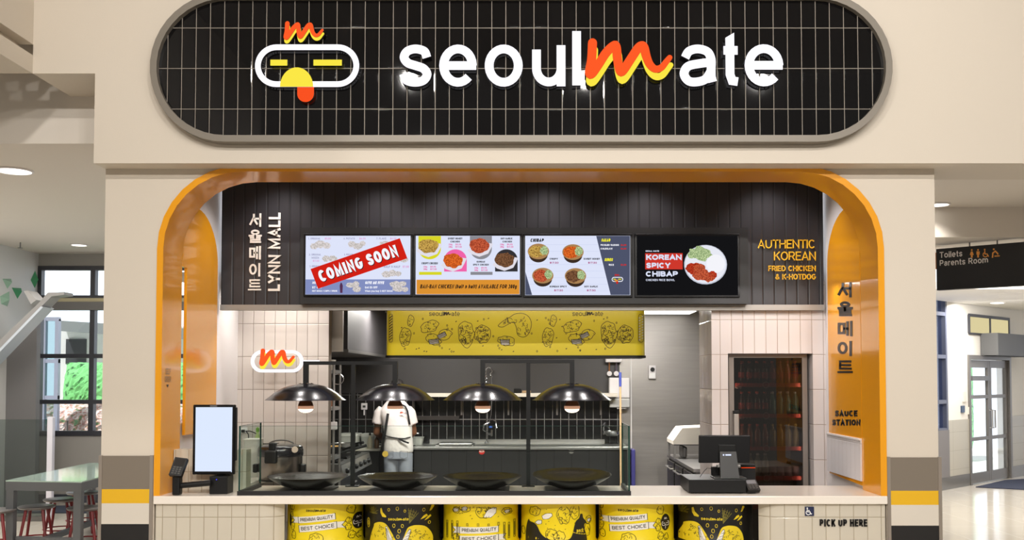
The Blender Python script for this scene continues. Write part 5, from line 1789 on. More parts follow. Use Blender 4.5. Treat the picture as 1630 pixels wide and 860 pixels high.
b.loft([ring(bx_ + .002, yp_, pz(720.5), .178, .122), ring(bx_ + .004, yp_, pz(712), .180, .124), ring(bx_ + .002, yp_, pz(696), .168, .118), ring(bx_ - .010, yp_ + .005, pz(680), .176, .12), ring(bx_ - .024, yp_ + .015, pz(662), .196, .122), ring(bx_ - .032, yp_ + .022, pz(653), .188, .115), ring(bx_ - .034, yp_ + .03, pz(646), .155, .100), ring(bx_ - .036, yp_ + .036, pz(639), .11, .085), ring(bx_ - .037, yp_ + .05, pz(634), .070, .068)])
for sh, el, k in ((sh_l, el_l, .60), (sh_r, el_r, .60)):
    b.tube([sh + Vector((.03 if sh is sh_l else -.03, 0, .012)), sh.lerp(el, .12), sh.lerp(el, k)], [.062, .072, .078], 18)
tee = b.build('tee_shirt', TEE, t, remesh=(.010, 6))
JEAN = mat('jeans_grey', (138, 142, 152), .8, bump=(18, .5), noise=(12, .12))
b = MB()
b.loft([ring(bx_, yp_, .80, .172, .125), ring(bx_, yp_, .88, .170, .124), ring(bx_, yp_, .97, .160, .112)])
for s_ in (-1, 1):
    hx = bx_ + s_ * .086
    b.tube([(hx, yp_ - .003, .86), (hx, yp_ - .005, .70), (hx + s_ * .012, yp_ + .005, .50), (hx + s_ * .016, yp_ - .01, .30), (hx + s_ * .016, yp_ - .005, .11)], [.094, .092, .078, .072, .066], 18)
jn = b.build('jeans', JEAN, t, remesh=(.011, 5))
b = MB()
for x in (bx_ - .085, bx_ + .085):
    q = [(x - .045, .90), (x + .045, .90), (x + .045, .83), (x, .81), (x - .045, .83)]
    b.polys(stroke(q, .004, True), lambda u, v, h: Vector((u, yp_ - .118 - h, v)), .012)
b.build('pocket_stitching', mat('stitch_grey', (96, 98, 108), .8), jn, fix=False)
for s_ in (-1, 1):
    hx = bx_ + s_ * .10
    b = MB().loft([ring(hx, yp_ + .04, .0, .052, .145), ring(hx, yp_ + .04, .03, .052, .145), ring(hx, yp_ + .03, .07, .048, .12), ring(hx, yp_ + .0, .11, .045, .07)])
    for i in range(len(b.v)): b.v[i].z += .012
    b.build('shoe', BLACKM, t, smooth=50)
HAIR = mat('hair_dark', (24, 18, 16), .7, bump=(160, .5))
b = MB().lathe([(.084, .0), (.086, .03), (.083, .066), (.066, .102), (.038, .121), (.004, .127)], hd + Vector((0, .008, .03)), 24)
b.build('hair', HAIR, t, smooth=60)
APR = mat('apron_black', (22, 21, 23), .7)
yb_ = yp_ - .135


def back_path(pts, dy=0.):
    """points on the person's back as seen in the photo"""
    return [Vector((px(a), yb_ + d + dy, pz(b2))) for a, b2, d in pts]


def strap(pts, w, nm):
    p3 = [Vector(p) for p in pts]
    b = MB()
    vs = []
    for i, p in enumerate(p3):
        a, c = p3[max(i - 1, 0)], p3[min(i + 1, len(p3) - 1)]
        d = (c - a).normalized()
        s_ = Vector((-d.z, 0, d.x)).normalized() * w / 2
        for e in (p - s_, p + s_): vs += [e + Vector((0, -.004, 0)), e + Vector((0, .006, 0))]
    fs = []
    for i in range(len(p3) - 1):
        k = i * 4
        fs += [(k, k + 4, k + 6, k + 2), (k + 1, k + 3, k + 7, k + 5), (k, k + 1, k + 5, k + 4), (k + 2, k + 6, k + 7, k + 3)]
    b.add(vs, fs)
    return b.build(nm, APR, t)


strap(back_path([(619.5, 658, .028), (618.2, 668, .02), (616.5, 678, .022), (614.5, 690, .034), (613, 697, .05)]), .030, 'apron_strap')
strap(back_path([(633, 644.0, .075), (641, 644.5, .062), (646.5, 647, .05), (650, 654, .04), (651.8, 664, .042), (653.4, 676, .06)]), .022, 'apron_strap')
strap(back_path([(612, 691.5, .075), (617, 693.5, .035), (626, 695.5, .012), (636, 697, .006), (646, 697.5, .014), (655, 695.5, .06)]), .012, 'apron_tie')
strap(back_path([(637, 697, .0), (641, 699.5, -.004), (646, 702, -.004), (653, 704.5, .01)]), .020, 'apron_tie')
b = MB()
b.loft([[(px(a), yp_ + d, pz(c)) for a, c, d in row] for row in (
    [(609, 690, -.02), (613, 692, -.09), (613, 692, -.075), (609, 690, .13), (630, 690, .15), (630, 690, .16), (607, 690, .14)],
    [(607, 715, -.03), (613, 716, -.13), (613, 716, -.115), (610, 716, .13), (630, 715, .16), (630, 715, .175), (605, 715, .15)],
    [(604, 762, -.03), (615, 764, -.14), (615, 764, -.125), (608, 764, .13), (630, 764, .16), (630, 764, .175), (602, 764, .15)])])
b.build('apron_skirt', APR, t, smooth=50)
c = Vector((px(616.5), yb_ - .018, pz(721.5)))
MB().lathe([(.034, -.002), (.036, 0), (.034, .002), (.001, .002)], c, 24, axis='y').build('round_badge', mat('badge_yellow', (196, 164, 70), .4), t)
b = MB()
a, c_ = P(639, 659, yp_), P(645, 654.5, yp_)
b.polys(script_m(a.x, c_.x, a.z, c_.z, .26)[0], lambda u, v, h: Vector((u, yb_ + .02 - h, v)), .012)
b.build('shirt_script', mat('print_red', (206, 92, 70), .6), tee, fix=False)
a, c_ = P(645.5, 659, yp_), P(650.5, 655.5, yp_)
MB().polys(text2d('ate', a.x, c_.x, a.z, c_.z, .14)[0], lambda u, v, h: Vector((u, yb_ + .025 - h, v)), .012).build('shirt_lettering', mat('print_grey', (120, 116, 120), .6), tee, fix=False)

# ------------------------------------------------------------------ sink bench
yb0 = 4.96
x0, x1 = X(657, yb0, 714), X(1001, yb0, 714)
zb1 = Z(711.5, yb0)
t = thing('sink_bench', 'long steel-topped sink bench with black boarded front along the back wall', 'sink bench', ((x0 + x1) / 2, 5.2, 0.012))
MB().box(x0 + .01, x1 - .02, yb0 + .02, yk - .02, .012, zb1 - .035).build('front_panel', BENCHB, t)
b = MB()
b.rbox(x0, x1, yb0, yk - .01, zb1 - .036, zb1, .006)
tp = b.build('top', STEEL, t)
MB().box(x0 + .14, X(962, yk), yk - .03, yk - .004, zb1, Z(699.5, yk)).build('upstand', STEEL, t)
MB().rbox(X(694, 5.2), X(755, 5.2), 5.08, 5.50, zb1 - .006, zb1 + .012, .01).build('sink_bowl', STEELD, t)
MB().lathe([(.034, -.002), (.036, 0), (.034, .002), (.001, .002)], (X(767, yb0), yb0 + .017, Z(719.5, yb0)), 24, axis='y').build('round_sticker', mat('sticker_red', (196, 44, 40), .4), t)
b = MB().polys(stroke([(X(767 + a, yb0), Z(719 + c, yb0)) for a, c in ((-3, -1.2), (3, -1.2), (3.4, .3), (1, 1), (-1, 1), (-3.4, .3))], .006, True), front(yb0 + .012), .0)
b.build('sticker_line', PWHT, t, fix=False)
b = MB()
b.polys(stroke([(X(909.5 + a, yb0), Z(716.5 + c, yb0)) for a, c in ((-3.5, -1.6), (3.5, -1.6), (4, .3), (1.2, 1.4), (-1.2, 1.4), (-4, .3))], .007, True), front(yb0 + .018), .0)
b.polys([quad2(906, 913, 720, 720.9, yb0 + .018), quad2(907, 912, 721.6, 722.3, yb0 + .018)], front(yb0 + .018), .0)
b.build('wall_sticker', mat('print_grey_light', (150, 146, 142), .5), t, fix=False)
# spray tap
ytp = 5.5
t = thing('spray_tap', 'tall chrome spring spray tap standing on the sink bench', 'tap', (X(778, ytp), ytp, zb1))
xt = X(775, ytp)
b = MB()
b.cyl((xt, ytp, zb1), (xt, ytp, Z(610, ytp)), .010, 12)
b.lathe([(.03, 0), (.03, .02), (.012, .03)], (xt, ytp, zb1), 16)
b.build('riser', CHROME, t, smooth=40)
pts = []
zA, zB = Z(622, ytp), Z(590, ytp)
xa_, xb2_ = X(774, ytp), X(782, ytp)
path = [(xa_, zA)] + [(xa_, zA + (zB - zA) * k / 6) for k in range(1, 7)] + arc((xa_ + xb2_) / 2, zB, (xb2_ - xa_) / 2, .04, 180, 0, 10) + [(xb2_, Z(600, ytp))]
hel = []
fine = spl(path, False, 6)
for i, p in enumerate(fine):
    a = i * 1.1
    hel.append((p[0] + .013 * cos(a), ytp + .013 * sin(a), p[1]))
MB().tube(hel, .0042, 5).build('spring', CHROME, t, smooth=60)
MB().tube([(xb2_, ytp, Z(598, ytp)), (X(783, ytp), ytp, Z(625, ytp)), (X(782, ytp), ytp, Z(660, ytp)), (X(778.5, ytp), ytp, Z(672, ytp))], .007, 8).build('hose', CHROME, t, smooth=60)
b = MB().tube([(X(785, ytp), ytp - .05, Z(668, ytp)), (X(790, ytp), ytp - .1, Z(671, ytp)), (X(791, ytp), ytp - .12, Z(681, ytp))], .010, 8)
b.tube([(xt, ytp, Z(688, ytp)), (X(770, ytp), ytp - .1, Z(684, ytp)), (X(771, ytp), ytp - .1, Z(676, ytp)), (X(780, ytp), ytp - .08, Z(672, ytp))], .010, 8)
b.cyl((xt, ytp, Z(691, ytp)), (X(783, ytp), ytp - .06, Z(691, ytp)), .014, 10)
b.cyl((X(783, ytp), ytp - .06, Z(694, ytp)), (X(783, ytp), ytp - .06, Z(684, ytp)), .013, 10)
b.build('spout', CHROME, t, smooth=50)
MB().lathe([(.02, 0), (.024, .012), (.018, .024), (.002, .026)], (X(781.5, ytp), ytp - .06, Z(681, ytp)), 14).build('blue_knob', mat('tap_blue', (44, 90, 190), .35), t, smooth=50)
MB().rbox(X(700, 5.15), X(752, 5.15), 5.06, 5.34, zb1 + .013, Z(705, 5.15), .008).build('tray', STEEL).__setitem__('label', 'flat steel tray lying over the sink bowl')
tag(bpy.data.objects['tray'], None, 'tray')
# shelf on the back wall
ysh = 5.3
za = Z(632, ysh)
t = thing('wall_shelf', 'long pale shelf on steel brackets across the black tiled wall', 'shelf', (X(830, ysh), ysh, za))
MB().box(X(655, ysh), X(983, ysh), ysh, yk - .002, za, za + .045).build('board', mat('shelf_cream', (222, 214, 200), .45), t)
for pxb in (734, 809, 887, 957, 656.5):
    xb3 = X(pxb, 5.5)
    b = MB().box(xb3 - .011, xb3 + .011, yk - .02, yk - .001, Z(661, yk), za)
    b.prism([(yk - .02, za - .02), (ysh + .04, za), (yk - .02, za)], lambda u, v, d: (d, u, v), xb3 - .006, xb3 + .006)
    b.build('bracket', mat('bracket_grey', (112, 106, 102), .45, metal=.4), t)
o = MB().rbox(X(818, 5.4), X(830, 5.4), 5.36, 5.5, za + .046, Z(619, 5.4), .005).build('spice_tin', BLACKP)
tag(o, 'small black tin standing on the wall shelf behind the right lamp post', 'tin')
o = MB().rbox(X(831, 5.4), X(845, 5.4), 5.37, 5.5, za + .046, Z(622, 5.4), .005).build('paper_box', mat('card_brown', (168, 140, 104), .7))
tag(o, 'small brown box on the wall shelf beside the black tin', 'box')
o = MB().box(X(655, yk - .03), X(731, yk - .03), yk - .05, yk - .001, Z(669, yk - .03), Z(662.5, yk - .03)).build('knife_rail', mat('rail_dark', (66, 62, 60), .4, metal=.4))
tag(o, 'dark magnetic knife rail on the black tiled wall right of the person', 'rail')
t = thing('skimmer', 'small steel skimmer hanging from the knife rail beside the person', 'skimmer', (X(661, yk - .07), yk - .07, Z(690, yk)))
MB().tube([(X(661, 5.53), 5.53, Z(671, 5.53)), (X(661.5, 5.53), 5.53, Z(686, 5.53))], .005, 6).build('handle', STEELD, t)
MB().rbox(X(654, 5.53), X(668, 5.53), 5.50, 5.54, Z(692, 5.53), Z(689, 5.53), .008).build('head', STEEL, t)
# tub at the right of the person
o = MB().loft([ring(X(664, 5.3), 5.3, zb1 + .0005, .07, .07, 24, 4), ring(X(664, 5.3), 5.3, Z(697, 5.3), .085, .085, 24, 4), ring(X(664, 5.3), 5.3, Z(696, 5.3), .09, .09, 24, 4)]).build('tub', mat('tub_cloudy', (190, 190, 184), .4))
tag(o, 'small cloudy plastic tub on the sink bench beside the person', 'tub')

# ------------------------------------------------------------------ left cooking line
zr0 = .90
t = thing('cooking_range', 'black and steel cooking range along the left side of the kitchen', 'cooking range', (-2.4, 3.9, .012))
rx1 = -1.98
MB().box(-2.98, rx1, 2.95, 4.6, .10, zr0 - .10).build('body', mat('range_black', (30, 29, 29), .35, metal=.3), t)
for y in (3.0, 4.5):
    for x in (-2.9, -2.06): MB().cyl((x, y, .012), (x, y, .10), .025, 10).build('foot', STEELD, t)
MB().box(-2.98, rx1 + .03, 2.92, 4.63, zr0 - .10, zr0).build('top', STEELD, t)
MB().prism([(rx1 + .03, zr0 - .01), (rx1 + .06, zr0 - .14), (rx1, zr0 - .14)], lambda u, v, d: (u, d, v), 2.93, 4.62).build('knob_panel', STEEL, t)
for k in range(6):
    y = 3.1 + k * .26
    MB().lathe([(.028, 0), (.028, .02), (.02, .035), (.002, .036)], (rx1 + .045, y, zr0 - .08), 14, axis='x').build('knob', BLACKP, t)
    o = MB().tube([(rx1 + .06, y - .09, zr0 - .22), (rx1 + .09, y - .09, zr0 - .22), (rx1 + .09, y + .09, zr0 - .22), (rx1 + .06, y + .09, zr0 - .22)], .009, 6) if k % 3 == 1 else None
    if o: o.build('door_handle', STEEL, t)
for k, y in enumerate((3.25, 3.75, 4.3)):
    b = MB()
    for q in range(4): b.box(-2.42, -2.02, y - .16 + q * .1, y - .145 + q * .1, zr0, zr0 + .02)
    b.box(-2.42, -2.40, y - .16, y + .155, zr0, zr0 + .02)
    b.box(-2.04, -2.02, y - .16, y + .155, zr0, zr0 + .02)
    b.build('pan_support', BLACKM, t)


def pan(name, lab, c, r, h, hdl, m):
    t = thing(name, lab, 'pan', c, 'pans on the cooking range')
    MB().lathe([(.01, 0), (r * .8, 0), (r, h), (r + .004, h), (r * .82, .006), (.01, .006)], c, 28).build('pan_body', m, t, smooth=40)
    d = Vector(hdl)
    s0 = Vector(c) + Vector((d.x, d.y, 0)).normalized() * r + Vector((0, 0, h * .85))
    MB().tube([s0, s0 + d * .4, s0 + d], [.012, .013, .016], 8).build('handle', BLACKP, t)
    return t


PANB = mat('pan_black', (34, 33, 33), .35)
pan('frying_pan', 'black frying pan on the range, long handle pointing to the post', (-2.22, 3.25, zr0 + .02), .15, .06, (.30, .12, .09), PANB)
pan('frying_pan', 'black deep pan at the middle of the cooking range', (-2.2, 3.75, zr0 + .02), .14, .09, (.2, -.12, .06), PANB)
pan('saucepan', 'steel saucepan at the far end of the cooking range', (-2.2, 4.3, zr0 + .02), .12, .11, (.16, -.1, .03), STEEL)
o = MB().rbox(X(536, 4.4), X(566, 4.4), 4.32, 4.5, zr0 + .145, zr0 + .165, .004)
o = MB().obox((-2.33, 4.02, zr0 + .10), (.16, .02, .0), (-.02, .10, 0), (0, 0, .011)).build('chopping_board', mat('board_wood', (196, 150, 84), .55, noise=(14, .12)))
tag(o, 'wooden chopping board lying across the range behind the pans', 'board')
# back bench left of the person with tubs
yb2 = 5.06
x0b, x1b = -2.98, X(605, yb2, 716)
zb2 = Z(714.5, yb2)
t = thing('prep_bench', 'pale-topped prep bench in the back left corner of the kitchen', 'bench', ((x0b + x1b) / 2, 5.3, .012))
MB().box(x0b, x1b - .02, yb2 + .02, yk - .01, .012, zb2 - .03).build('cabinet', BENCHB, t)
MB().rbox(x0b, x1b, yb2, yk - .005, zb2 - .03, zb2, .005).build('top', mat('bench_white', (214, 208, 198), .35), t)
CLOUD = mat('tub_cloudy', (190, 190, 184), .4)
for k, (xa, xb3, y, zt2, lab) in enumerate(((543, 575, 5.28, 690, 'large cloudy plastic tub on the prep bench, left one'), (577, 599.5, 5.32, 690.5, 'cloudy plastic tub on the prep bench beside the person'))):
    a, c = X(xa, y), X(xb3, y)
    zt3 = Z(zt2, y)
    t = thing('storage_tub', lab, 'tub', ((a + c) / 2, y, zb2), 'plastic tubs on the prep bench')
    cx, rx = (a + c) / 2, (c - a) / 2
    MB().loft([ring(cx, y, zb2 + .0005, rx * .88, .13, 28, 6), ring(cx, y, zt3 - .03, rx * .98, .15, 28, 6)]).build('tub_body', CLOUD, t, smooth=40)
    MB().loft([ring(cx, y, zt3 - .03, rx, .155, 28, 6), ring(cx, y, zt3, rx, .155, 28, 6)]).build('rim', mat('rim_white', (216, 214, 208), .4), t, smooth=40)
for k, (a, zt3, m_) in enumerate(((600.5, 697, 'sauce_brown'), (589.5, 699, 'sauce_cream'))):
    x = X(a, 5.12)
    t = thing('sauce_bottle', ['brown sauce bottle nearest the person on the prep bench', 'cream sauce bottle before the smaller tub on the prep bench'][k], 'bottle', (x, 5.12, zb2), 'sauce bottles beside the person')
    MB().lathe([(.02, .0005), (.03, .004), (.03, .10), (.012, .14), (.012, .16)], (x, 5.12, zb2), 16).build('bottle', mat(m_, (120, 84, 52) if k == 0 else (206, 196, 170), .4), t, smooth=40)
    MB().lathe([(.014, .16), (.014, .18), (.004, .20)], (x, 5.12, zb2), 12).build('cap', BLACKP, t, smooth=40)
# little boxes on the black wall
for (a, b2, c, d_, lab, m_) in ((575, 642, 584.5, 652.5, 'small white thermometer box with a probe on the black tiled wall', WHITE),):
    t = thing('wall_thermometer', lab, 'thermometer', (X(580, yk), yk, Z(660, yk)))
    MB().rbox(X(a, yk - .03), X(c, yk - .03), yk - .035, yk - .001, Z(d_, yk - .03), Z(b2, yk - .03), .006).build('case', m_, t)
    MB().box(X(577.5, yk - .04), X(582, yk - .04), yk - .038, yk - .034, Z(649, yk), Z(645.5, yk)).build('display', mat('lcd_dark', (70, 72, 70), .2), t)
    MB().box(X(579, yk - .02), X(581, yk - .02), yk - .02, yk - .001, Z(661, yk), Z(652, yk)).build('probe', WHITE, t)
# shelf rack behind the end of the tiled wall
yrk = 2.5
t = thing('wire_rack', 'tall steel shelving rack standing behind the left tiled wall', 'rack', (X(520, yrk), yrk, .012))
xra, xrb = -2.45, X(531.5, yrk)
for x in (xra, xrb):
    for y in (yrk, yrk + .3):
        MB().cyl((x, y, .012), (x, y, 1.93), .0125, 10).build('upright', STEEL, t, smooth=40)
for pyq in (592, 651, 730, 783):
    zq = Z(pyq, yrk)
    b = MB()
    b.box(xra, xrb, yrk - .008, yrk + .008, zq - .016, zq + .016)
    b.box(xra, xrb, yrk + .292, yrk + .308, zq - .016, zq + .016)
    for x in (xra, xrb): b.box(x - .008, x + .008, yrk, yrk + .3, zq - .016, zq + .016)
    for q in range(9): b.tube([(xra + (xrb - xra) * (q + .5) / 9, yrk, zq + .016), (xra + (xrb - xra) * (q + .5) / 9, yrk + .3, zq + .016)], .003, 5)
    b.build('shelf', STEEL, t)
for k, (pyq, m_, lab) in enumerate(((592, PWHT, 'white tub on the top shelf of the steel rack'), (651, mat('tub_copper', (160, 110, 84), .4), 'copper coloured tub on the middle shelf of the steel rack'))):
    zq = Z(pyq, yrk) + .0195
    x = xrb - .08
    o = MB().loft([ring(x, yrk + .15, zq, .055, .08), ring(x, yrk + .15, zq + .1, .065, .09)]).build('rack_tub', m_, smooth=40)
    tag(o, lab, 'tub')
t = thing('mixing_whisk', 'steel wire loop whisk hanging from the side of the steel rack', 'whisk', (xrb + .08, yrk + .02, 1.7))
cx_, cz_ = X(538, yrk), Z(604, yrk)
MB().tube([(cx_ + .055 * cos(a) , yrk, cz_ + .05 * sin(a)) for a in [q * .3927 for q in range(16)]], .0045, 6, closed=True).build('loop', CHROME, t, smooth=60)
MB().cyl((cx_ - .055, yrk, cz_ - .02), (xrb + .012, yrk, cz_ - .03), .005, 6).build('handle', CHROME, t)
o = MB().rbox(X(525, yrk - .05), X(536.5, yrk - .05), yrk - .06, yrk - .0115, Z(684.5, yrk - .05), Z(672, yrk - .05), .008).build('hanging_timer', WHITE)
tag(o, 'small white timer clipped to the front post of the steel rack', 'timer')

# ------------------------------------------------------------------ right end of the kitchen
yw = yk - .01
t = thing('water_heater', 'small white water heater box with two pipes on the steel wall', 'water heater', (X(977, yw), yw, Z(577, yw)))
MB().rbox(X(964, yw - .1), X(990, yw - .1), yw - .12, yw - .002, Z(577, yw - .1), Z(556, yw - .1), .01).build('case', WHITE, t)
MB().lathe([(.028, -.012), (.03, 0), (.03, .004)], (X(977, yw - .1), yw - .12, Z(567, yw - .1)), 18, axis='y').build('dial', mat('dial_grey', (190, 188, 184), .4), t)
for a, col in ((970, (176, 120, 80)), (981, (120, 110, 130))):
    p_ = MB().cyl((X(a, yw - .04), yw - .045, Z(577, yw)), (X(a, yw - .04), yw - .045, Z(592, yw)), .009, 8).build('pipe', mat('pipe%d' % a, col, .3, metal=.7), t)
    MB().lathe([(.014, -.01), (.032, -.004), (.032, .004), (.014, .004)], (X(a, yw - .04), yw - .05, Z(595, yw)), 18, axis='y').build('wall_collar', WHITE, p_)
t = thing('towel_dispenser', 'white paper towel dispenser on the steel wall behind the broom', 'dispenser', (X(985, yw), yw, Z(650, yw)))
b = MB().rbox(X(969.5, yw - .1), X(1002, yw - .1), yw - .13, yw - .008, Z(634, yw - .1), Z(601.5, yw - .1), .015, 3)
b.build('cover', WHITE, t)
MB().rbox(X(970, yw - .1), X(1002, yw - .1), yw - .125, yw - .008, Z(649, yw - .1), Z(634.5, yw - .1), .012, 3).build('lower_cover', mat('clear_grey', (200, 200, 198), .25), t)
MB().box(X(982, yw - .1), X(997, yw - .1), yw - .10, yw - .085, Z(651, yw - .1), Z(648.5, yw - .1)).build('paper_towel', WHITE, t)
t = thing('broom', 'broom with a wooden handle and blue grip leaning at the bench end', 'broom', (X(988, 4.8), 4.8, .012))
xa, xb3 = X(988.5, 4.86), X(987.3, 5.0)
a, c = Vector((xa + .06, 4.82, .10)), Vector((xb3 + .06, 4.94, Z(593, 4.94)))
a.x, c.x = X(988.5, 4.82, 760), X(987.2, 4.94)
MB().tube([a, a.lerp(c, .5), a.lerp(c, .93)], .0125, 10).build('handle', mat('broom_wood', (214, 178, 134), .5), t, smooth=40)
MB().tube([a.lerp(c, .90), c], .016, 10).build('grip', mat('grip_blue', (70, 84, 170), .4), t, smooth=40)
MB().loft([ring(a.x, a.y, .012, .16, .035, 20, 5), ring(a.x, a.y, .10, .14, .028, 20, 5), ring(a.x, a.y, .13, .13, .02, 20, 5)]).build('brush_head', mat('brush_yellow', (196, 160, 60), .7), t)
t = thing('wall_switch_box', 'small white isolator switch with a black dial on the steel wall', 'switch box', (X(1038, yw), yw, Z(604, yw)))
MB().rbox(X(1032.5, yw - .04), X(1044, yw - .04), yw - .055, yw - .002, Z(603.5, yw - .04), Z(582, yw - .04), .008).build('case', WHITE, t)
MB().lathe([(.026, -.02), (.028, -.012), (.028, 0)], (X(1038.4, yw - .04), yw - .056, Z(588.5, yw - .04)), 20, axis='y').build('dial', BLACKP, t)
MB().rbox(X(1034, yw - .06), X(1043, yw - .06), yw - .06, yw - .054, Z(602, yw - .06), Z(594.5, yw - .06), .003).build('cover', mat('switch_clear', (236, 236, 234), .3), t)
# hand basin
t = thing('hand_basin', 'small steel hand basin on the steel wall behind the bench end', 'basin', (X(974, 5.4), 5.4, Z(697, 5.4)))
c = Vector((X(974, 5.42), 5.42, Z(693, 5.42)))
MB().lathe([(.01, 0), (.06, .005), (.10, .04), (.11, .055), (.118, .055), (.11, .035), (.07, -.008), (.01, -.012)], c, 28).build('bowl', CHROME, t, smooth=50)
MB().cyl((c.x - .05, yk - .02, c.z + .02), (c.x - .05, 5.46, c.z + .02), .03, 12).build('arm', STEEL, t)
MB().tube([(c.x - .10, 5.52, c.z), (c.x - .10, 5.52, c.z + .10), (c.x - .07, 5.46, c.z + .13), (c.x - .04, 5.42, c.z + .10)], .014, 10).build('spout', CHROME, t, smooth=50)
o = MB().rbox(X(1002.5, 5.5), X(1009, 5.5), 5.36, 5.56, .012, Z(715, 5.45), .01).build('cleaning_box', mat('box_blue', (72, 70, 140), .5))
tag(o, 'blue box standing on the floor by the steel wall beside the glass', 'box')

# prep fridge and dishwasher hood on the right
y0, y1 = 2.45, 4.3
xq = X(1069.5, y0, 720)
xq2 = 2.96
zq = .90
t = thing('prep_fridge', 'low steel prep fridge with dark doors, receding behind the till', 'fridge', (2.4, 3.3, .012))
xf = X(1070, 3.9, 720)
xfd = xf
MB().box(xfd + .02, xq2, y0 + .0, y1, .10, zq - .03).build('body', STEELD, t)
MB().box(xfd, xq2, y0 - .0, y1, zq - .03, zq).build('top', STEEL, t)
for k in range(3):
    a = y0 + .04 + k * .6
    d_ = MB().rbox(xfd - .012, xfd + .02, a, a + .54, .14, zq - .05, .008).build('door', mat('door_dark', (44, 42, 42), .25, metal=.5), t)
    MB().tube([(xfd - .012, a + .06, zq - .12), (xfd - .04, a + .06, zq - .12), (xfd - .04, a + .46, zq - .12), (xfd - .012, a + .46, zq - .12)], .009, 6).build('handle', STEEL, d_)
for x in (xfd + .06, xq2 - .06):
    for y in (y0 + .06, y1 - .06): MB().cyl((x, y, .012), (x, y, .10), .022, 10).build('foot', BLACKM, t)
t = thing('dish_cover', 'white sloping plastic cover over a machine on the prep fridge', 'cover', (2.2, 3.9, zq))
xa, xb3 = X(1069.5, 3.7, 700), X(1094, 3.7, 700)
zA, zB = Z(704, 3.7), Z(681, 3.7)
MB().prism([(xa, zA - .02), (xa, zA + .02), (xa + .10, zB), (xb3 + .4, zB + .02), (xb3 + .4, zA - .02)], lambda u, v, d: (u, d, v), 3.6, 4.1).build('cover', mat('cover_white', (226, 220, 210), .6), t)
MB().box(xa + .01, xb3 + .38, 3.61, 4.09, zA - .03, zA - .02).build('edge', BLACKM, t)
for x in (xa + .02, xb3 + .36):
    for y in (3.63, 4.07): MB().box(x - .012, x + .012, y - .012, y + .012, zq, zA - .03).build('leg', STEEL, t)
o = MB().rbox(xa + .12, xb3 + .0, 3.7, 4.0, zq + .0005, zA - .05, .02).build('mixer_body', STEELD)
tag(o, 'dull steel machine standing under the white sloping cover', 'machine')

# ------------------------------------------------------------------ rice cooker and things on the left return
yc = 1.10
cx = X(446.5, yc, 740)
rc = (X(482, yc, 740) - X(411.5, yc, 740)) / 2
zb3 = zc
t = thing('rice_cooker', 'large steel rice cooker with a black lid by the left tiled wall', 'rice cooker', (cx, yc, zb3))
zl = Z(724, yc)
zt2 = Z(709, yc)
MB().lathe([(rc * .93, .0), (rc * .95, .012), (rc * .97, .02), (rc * .97, zl - zb3)], (cx, yc, zb3), 48).build('drum_body', mat('cooker_steel', (138, 130, 124), .24, metal=.95, brushed=(40, 40, 1), noise=(8, .1)), t, smooth=40)
MB().lathe([(rc * .94, -.001), (rc * .95, .014)], (cx, yc, zb3), 48).build('base_ring', BLACKP, t)
ld = MB().lathe([(rc * .99, zl - zb3 - .01), (rc * 1.01, zl - zb3), (rc * 1.01, zl - zb3 + .04), (rc * .97, zt2 - zb3 - .01), (rc * .90, zt2 - zb3), (rc * .5, zt2 - zb3 + .008), (.01, zt2 - zb3 + .01)], (cx, yc, zb3), 48).build('lid', mat('lid_black', (24, 22, 28), .22, coat=.3), t, smooth=40)
MB().lathe([(.024, -.004), (.026, 0), (.026, .004)], (X(469, yc - rc), yc - rc * .86, Z(716.5, yc - rc)), 20, axis='y').build('round_badge', mat('badge_pale', (206, 190, 176), .4), ld)
xk = X(433, yc - rc)
b = MB().rbox(xk - .05, xk + .05, yc - rc - .035, yc - rc + .03, Z(738, yc - rc), Z(717, yc - rc), .014, 3)
b.build('latch', BLACKP, t)
MB().rbox(xk - .022, xk + .03, yc - rc - .01, yc - rc + .07, Z(718, yc - rc), Z(705, yc - rc), .012, 3).build('latch_lever', BLACKP, t)
for s_ in (-1, 1):
    MB().rbox(cx + s_ * rc * .96, cx + s_ * (rc * .96 + .04), yc - .06, yc + .0, Z(752, yc), Z(738, yc), .012, 3).build('side_handle', BLACKP, t)
pts = arc(cx, 0, rc * .6, rc * .5, 200, 340, 12)
MB().tube([(u, yc + .02, zt2 + .012 + .03 * sin(pi * i / (len(pts) - 1))) for i, (u, v) in enumerate(pts)], .006, 8).build('carry_handle', STEELD, t)
ye = 1.35
x0 = X(387, ye, 705)
t = thing('utensil_tub', 'cloudy plastic tub behind the left end of the glass guard', 'tub', (x0 + .07, ye, zb3))
a, c = X(391, ye, 705), X(416, ye, 705)
MB().loft([ring((a + c) / 2, ye, zb3 + .0005, (c - a) * .44, .07, 24, 6), ring((a + c) / 2, ye, Z(700, ye), (c - a) * .5, .08, 24, 6)]).build('tub_body', CLOUD, t, smooth=40)
MB().loft([ring((a + c) / 2, ye, Z(700, ye), (c - a) * .52, .085, 24, 6), ring((a + c) / 2, ye, Z(698.5, ye), (c - a) * .52, .085, 24, 6)]).build('rim', mat('rim_white', (216, 214, 208), .4), t, smooth=40)
t = thing('spray_bottle', 'small green bottle standing behind the cloudy tub at the left wall', 'bottle', (X(411, 1.55), 1.55, zb3))
MB().lathe([(.028, .0005), (.03, .01), (.03, .30), (.012, .35), (.012, .37)], (X(411, 1.55), 1.55, zb3), 16).build('bottle', mat('bottle_green', (168, 190, 120), .3), t, smooth=40)
MB().lathe([(.016, .37), (.016, .40), (.004, .41)], (X(411, 1.55), 1.55, zb3), 12).build('cap', mat('cap_green', (110, 160, 60), .4), t, smooth=40)
t = thing('power_socket', 'power socket with a black plug on the left tiled wall above the cooker', 'socket', (X(389, yl), yl, Z(690, yl)))
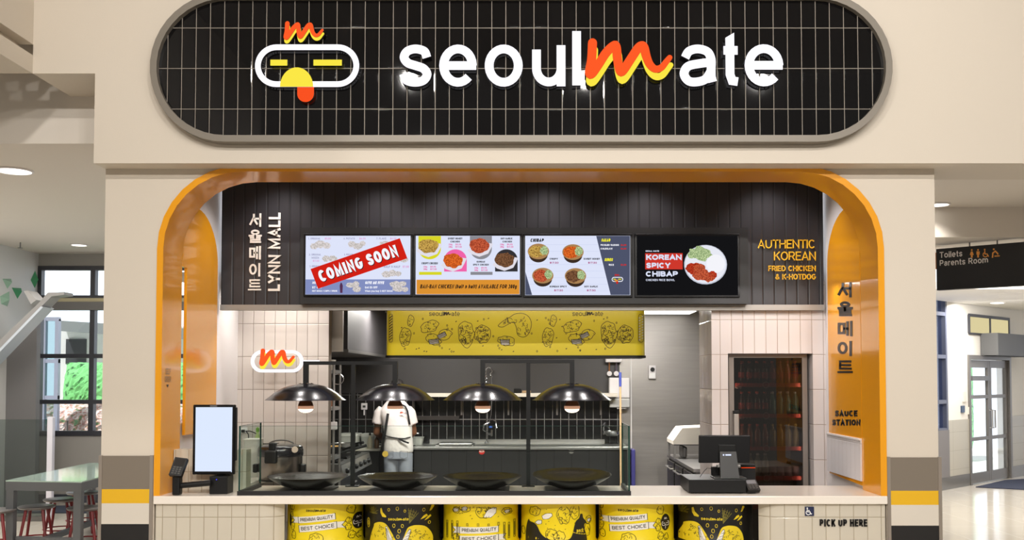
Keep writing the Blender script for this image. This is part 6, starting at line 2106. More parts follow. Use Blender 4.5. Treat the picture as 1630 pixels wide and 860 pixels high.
MB().rbox(X(385, yl), X(395, yl), yl - .012, yl, Z(690, yl), Z(681, yl), .004).build('plate', WHITE, t)
MB().rbox(X(387, yl), X(392, yl), yl - .05, yl - .012, Z(688.5, yl), Z(684, yl), .006).build('plug', BLACKP, t)
q = [P(391, 686.5, yl - .04), P(398, 686.5, yl - .06), P(407, 690, yl - .1), P(415, 697, 1.7), P(419, 707, 1.5), Vector((cx - rc * .3, yc + rc * .8, zt2 + .004))]
sp3 = []
for i in range(len(q) - 1):
    for k in range(5): sp3.append(q[i].lerp(q[i + 1], k / 5))
sp3.append(q[-1])
tag(MB().tube(sp3, .005, 6).build('power_cable', BLACKM), 'black power cable running from the wall socket to the rice cooker', 'cable')
tag(MB().tube([P(392, 687, yl - .05), P(395.5, 692, yl - .05), P(396, 704, yl - .04), P(394.5, 716, yl - .03), Vector((P(394, 760, yl - .03).x, yl - .03, zb3 + .006))], .005, 6).build('power_cable', BLACKM), 'black power cable hanging straight down from the wall socket', 'cable')

# ------------------------------------------------------------------ drinks fridge in the niche
ygl = 1.47
FB = mat('fridge_black', (20, 19, 19), .4)
fx0, fx1 = X(1160.5, ygl, 650), X(1285.5, ygl, 650)
fzt = Z(566, ygl)
t = thing('drinks_fridge', 'tall black drinks fridge with a dark glass door in the tiled niche', 'fridge', ((fx0 + fx1) / 2, 1.75, .0))
b = MB()
b.box(fx0, fx0 + .02, ygl + .03, 2.0, .02, fzt)
b.box(fx1 - .02, fx1, ygl + .03, 2.0, .02, fzt)
b.box(fx0 + .02, fx1 - .02, 1.98, 2.0, .02, fzt)
b.box(fx0, fx1, ygl + .03, 2.0, fzt, fzt + .02)
b.box(fx0, fx1, ygl + .03, 2.0, .0, .3)
b.build('cabinet', FB, t)
dr = MB()
dr.box(fx0, fx0 + X(1168.5, ygl) - X(1160.5, ygl), ygl, ygl + .028, .3, fzt)
dr.box(X(1277, ygl), fx1, ygl, ygl + .028, .3, fzt)
dr.box(fx0, fx1, ygl + .002, ygl + .026, .3, .36)
dr.box(fx0, fx1, ygl + .002, ygl + .026, fzt - .02, fzt + .01)
dr_ = dr.build('door', mat('fridge_frame', (146, 138, 132), .35, metal=.5), t)
MB().box(X(1168.5, ygl), X(1277, ygl), ygl + .008, ygl + .02, .36, fzt - .02).build('door_glass', glass('fridge_glass', (160, 152, 144), .09), dr_)
hn = MB().rbox(X(1168, ygl - .05), X(1176, ygl - .05), ygl - .05, ygl - .005, .6, Z(659, ygl - .05), .006).build('handle', mat('handle_alu', (176, 170, 164), .35, metal=.5), dr_)
MB().rbox(X(1167.5, ygl - .05), X(1176.5, ygl - .05), ygl - .052, ygl - .003, Z(659, ygl - .05), Z(654, ygl - .05), .004).build('handle_cap', BLACKP, dr_)
for pyq in (614, 663, 715, 762, 808):
    zq = Z(pyq, 1.56)
    sh = MB().box(fx0 + .022, fx1 - .022, 1.56, 1.96, zq - .012, zq).build('shelf', STEELD, t)
    MB().box(X(1170, 1.55), X(1273, 1.55), 1.535, 1.556, zq - .012, zq + .022).build('price_strip', mat('strip_red', (206, 78, 64), .45), sh)
    if pyq < 800:
        mb = MB()
        for s_, a, c_ in (('420', 1167, 1177) if pyq < 650 else ('20mL', 1168, 1192) if pyq < 700 else ('', 0, 0),):
            if s_: sign_text(s_.replace('L', 'l'), a + 3, c_ + 3, pyq + .5, pyq + 4.5 if pyq < 650 else pyq + 4.5, 1.534, None, None, .17, .001, .001, mb=mb)
        cx2 = X(1219, 1.534); cz2 = zq + .006
        mb.polys(stroke(arc(cx2, cz2, .026, .026, 0, 345, 10), .006, True), front(1.534), .001)
        mb.build('strip_print', mat('strip_white', (222, 196, 186), .5), sh, fix=False)
for s_ in (-1, 1):
    xl_ = (fx0 + fx1) / 2 + s_ * ((fx1 - fx0) / 2 - .045)
    area('fridge_fill_light', (xl_, 1.515, 1.25), ((fx0 + fx1) / 2, 1.72, 1.25), .025, 1.5, 1.8, (1, .93, .86))  # unseen strips added inside the door to brighten the shelves


def bottle(x, y, z, r, h, m_body, m_cap, lab, grp, m_lab=None, can=False):
    t = thing('drink_can' if can else 'drink_bottle', lab, 'can' if can else 'bottle', (x, y, z), grp)
    if can: MB().lathe([(r * .8, .0005), (r, .008), (r, h - .01), (r * .85, h)], (x, y, z), 14).build('can_body', m_body, t, smooth=40)
    else:
        MB().lathe([(r * .9, .0005), (r, .006), (r, h * .62), (r * .8, h * .74), (r * .4, h * .88), (r * .4, h * .93)], (x, y, z), 14).build('bottle', m_body, t, smooth=40)
        MB().lathe([(r * .46, h * .92), (r * .46, h), (.001, h)], (x, y, z), 12).build('cap', m_cap, t, smooth=40)
        if m_lab: MB().lathe([(r + .001, h * .3), (r + .001, h * .55)], (x, y, z), 14, cap=False).build('wrap_label', m_lab, t, smooth=40)
    return t


COLA = mat('drink_cola', (52, 22, 16), .12, coat=.6)
ORG_ = mat('drink_orange', (140, 74, 50), .15, coat=.6)
CLR = mat('drink_clear', (132, 140, 130), .1, coat=.6)
GRN = mat('drink_green', (84, 130, 108), .12, coat=.6)
YLW = mat('drink_yellow', (150, 132, 70), .15, coat=.6)
RCAP = mat('cap_red', (206, 74, 56), .4)
YCAP = mat('cap_yellow', (214, 190, 100), .4)
WCAP = mat('cap_white', (220, 216, 210), .4)
REDL = mat('label_red', (160, 54, 48), .4)
CANM = mat('can_plum', (150, 120, 126), .3)
rowdef = [(614, 8, 'top'), (663, 8, 'second'), (715, 8, 'third'), (762, 8, 'fourth')]
kinds = {
    'top': [(4, COLA, RCAP, REDL, 'red-labelled bottle on the top shelf of the drinks fridge, left half'), (4, ORG_, RCAP, REDL, 'orange red bottle on the top shelf of the drinks fridge, right half')],
    'second': [(4, COLA, RCAP, REDL, 'dark bottle with a red wrap on the second shelf of the drinks fridge'), (4, GRN, WCAP, None, 'green bottle on the second shelf of the drinks fridge')],
    'third': [(4, ORG_, RCAP, None, 'orange bottle with a red cap on the third shelf of the drinks fridge'), (4, YLW, YCAP, None, 'pale bottle with a yellow cap on the third shelf of the drinks fridge')],
    'fourth': [(4, CLR, WCAP, None, 'clear bottle on the fourth shelf of the drinks fridge'), (4, CANM, WCAP, None, 'plum coloured can on the fourth shelf of the drinks fridge')],
}
for pyq, n, nm in rowdef:
    zq = Z(pyq, 1.56)
    i = 0
    for cnt, mb_, mc, ml, lab in kinds[nm]:
        pr = None
        for k in range(cnt):
            x = X(1181 + i * 12.1, 1.62); i += 1
            if pr is None: pr = bottle(x, 1.63, zq, .031, .10 if mb_ is CANM else .215, mb_, mc, lab, lab.split(' on the ')[0] + 's in the ' + nm + ' fridge row', ml, mb_ is CANM)
            else: dup(pr, (x, 1.63, zq))
# ------------------------------------------------------------------ left wing of the mall
yw2 = 7.0
xlw = X(58, yw2)
GREYW = mat('grey_wall', (150, 146, 140), .6)
zsill, zhead = Z(690, yw2), Z(427, yw2)
b = MB()
b.box(-12, xlw, yw2, yw2 + .15, 0, zcl)
b.box(xlw, -2.9, yw2, yw2 + .15, 0, zsill)
b.box(xlw, -2.9, yw2, yw2 + .15, zhead, zcl)
b.box(-3.4, -2.9, yw2, yw2 + .15, zsill, zhead)
struct('wall_window', b, GREYW)
struct('wall_left_wing', MB().box(xlw - .12, xlw, 1.2, yw2, 0, zcl), mat('pale_grey_wall', (206, 206, 204), .6))
FR = mat('window_frame', (52, 52, 58), .4)
win = thing('window_1', None, None, (-5.6, yw2, zsill), None, 'structure')
b = MB()
xv = [xlw + .02, X(146, yw2), X(146, yw2) + (X(146, yw2) - xlw), -3.5]
for x in xv: b.box(x - .035, x + .035, yw2 - .02, yw2 + .08, zsill, zhead)
for pyq, h in ((690, .035), (640, .03), (567, .03), (427, .03)):
    b.box(xlw, -3.4, yw2 - .018, yw2 + .078, Z(pyq, yw2) - h, Z(pyq, yw2) + h)
b.build('window_frame', FR, win)
MB().box(xlw, -3.4, yw2 - .06, yw2 + .08, Z(494, yw2), Z(481, yw2)).build('transom_beam', mat('beam_grey', (110, 108, 106), .5), win)
MB().box(xlw, -3.4, yw2 - .03, yw2 + .08, Z(481, yw2), Z(475, yw2)).build('blind_roll', mat('blind_cream', (196, 186, 150), .6), win)
MB().box(xlw, -3.4, yw2 - .03, yw2 + .08, Z(475, yw2), Z(470.5, yw2)).build('transom', FR, win)
MB().box(xlw, -3.4, yw2 + .03, yw2 + .036, zsill, zhead).build('window_pane', glass('pane_glass', (250, 252, 252), .04), win)
# outside the window
o = struct('ground_outside', MB().box(-16, 16, 7.2, 18, -.12, -.005), mat('paving', (226, 224, 220), .8))
yh2 = 9.6
HED = mat('hedge_green', (96, 176, 92), .8, bump=(26, 1.0))
nt = HED.node_tree
nz = nt.nodes.new('ShaderNodeTexNoise'); nz.inputs['Scale'].default_value = 11; nz.inputs['Detail'].default_value = 3
tcn = nt.nodes.new('ShaderNodeTexCoord'); nt.links.new(tcn.outputs['Object'], nz.inputs['Vector'])
rp = nt.nodes.new('ShaderNodeValToRGB')
rp.color_ramp.elements[0].position = .34; rp.color_ramp.elements[0].color = lin((52, 104, 60))
rp.color_ramp.elements[1].position = .44; rp.color_ramp.elements[1].color = lin((132, 216, 136))
nt.links.new(nz.outputs['Fac'], rp.inputs[0]); nt.links.new(rp.outputs[0], nt.nodes['Principled BSDF'].inputs['Base Color'])


def hedge(name, lab, x0, x1, y, z0, z1, m, seed, depth=.5):
    rng = random.Random(seed)
    b = bmesh.new()
    bmesh.ops.create_grid(b, x_segments=60, y_segments=40, size=1)
    for v in b.verts:
        u, w = v.co.x, v.co.y
        v.co = Vector((x0 + (u + 1) / 2 * (x1 - x0), y - depth * max(0, 1 - abs(w) ** 6) * max(0, 1 - abs(u) ** 12) + rng.uniform(-.015, .015), z0 + (w + 1) / 2 * (z1 - z0) + rng.uniform(-.02, .02)))
    ex = bmesh.ops.extrude_face_region(b, geom=list(b.faces))
    for v in ex['geom']:
        if isinstance(v, bmesh.types.BMVert): v.co.y = y + depth * .6
    o = MB().bm(b).build(name, m)
    return tag(o, lab, 'hedge')


hx0, hx1 = X(92, yh2), X(330, yh2)
hedge('green_hedge', 'clipped bright green leafy hedge outside the left window', hx0, hx1, yh2 + .3, -.005, Z(578, yh2), HED, 1)
FLW = mat('flower_pink', (206, 160, 150), .8, bump=(30, .8))
nt = FLW.node_tree
nz = nt.nodes.new('ShaderNodeTexNoise'); nz.inputs['Scale'].default_value = 12; nz.inputs['Detail'].default_value = 4
tcn = nt.nodes.new('ShaderNodeTexCoord'); nt.links.new(tcn.outputs['Object'], nz.inputs['Vector'])
rp = nt.nodes.new('ShaderNodeValToRGB')
for p_, c_ in ((.36, (120, 150, 110)), (.45, (226, 166, 156)), (.52, (246, 240, 236)), (.66, (200, 150, 140))):
    e = rp.color_ramp.elements.new(p_); e.color = lin(c_)
nt.links.new(nz.outputs['Fac'], rp.inputs[0]); nt.links.new(rp.outputs[0], nt.nodes['Principled BSDF'].inputs['Base Color'])
hedge('flower_hedge', 'low bushes of pink and white flowers under the green hedge outside', hx0, hx1, yh2 - .5, .0, Z(641, yh2), FLW, 2, .4)
t = thing('house_outside', 'white building with a grey roof and dark opening seen through the left window', 'building', (X(150, 12.5), 12.5, -.005))
yo2 = 12.5
MB().box(X(86, yo2), X(360, yo2), yo2, yo2 + 1, -.005, Z(520, yo2)).build('wall', mat('house_white', (240, 240, 244), .7), t)
MB().prism([(X(104, yo2), Z(528, yo2)), (X(104, yo2), Z(512, yo2)), (X(360, yo2), Z(528, yo2)), (X(360, yo2), Z(545, yo2))], lambda u, v, d: (u, d, v), yo2 - .4, yo2 + 1).build('roof', mat('roof_grey', (150, 156, 162), .5), t)
MB().box(X(105, yo2), X(137, yo2), yo2 - .03, yo2 + .02, Z(580, yo2), Z(540, yo2)).build('dark_opening', mat('opening_dark', (70, 72, 78), .5), t)
yo3 = 8.4
t = thing('glazed_screen', 'pale framed glass screen standing outside the left window', 'screen', (X(78, yo3), yo3, -.005))
for (a, c_) in ((66, 71), (86, 92)):
    MB().box(X(a, yo3), X(c_, yo3), yo3, yo3 + .08, -.005, Z(508, yo3)).build('post', mat('screen_frame', (186, 192, 216), .5), t)
for pyq in (508, 575, 633): MB().box(X(66, yo3), X(92, yo3), yo3 + .004, yo3 + .07, Z(pyq + 3, yo3), Z(pyq - 3, yo3)).build('rail', mat('screen_frame', (186, 192, 216), .5), t)
MB().box(X(70, yo3), X(87, yo3), yo3 + .03, yo3 + .04, .05, Z(508, yo3)).build('glass', glass('screen_glass', (206, 220, 222), .06), t)
o = MB().rbox(X(100, 8.8), X(112, 8.8), 8.25, 8.3, Z(677, 8.25), Z(665, 8.8), .01).build('teal_sign', mat('teal', (30, 130, 130), .5))
tag(o, 'small teal sign on a stake among the flowers outside', 'sign')
MB().cyl((X(106, 8.25), 8.31, -.005), (X(106, 8.25), 8.31, Z(670, 8.25)), .012, 8).build('stake', STEELD, o)

# wedge shapes on the left wing wall
GT = mat('wedge_green', (70, 150, 104), .5)
GT2 = mat('wedge_pale', (150, 186, 164), .5)
for k, (pts, m_, lab) in enumerate((([(56, 431), (49, 446), (55.5, 459)], GT, 'tall narrow green wedge on the pale left wall near the window'), ([(19, 458), (34, 459), (28, 476)], GT, 'green downward pointing wedge on the left wall'), ([(4, 444), (18, 444), (12, 460)], GT2, 'pale green wedge high on the left wall'), ([(0, 472), (15, 464), (12, 488), (2, 484)], GT2, 'broad pale green wedge at the left edge of the wall'))):
    q = []
    for a, c_ in pts:
        u, v = (a - PX) / F, (PY - c_) / F
        kk = (xlw + .002) / u
        q.append((-D + (cos(T) - v * sin(T)) * kk, CZ + (sin(T) + v * cos(T)) * kk))
    cy_, cz_ = sum(p[0] for p in q) / len(q), sum(p[1] for p in q) / len(q)
    b = MB()
    vs = [(xlw, u, v) for u, v in q] + [(xlw + .07, cy_, cz_)]
    n = len(q)
    b.add(vs, [(i, (i + 1) % n, n) for i in range(n)] + [tuple(range(n))[::-1]])
    tag(b.build('wall_wedge', m_), lab, 'wall decoration', 'wedge decorations on the left wall')

# raking beams of a stair in front of the window wall
GB = mat('beam_paint', (150, 148, 146), .5)
t = thing('stair_beam', 'grey raking stair beam with a level top end before the left window', 'beam', (X(20, 5.6), 5.6, 0))
yb5 = 5.6
b = MB().prism(pts2([(-60, 598), (62, 482), (76, 466), (102, 465), (102, 469.5), (82, 472), (66, 488), (-60, 618)], yb5), lambda u, v, d: (u, d, v), yb5, yb5 + .25)
b.build('beam', GB, t)
b = MB().prism(pts2([(-60, 618), (66, 488), (70, 489), (-60, 624)], yb5), lambda u, v, d: (u, d, v), yb5 - .02, yb5 + .27)
b.build('light_edge', mat('beam_edge', (196, 204, 212), .4), t)
MB().box(X(-46, yb5), X(-36, yb5), yb5 + .05, yb5 + .2, 0, Z(600, yb5)).build('post', GB, t)
b = MB().prism(pts2([(41, 464), (47, 463), (61, 478), (52, 485)], yb5 + .3), lambda u, v, d: (u, d, v), yb5 + .25, yb5 + .5)
b.build('strut', mat('beam_pale', (190, 188, 186), .5), t)
struct('wall_stair_side', MB().prism(pts2([(-60, 620), (59, 497), (59, 560), (59, 806), (-60, 900)], 6.2)[:2] + [(X(59, 6.2), 0), (X(-60, 6.2), 0)], lambda u, v, d: (u, d, v), 6.2, 6.3), mat('stair_grey', (112, 110, 110), .6))
t = thing('glass_balustrade', 'frosty glass balustrade with a pale end post at the foot of the stair', 'balustrade', (X(40, 5.2), 5.2, 0))
MB().box(X(-60, 5.2), X(80, 5.2), 5.2, 5.215, .06, Z(668, 5.2)).build('pane', glass('balustrade_glass', (216, 222, 220), .05), t)
MB().rbox(X(78, 5.2), X(87, 5.2), 5.17, 5.24, 0, Z(664, 5.2), .008).build('end_post', mat('post_pale', (206, 204, 212), .4), t)
MB().box(X(-60, 5.2), X(80, 5.2), 5.18, 5.235, 0, .06).build('base_rail', STEELD, t)

# communal table and stools
zt = .75
A_, B_ = G(9, 765, zt), G(129.5, 767, zt)
far = G(143, 737, zt)
dirv = (far - A_); dirv.z = 0
w_ = B_ - A_; w_.z = 0
t = thing('communal_table', 'long grey metal table with a glossy pale green top at the left', 'table', (A_.x, A_.y, 0))
TT = mat('table_top', (176, 198, 184), .12, coat=.6)
TG = mat('table_grey', (98, 100, 102), .45)
q = [A_, B_, B_ + dirv, A_ + dirv]
b = MB().prism([(p.x, p.y) for p in q], lambda u, v, d: (u, v, d), zt - .012, zt)
b.build('top', TT, t)
b = MB().prism([(p.x, p.y) for p in q], lambda u, v, d: (u, v, d), zt - .10, zt - .0125)
b.build('apron', TG, t)
wl, dl = w_.normalized(), dirv.normalized()
for p, s1, s2 in ((A_, 1, 1), (B_, -1, 1), (B_ + dirv, -1, -1), (A_ + dirv, 1, -1)):
    c = p + wl * s1 * .045 + dl * s2 * .045
    MB().obox((c.x, c.y, (zt - .10) / 2), wl * .04, dl * .04, (0, 0, (zt - .10) / 2)).build('leg', TG, t)
c0, c1 = A_ + dirv * .02 + wl * .045, B_ + dirv * .02 - wl * .045
MB().obox(((A_ + dirv * .5 + w_ * .5).x, (A_ + dirv * .5 + w_ * .5).y, .16), wl * .03, dl * (dirv.length / 2 - .09), (0, 0, .025)).build('foot_rail', TG, t)
for s_ in (.03, .97):
    cc = A_ + dirv * s_ + w_ * .5
    MB().obox((cc.x, cc.y, .16), wl * (w_.length / 2 - .1), dl * .025, (0, 0, .025)).build('cross_rail', TG, t)
REDM = mat('stool_red', (128, 30, 34), .35)
SEAT = mat('stool_seat', (128, 124, 122), .3, metal=.4)
proto = None
for (pa, pb, lab) in ((58.5, 806, 'red-legged stool with a grey seat at the near end of the table'), (97, 794.5, 'second red-legged stool back along the left side of the table'), (132, 783.5, 'far red-legged stool beneath the table top near the pier'), (136, 808, 'red-legged stool partly hidden behind the table leg and the pier'), (-6, 812, 'red-legged stool cut off by the left edge of the picture')):
    c = G(pa, pb, .46)
    if proto is None:
        t = thing('stool', lab, 'stool', (c.x, c.y, 0), 'red stools around the communal table')
        MB().lathe([(.01, .43), (.13, .432), (.165, .44), (.178, .452), (.178, .460), (.165, .466), (.05, .462), (.01, .462)], (c.x, c.y, 0), 32).build('seat', SEAT, t, smooth=40)
        for k in range(4):
            a = pi / 4 + k * pi / 2 + .2
            d_ = Vector((cos(a), sin(a), 0))
            MB().tube([Vector((c.x, c.y, .44)) + d_ * .11, Vector((c.x, c.y, 0)) + d_ * .20], [.016, .014], 8).build('leg', REDM, t, smooth=40)
        MB().tube([(c.x + .172 * cos(q * .2618), c.y + .172 * sin(q * .2618), .14) for q in range(24)], .008, 6, closed=True).build('foot_ring', REDM, t, smooth=40)
        proto = t
    else: dup(proto, (c.x, c.y, 0), lab)
struct('trim_1', MB().box(xlw + .002, -3.2, yw2 - .02, yw2, 0, .12), mat('skirting_dark', (60, 62, 70), .4))
o = MB().box(-9, -4.5, 5.9, 6.6, .001, .012).build('floor_rug', mat('rug_blue', (52, 58, 74), .8, bump=(200, .3)))
tag(o, 'dark blue entrance matting on the floor below the left window', 'mat')

# ------------------------------------------------------------------ ceiling fittings
def downlight(px_, py_, zz, lab, r=.095):
    c = G(px_, py_, zz)
    t = thing('ceiling_downlight', lab, 'downlight', (c.x, c.y, zz - .02), 'round downlights in the mall ceilings')
    MB().lathe([(r + .016, -.001), (r + .016, -.012), (r, -.014), (r, -.001)], (c.x, c.y, zz), 28, cap=False).build('ring', WHITE, t, smooth=40)
    MB().lathe([(r, -.006), (.005, -.007)], (c.x, c.y, zz), 28).build('diffuser', emit('downlight_glow', (255, 250, 240), 4.0), t)
    sp_ = bpy.data.lights.new('downlight_lamp', 'SPOT'); sp_.energy = 24; sp_.spot_size = radians(110); sp_.spot_blend = .7; sp_.shadow_soft_size = .08; sp_.color = (1, .95, .88)
    so_ = bpy.data.objects.new('downlight_lamp', sp_); COL.objects.link(so_); so_.location = (c.x, c.y, zz - .03)


downlight(22, 271, zcl, 'downlight in the left ceiling beside the big wall, cut by the picture edge', .14)
downlight(126, 389.5, zcl, 'small downlight in the left ceiling near the window wall')
downlight(1538, 272, zcl, 'downlight in the right ceiling nearest the hall', .11)
downlight(1494, 325, zcl, 'downlight in the right ceiling half hidden by the right pier', .10)
c = G(1600, 272, zcl)
o = MB().lathe([(.07, -.001), (.07, -.012), (.05, -.03), (.03, -.035), (.002, -.035)], (c.x, c.y, zcl), 24).build('smoke_detector', WHITE, smooth=40)
tag(o, 'round white smoke detector on the right ceiling at the picture edge', 'smoke detector')
c = G(32.5, 386, zcl)
t = thing('sprinkler_head', 'small sprinkler head hanging from the left ceiling', 'sprinkler', (c.x, c.y, zcl - .1))
MB().cyl((c.x, c.y, zcl - .07), (c.x, c.y, zcl), .008, 8).build('stem', STEELD, t)
MB().lathe([(.03, -.075), (.034, -.072), (.01, -.068)], (c.x, c.y, zcl), 14).build('deflector', STEELD, t)

# ------------------------------------------------------------------ right wing: hanging sign, entrance wall
struct('beam_right', MB().box(3.2, 14, 3.15, 3.95, 3.245, zcl), CEIL)
ca = P(1492.5, 430, 3.78)
ztp, zbt = 3.20, 2.742
da = Vector((.67, -.56, 0)).normalized()
na = Vector((-.56, -.67, 0)).normalized()
cb = ca + da * 2.0
t = thing('toilets_sign', 'black hanging sign reading Toilets and Parents Room with orange symbols', 'sign', (ca.x + da.x, ca.y + da.y, zbt))
mid = (ca + cb) / 2
MB().obox((mid.x, mid.y, (ztp + zbt) / 2), da * 1.0, na * .04, (0, 0, .229)).build('panel', mat('sign_black', (26, 26, 27), .4), t)
MB().obox((ca.x - da.x * .008, ca.y - da.y * .008, (ztp + zbt) / 2 + .1), da * .008, na * .04, (0, 0, .09)).build('orange_edge', mat('sign_orange', (206, 130, 60), .5), t)
for s_ in (.34, .62, 1.3):
    c = ca + da * s_
    MB().cyl((c.x, c.y, ztp), (c.x, c.y, zcl if s_ > .55 else 3.245), .008, 8).build('hanger', STEELD, t)
sg = lambda u, v, h: ca + da * u + na * (.04 + h) + Vector((0, 0, zbt + v - ca.z))


def sgn(px_, py_):
    """photo point -> (along, up) on the hanging sign"""
    u, v = (px_ - PX) / F, (PY - py_) / F
    d_ = Vector((u, cos(T) - v * sin(T), sin(T) + v * cos(T)))
    c_ = ca + na * .04
    k = (c_ - Vector((0, -D, CZ))).dot(na) / d_.dot(na)
    p = Vector((0, -D, CZ)) + d_ * k
    return ((p - c_).dot(da), p.z - zbt)


mb = MB()
for s_, x0, x1, y0, y1 in (('Toilets', 1496, 1532, 401.5, 411), ('Parents Room', 1496, 1573, 414.5, 424)):
    a, c_ = sgn(x0, y1), sgn(x1, y0)
    q, _ = text2d(s_, a[0], c_[0], sgn(x0, y1)[1] - .0, sgn(x0, y0)[1], .16)
    mb.polys(q, sg, .003)
mb.build('lettering', mat('sign_grey', (244, 240, 236), .5), t, fix=False)
mb = MB()
SO = mat('sign_symbol', (255, 176, 84), .5)


def sy(pts, w=None, closed=False):
    q = [sgn(a, b_) for a, b_ in pts]
    mb.polys(stroke(q, w, closed) if w else fill2(q), sg, .003)


def dot(cx, cy, r): sy([(cx + r * cos(q * .5236), cy + r * sin(q * .5236)) for q in range(12)])


dot(1547, 398.2, 1.4); sy([(1545.6, 400.5), (1548.4, 400.5), (1550.2, 406), (1548.6, 406), (1548.4, 410.5), (1545.6, 410.5), (1545.4, 406), (1543.8, 406)])
dot(1557, 398, 1.4); sy([(1554.4, 400.2), (1559.6, 400.2), (1559.6, 405.5), (1558.4, 405.5), (1558.4, 410.2), (1555.6, 410.2), (1555.6, 405.5), (1554.4, 405.5)])
dot(1567.5, 397.4, 1.3); sy([(1567.6, 399.5), (1568, 404.5), (1571.5, 404.5), (1573.5, 408.2)], .010)
sy([(1568.6 + 3.6 * cos(radians(a)), 405.6 - 3.6 * sin(radians(a))) for a in range(130, 340, 20)], .009)
dot(1582, 397, 1.5); sy([(1580, 409.5), (1580.5, 403), (1584.5, 400), (1588, 403.5)], .014); dot(1588.3, 404.6, 1.2); sy([(1584, 408), (1590.5, 407.5)], .012)
mb.build('symbols', SO, t, fix=False)

# entrance wall at an angle
W0 = Vector((6.63, 8.7, 0))
wd = Vector((.72, .69, 0)).normalized()
wn_ = Vector((wd.y, -wd.x, 0))
if wn_.y > 0: wn_ = -wn_


def wpt(px_, py_):
    u, v = (px_ - PX) / F, (PY - py_) / F
    d_ = Vector((u, cos(T) - v * sin(T), sin(T) + v * cos(T)))
    k = (W0 - Vector((0, -D, 0))).dot(wn_) / d_.dot(wn_)
    p = Vector((0, -D, CZ)) + d_ * k
    return ((p - W0).dot(wd), p.z)


wf = lambda u, v, h: W0 + wd * u + wn_ * h + Vector((0, 0, v))


def wbox(mb, u0, u1, z0, z1, h0, h1, m=0):
    vs = [wf(u, z, h) for h in (h0, h1) for z in (z0, z1) for u in (u0, u1)]
    return mb.add(vs, [(0, 2, 3, 1), (4, 5, 7, 6), (0, 1, 5, 4), (2, 6, 7, 3), (0, 4, 6, 2), (1, 3, 7, 5)], m)


ud0, ud1 = wpt(1544, 670)[0], wpt(1606, 670)[0]
zd = wpt(1575, 573)[1]
uw1 = wpt(1507.5, 640)[0]
uw0 = uw1 - 1.4
zw0 = wpt(1502, 685)[1]
EW = mat('entrance_wall', (226, 222, 214), .6)
b = MB()
wbox(b, uw1, ud0, 0, 3.2, 0, -.2)
wbox(b, ud1, 9, 0, 3.2, 0, -.2)
zt0, zt1 = wpt(1575, 533)[1], wpt(1575, 505)[1]
ut0, ut1 = wpt(1541, 520)[0], wpt(1605, 520)[0]
wbox(b, ud0, ud1, zd, 3.2, 0, -.2)
wbox(b, uw0, uw1, 0, zw0, 0, -.2)
wbox(b, -4.4, uw0, 0, 3.2, 0, -.2)
struct('wall_entrance', b, EW)
b = MB()
zwn = wpt(1530, 668)[1]
WN = tile('wainscot_tile', (172, 166, 152), (150, 144, 132), .45, .3, .004, ax='xz', rough=.35, var=.02, bump=.2)
wbox(b, uw1 + .002, ud0 - .07, .20, zwn, 0, .015)
wbox(b, ud1 + .07, 9, .20, zwn, 0, .015)
struct('trim_2', b, WN)
b = MB()
wbox(b, uw0, ud0 - .07, .0, .20, 0, .022)
wbox(b, ud1 + .07, 9, .0, .20, 0, .022)
struct('baseboard_right', b, mat('base_steel', (120, 116, 110), .35, metal=.5))
b = MB()
wbox(b, uw0, uw1 + .001, .2, zw0, 0, .03)
struct('trim_3', b, mat('sill_grey', (116, 112, 112), .5))
win = thing('window_2', None, None, W0 + wd * uw0, None, 'structure')
b = MB()
for u in (uw0, uw1 - .06): wbox(b, u, u + .06, zw0, 3.2, -.1, .02)
for pyq in (685, 640, 568, 500):
    z_ = wpt(1500, pyq)[1]
    wbox(b, uw0, uw1, z_ - .03, z_ + .03, -.08, .018)
b.build('window_frame', mat('frame_slate', (84, 88, 104), .4), win)
wbox(MB(), uw0, uw1, zw0, 3.2, -.05, -.045)
b = MB(); wbox(b, uw0, uw1, zw0, 3.2, -.05, -.045)
b.build('window_pane', glass('pane_blue', (214, 224, 246), .05), win)
# double door
dm = mat('door_bronze', (116, 112, 108), .4, metal=.3)
t = thing('door_1', None, None, W0 + wd * ud0, None, 'structure')
um = wpt(1577.5, 670)[0]
b = MB()
for u0, u1 in ((ud0 - .07, ud0), (ud1, ud1 + .07)): wbox(b, u0, u1, 0, zd + .07, -.1, .03)
wbox(b, ud0, ud1, zd, zd + .07, -.1, .03)
b.build('door_frame', dm, t)
for (u0, u1) in ((ud0 + .01, um - .006), (um + .006, ud1 - .01)):
    b = MB()
    for a, c_ in ((u0, u0 + .07), (u1 - .07, u1)): wbox(b, a, c_, .01, zd - .01, -.06, -.01)
    for pyq, h in ((631.5, .03), (697, .03)):
        z_ = wpt(1577, pyq)[1]
        wbox(b, u0 + .07, u1 - .07, z_ - h, z_ + h, -.058, -.012)
    wbox(b, u0 + .07, u1 - .07, .01, .18, -.058, -.012)
    wbox(b, u0 + .07, u1 - .07, zd - .14, zd - .01, -.058, -.012)
    lf = b.build('door_leaf', dm, t)
    b = MB(); wbox(b, u0 + .06, u1 - .06, .17, zd - .1, -.04, -.034)
    b.build('door_glass', glass('pane_glass', (250, 252, 252), .04), lf)
    ue = u1 - .05 if u0 < um - .2 else u0 + .05
    b = MB().tube([wf(ue, .92, 0), wf(ue, .92, .05), wf(ue, 1.22, .05), wf(ue, 1.22, 0)], .014, 8)
    b.build('door_handle', STEEL, lf)
b = MB(); wbox(b, ud0 + .06, um - .08, zd - .36, zd - .28, -.01, .03)
b.build('door_closer', mat('closer_grey', (96, 96, 96), .4), t)
t = thing('window_3', None, None, W0 + wd * ut0, None, 'structure')
b = MB()
wbox(b, ut0, ut1, zt1 - .03, zt1 + .02, .0, .03)
for u in (ut1 - .04, (ut0 + ut1) / 2 - .02, ut0 - .02): wbox(b, u, u + .04, zt0, zt1, .0, .03)
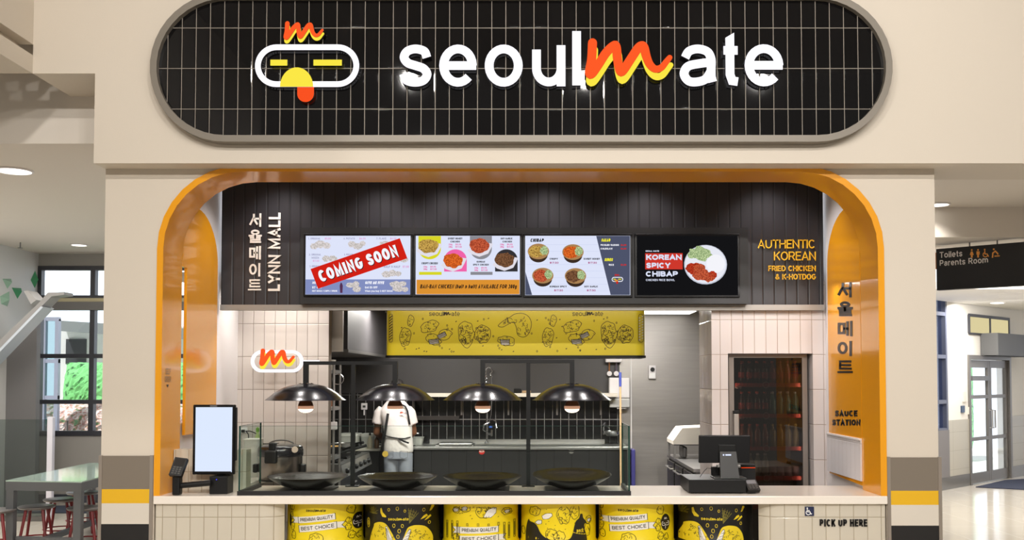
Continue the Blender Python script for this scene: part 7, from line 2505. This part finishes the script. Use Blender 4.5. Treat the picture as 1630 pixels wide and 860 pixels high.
wbox(b, ut0, ut1, zt0 - .02, zt0 + .01, .0, .03)
b.build('window_frame', FR, t)
b = MB(); wbox(b, ut0, ut1, zt0, zt1, .001, .012)
b.build('window_pane', emit('amber_pane_glow', (236, 222, 170), .85), t)  # light behind the pane is put into its own glow
t = thing('air_curtain', 'grey air curtain box on the wall above the entrance door', 'air curtain', W0 + wd * ((ud0 + ud1) / 2) + Vector((0, 0, 2.2)))
a, c_ = wpt(1560, 566), wpt(1612, 535)
b = MB(); wbox(b, a[0], c_[0], a[1], c_[1], .012, .30)
b.build('case', mat('curtain_grey', (88, 88, 88), .5), t)
b = MB(); wbox(b, a[0] + .05, c_[0] - .05, a[1] - .012, a[1], .05, .25)
b.build('outlet_grille', BLACKM, t)
for (a, b_, c_, d_, m_, lab) in ((1529, 646, 1534, 657, mat('plate_navy', (50, 70, 96), .4), 'small dark blue switch plate on the entrance wall'), (1532, 624, 1536.5, 640, mat('plate_pale', (216, 210, 200), .5), 'narrow pale plate above the dark blue switch on the entrance wall'), (1540, 648, 1543.5, 660, mat('plate_pale', (216, 210, 200), .5), 'small pale plate on the wall beside the entrance door')):
    p0, p1 = wpt(a, d_), wpt(c_, b_)
    b = MB(); wbox(b, p0[0], p1[0], p0[1], p1[1], .001, .02)
    tag(b.build('wall_plate', m_), lab, 'wall plate')
struct('ceiling_entrance', MB().prism([(4.3, 6.4), (12.3, 14.1), (14, 14.1), (14, 6.4)], lambda u, v, d: (u, v, d), 3.0, 3.1), mat('entrance_ceiling', (236, 234, 230), .7))
downlight(1588, 482, 3.0, 'downlight in the low entrance ceiling above the door', .10)
q = [G(a, b_, .004) for a, b_ in ((1553, 776), (1650, 781), (1650, 762), (1600, 765))]
o = MB().prism([(p.x, p.y) for p in q], lambda u, v, d: (u, v, d), .001, .012).build('door_mat', mat('mat_navy', (42, 46, 66), .85, bump=(220, .3)))
tag(o, 'dark blue door mat on the floor before the entrance door', 'mat')
o = hedge('green_hedge', 'bright green hedge outside the entrance door', 8.6, 9.38, 14.2, .0, 2.4, HED, 4)
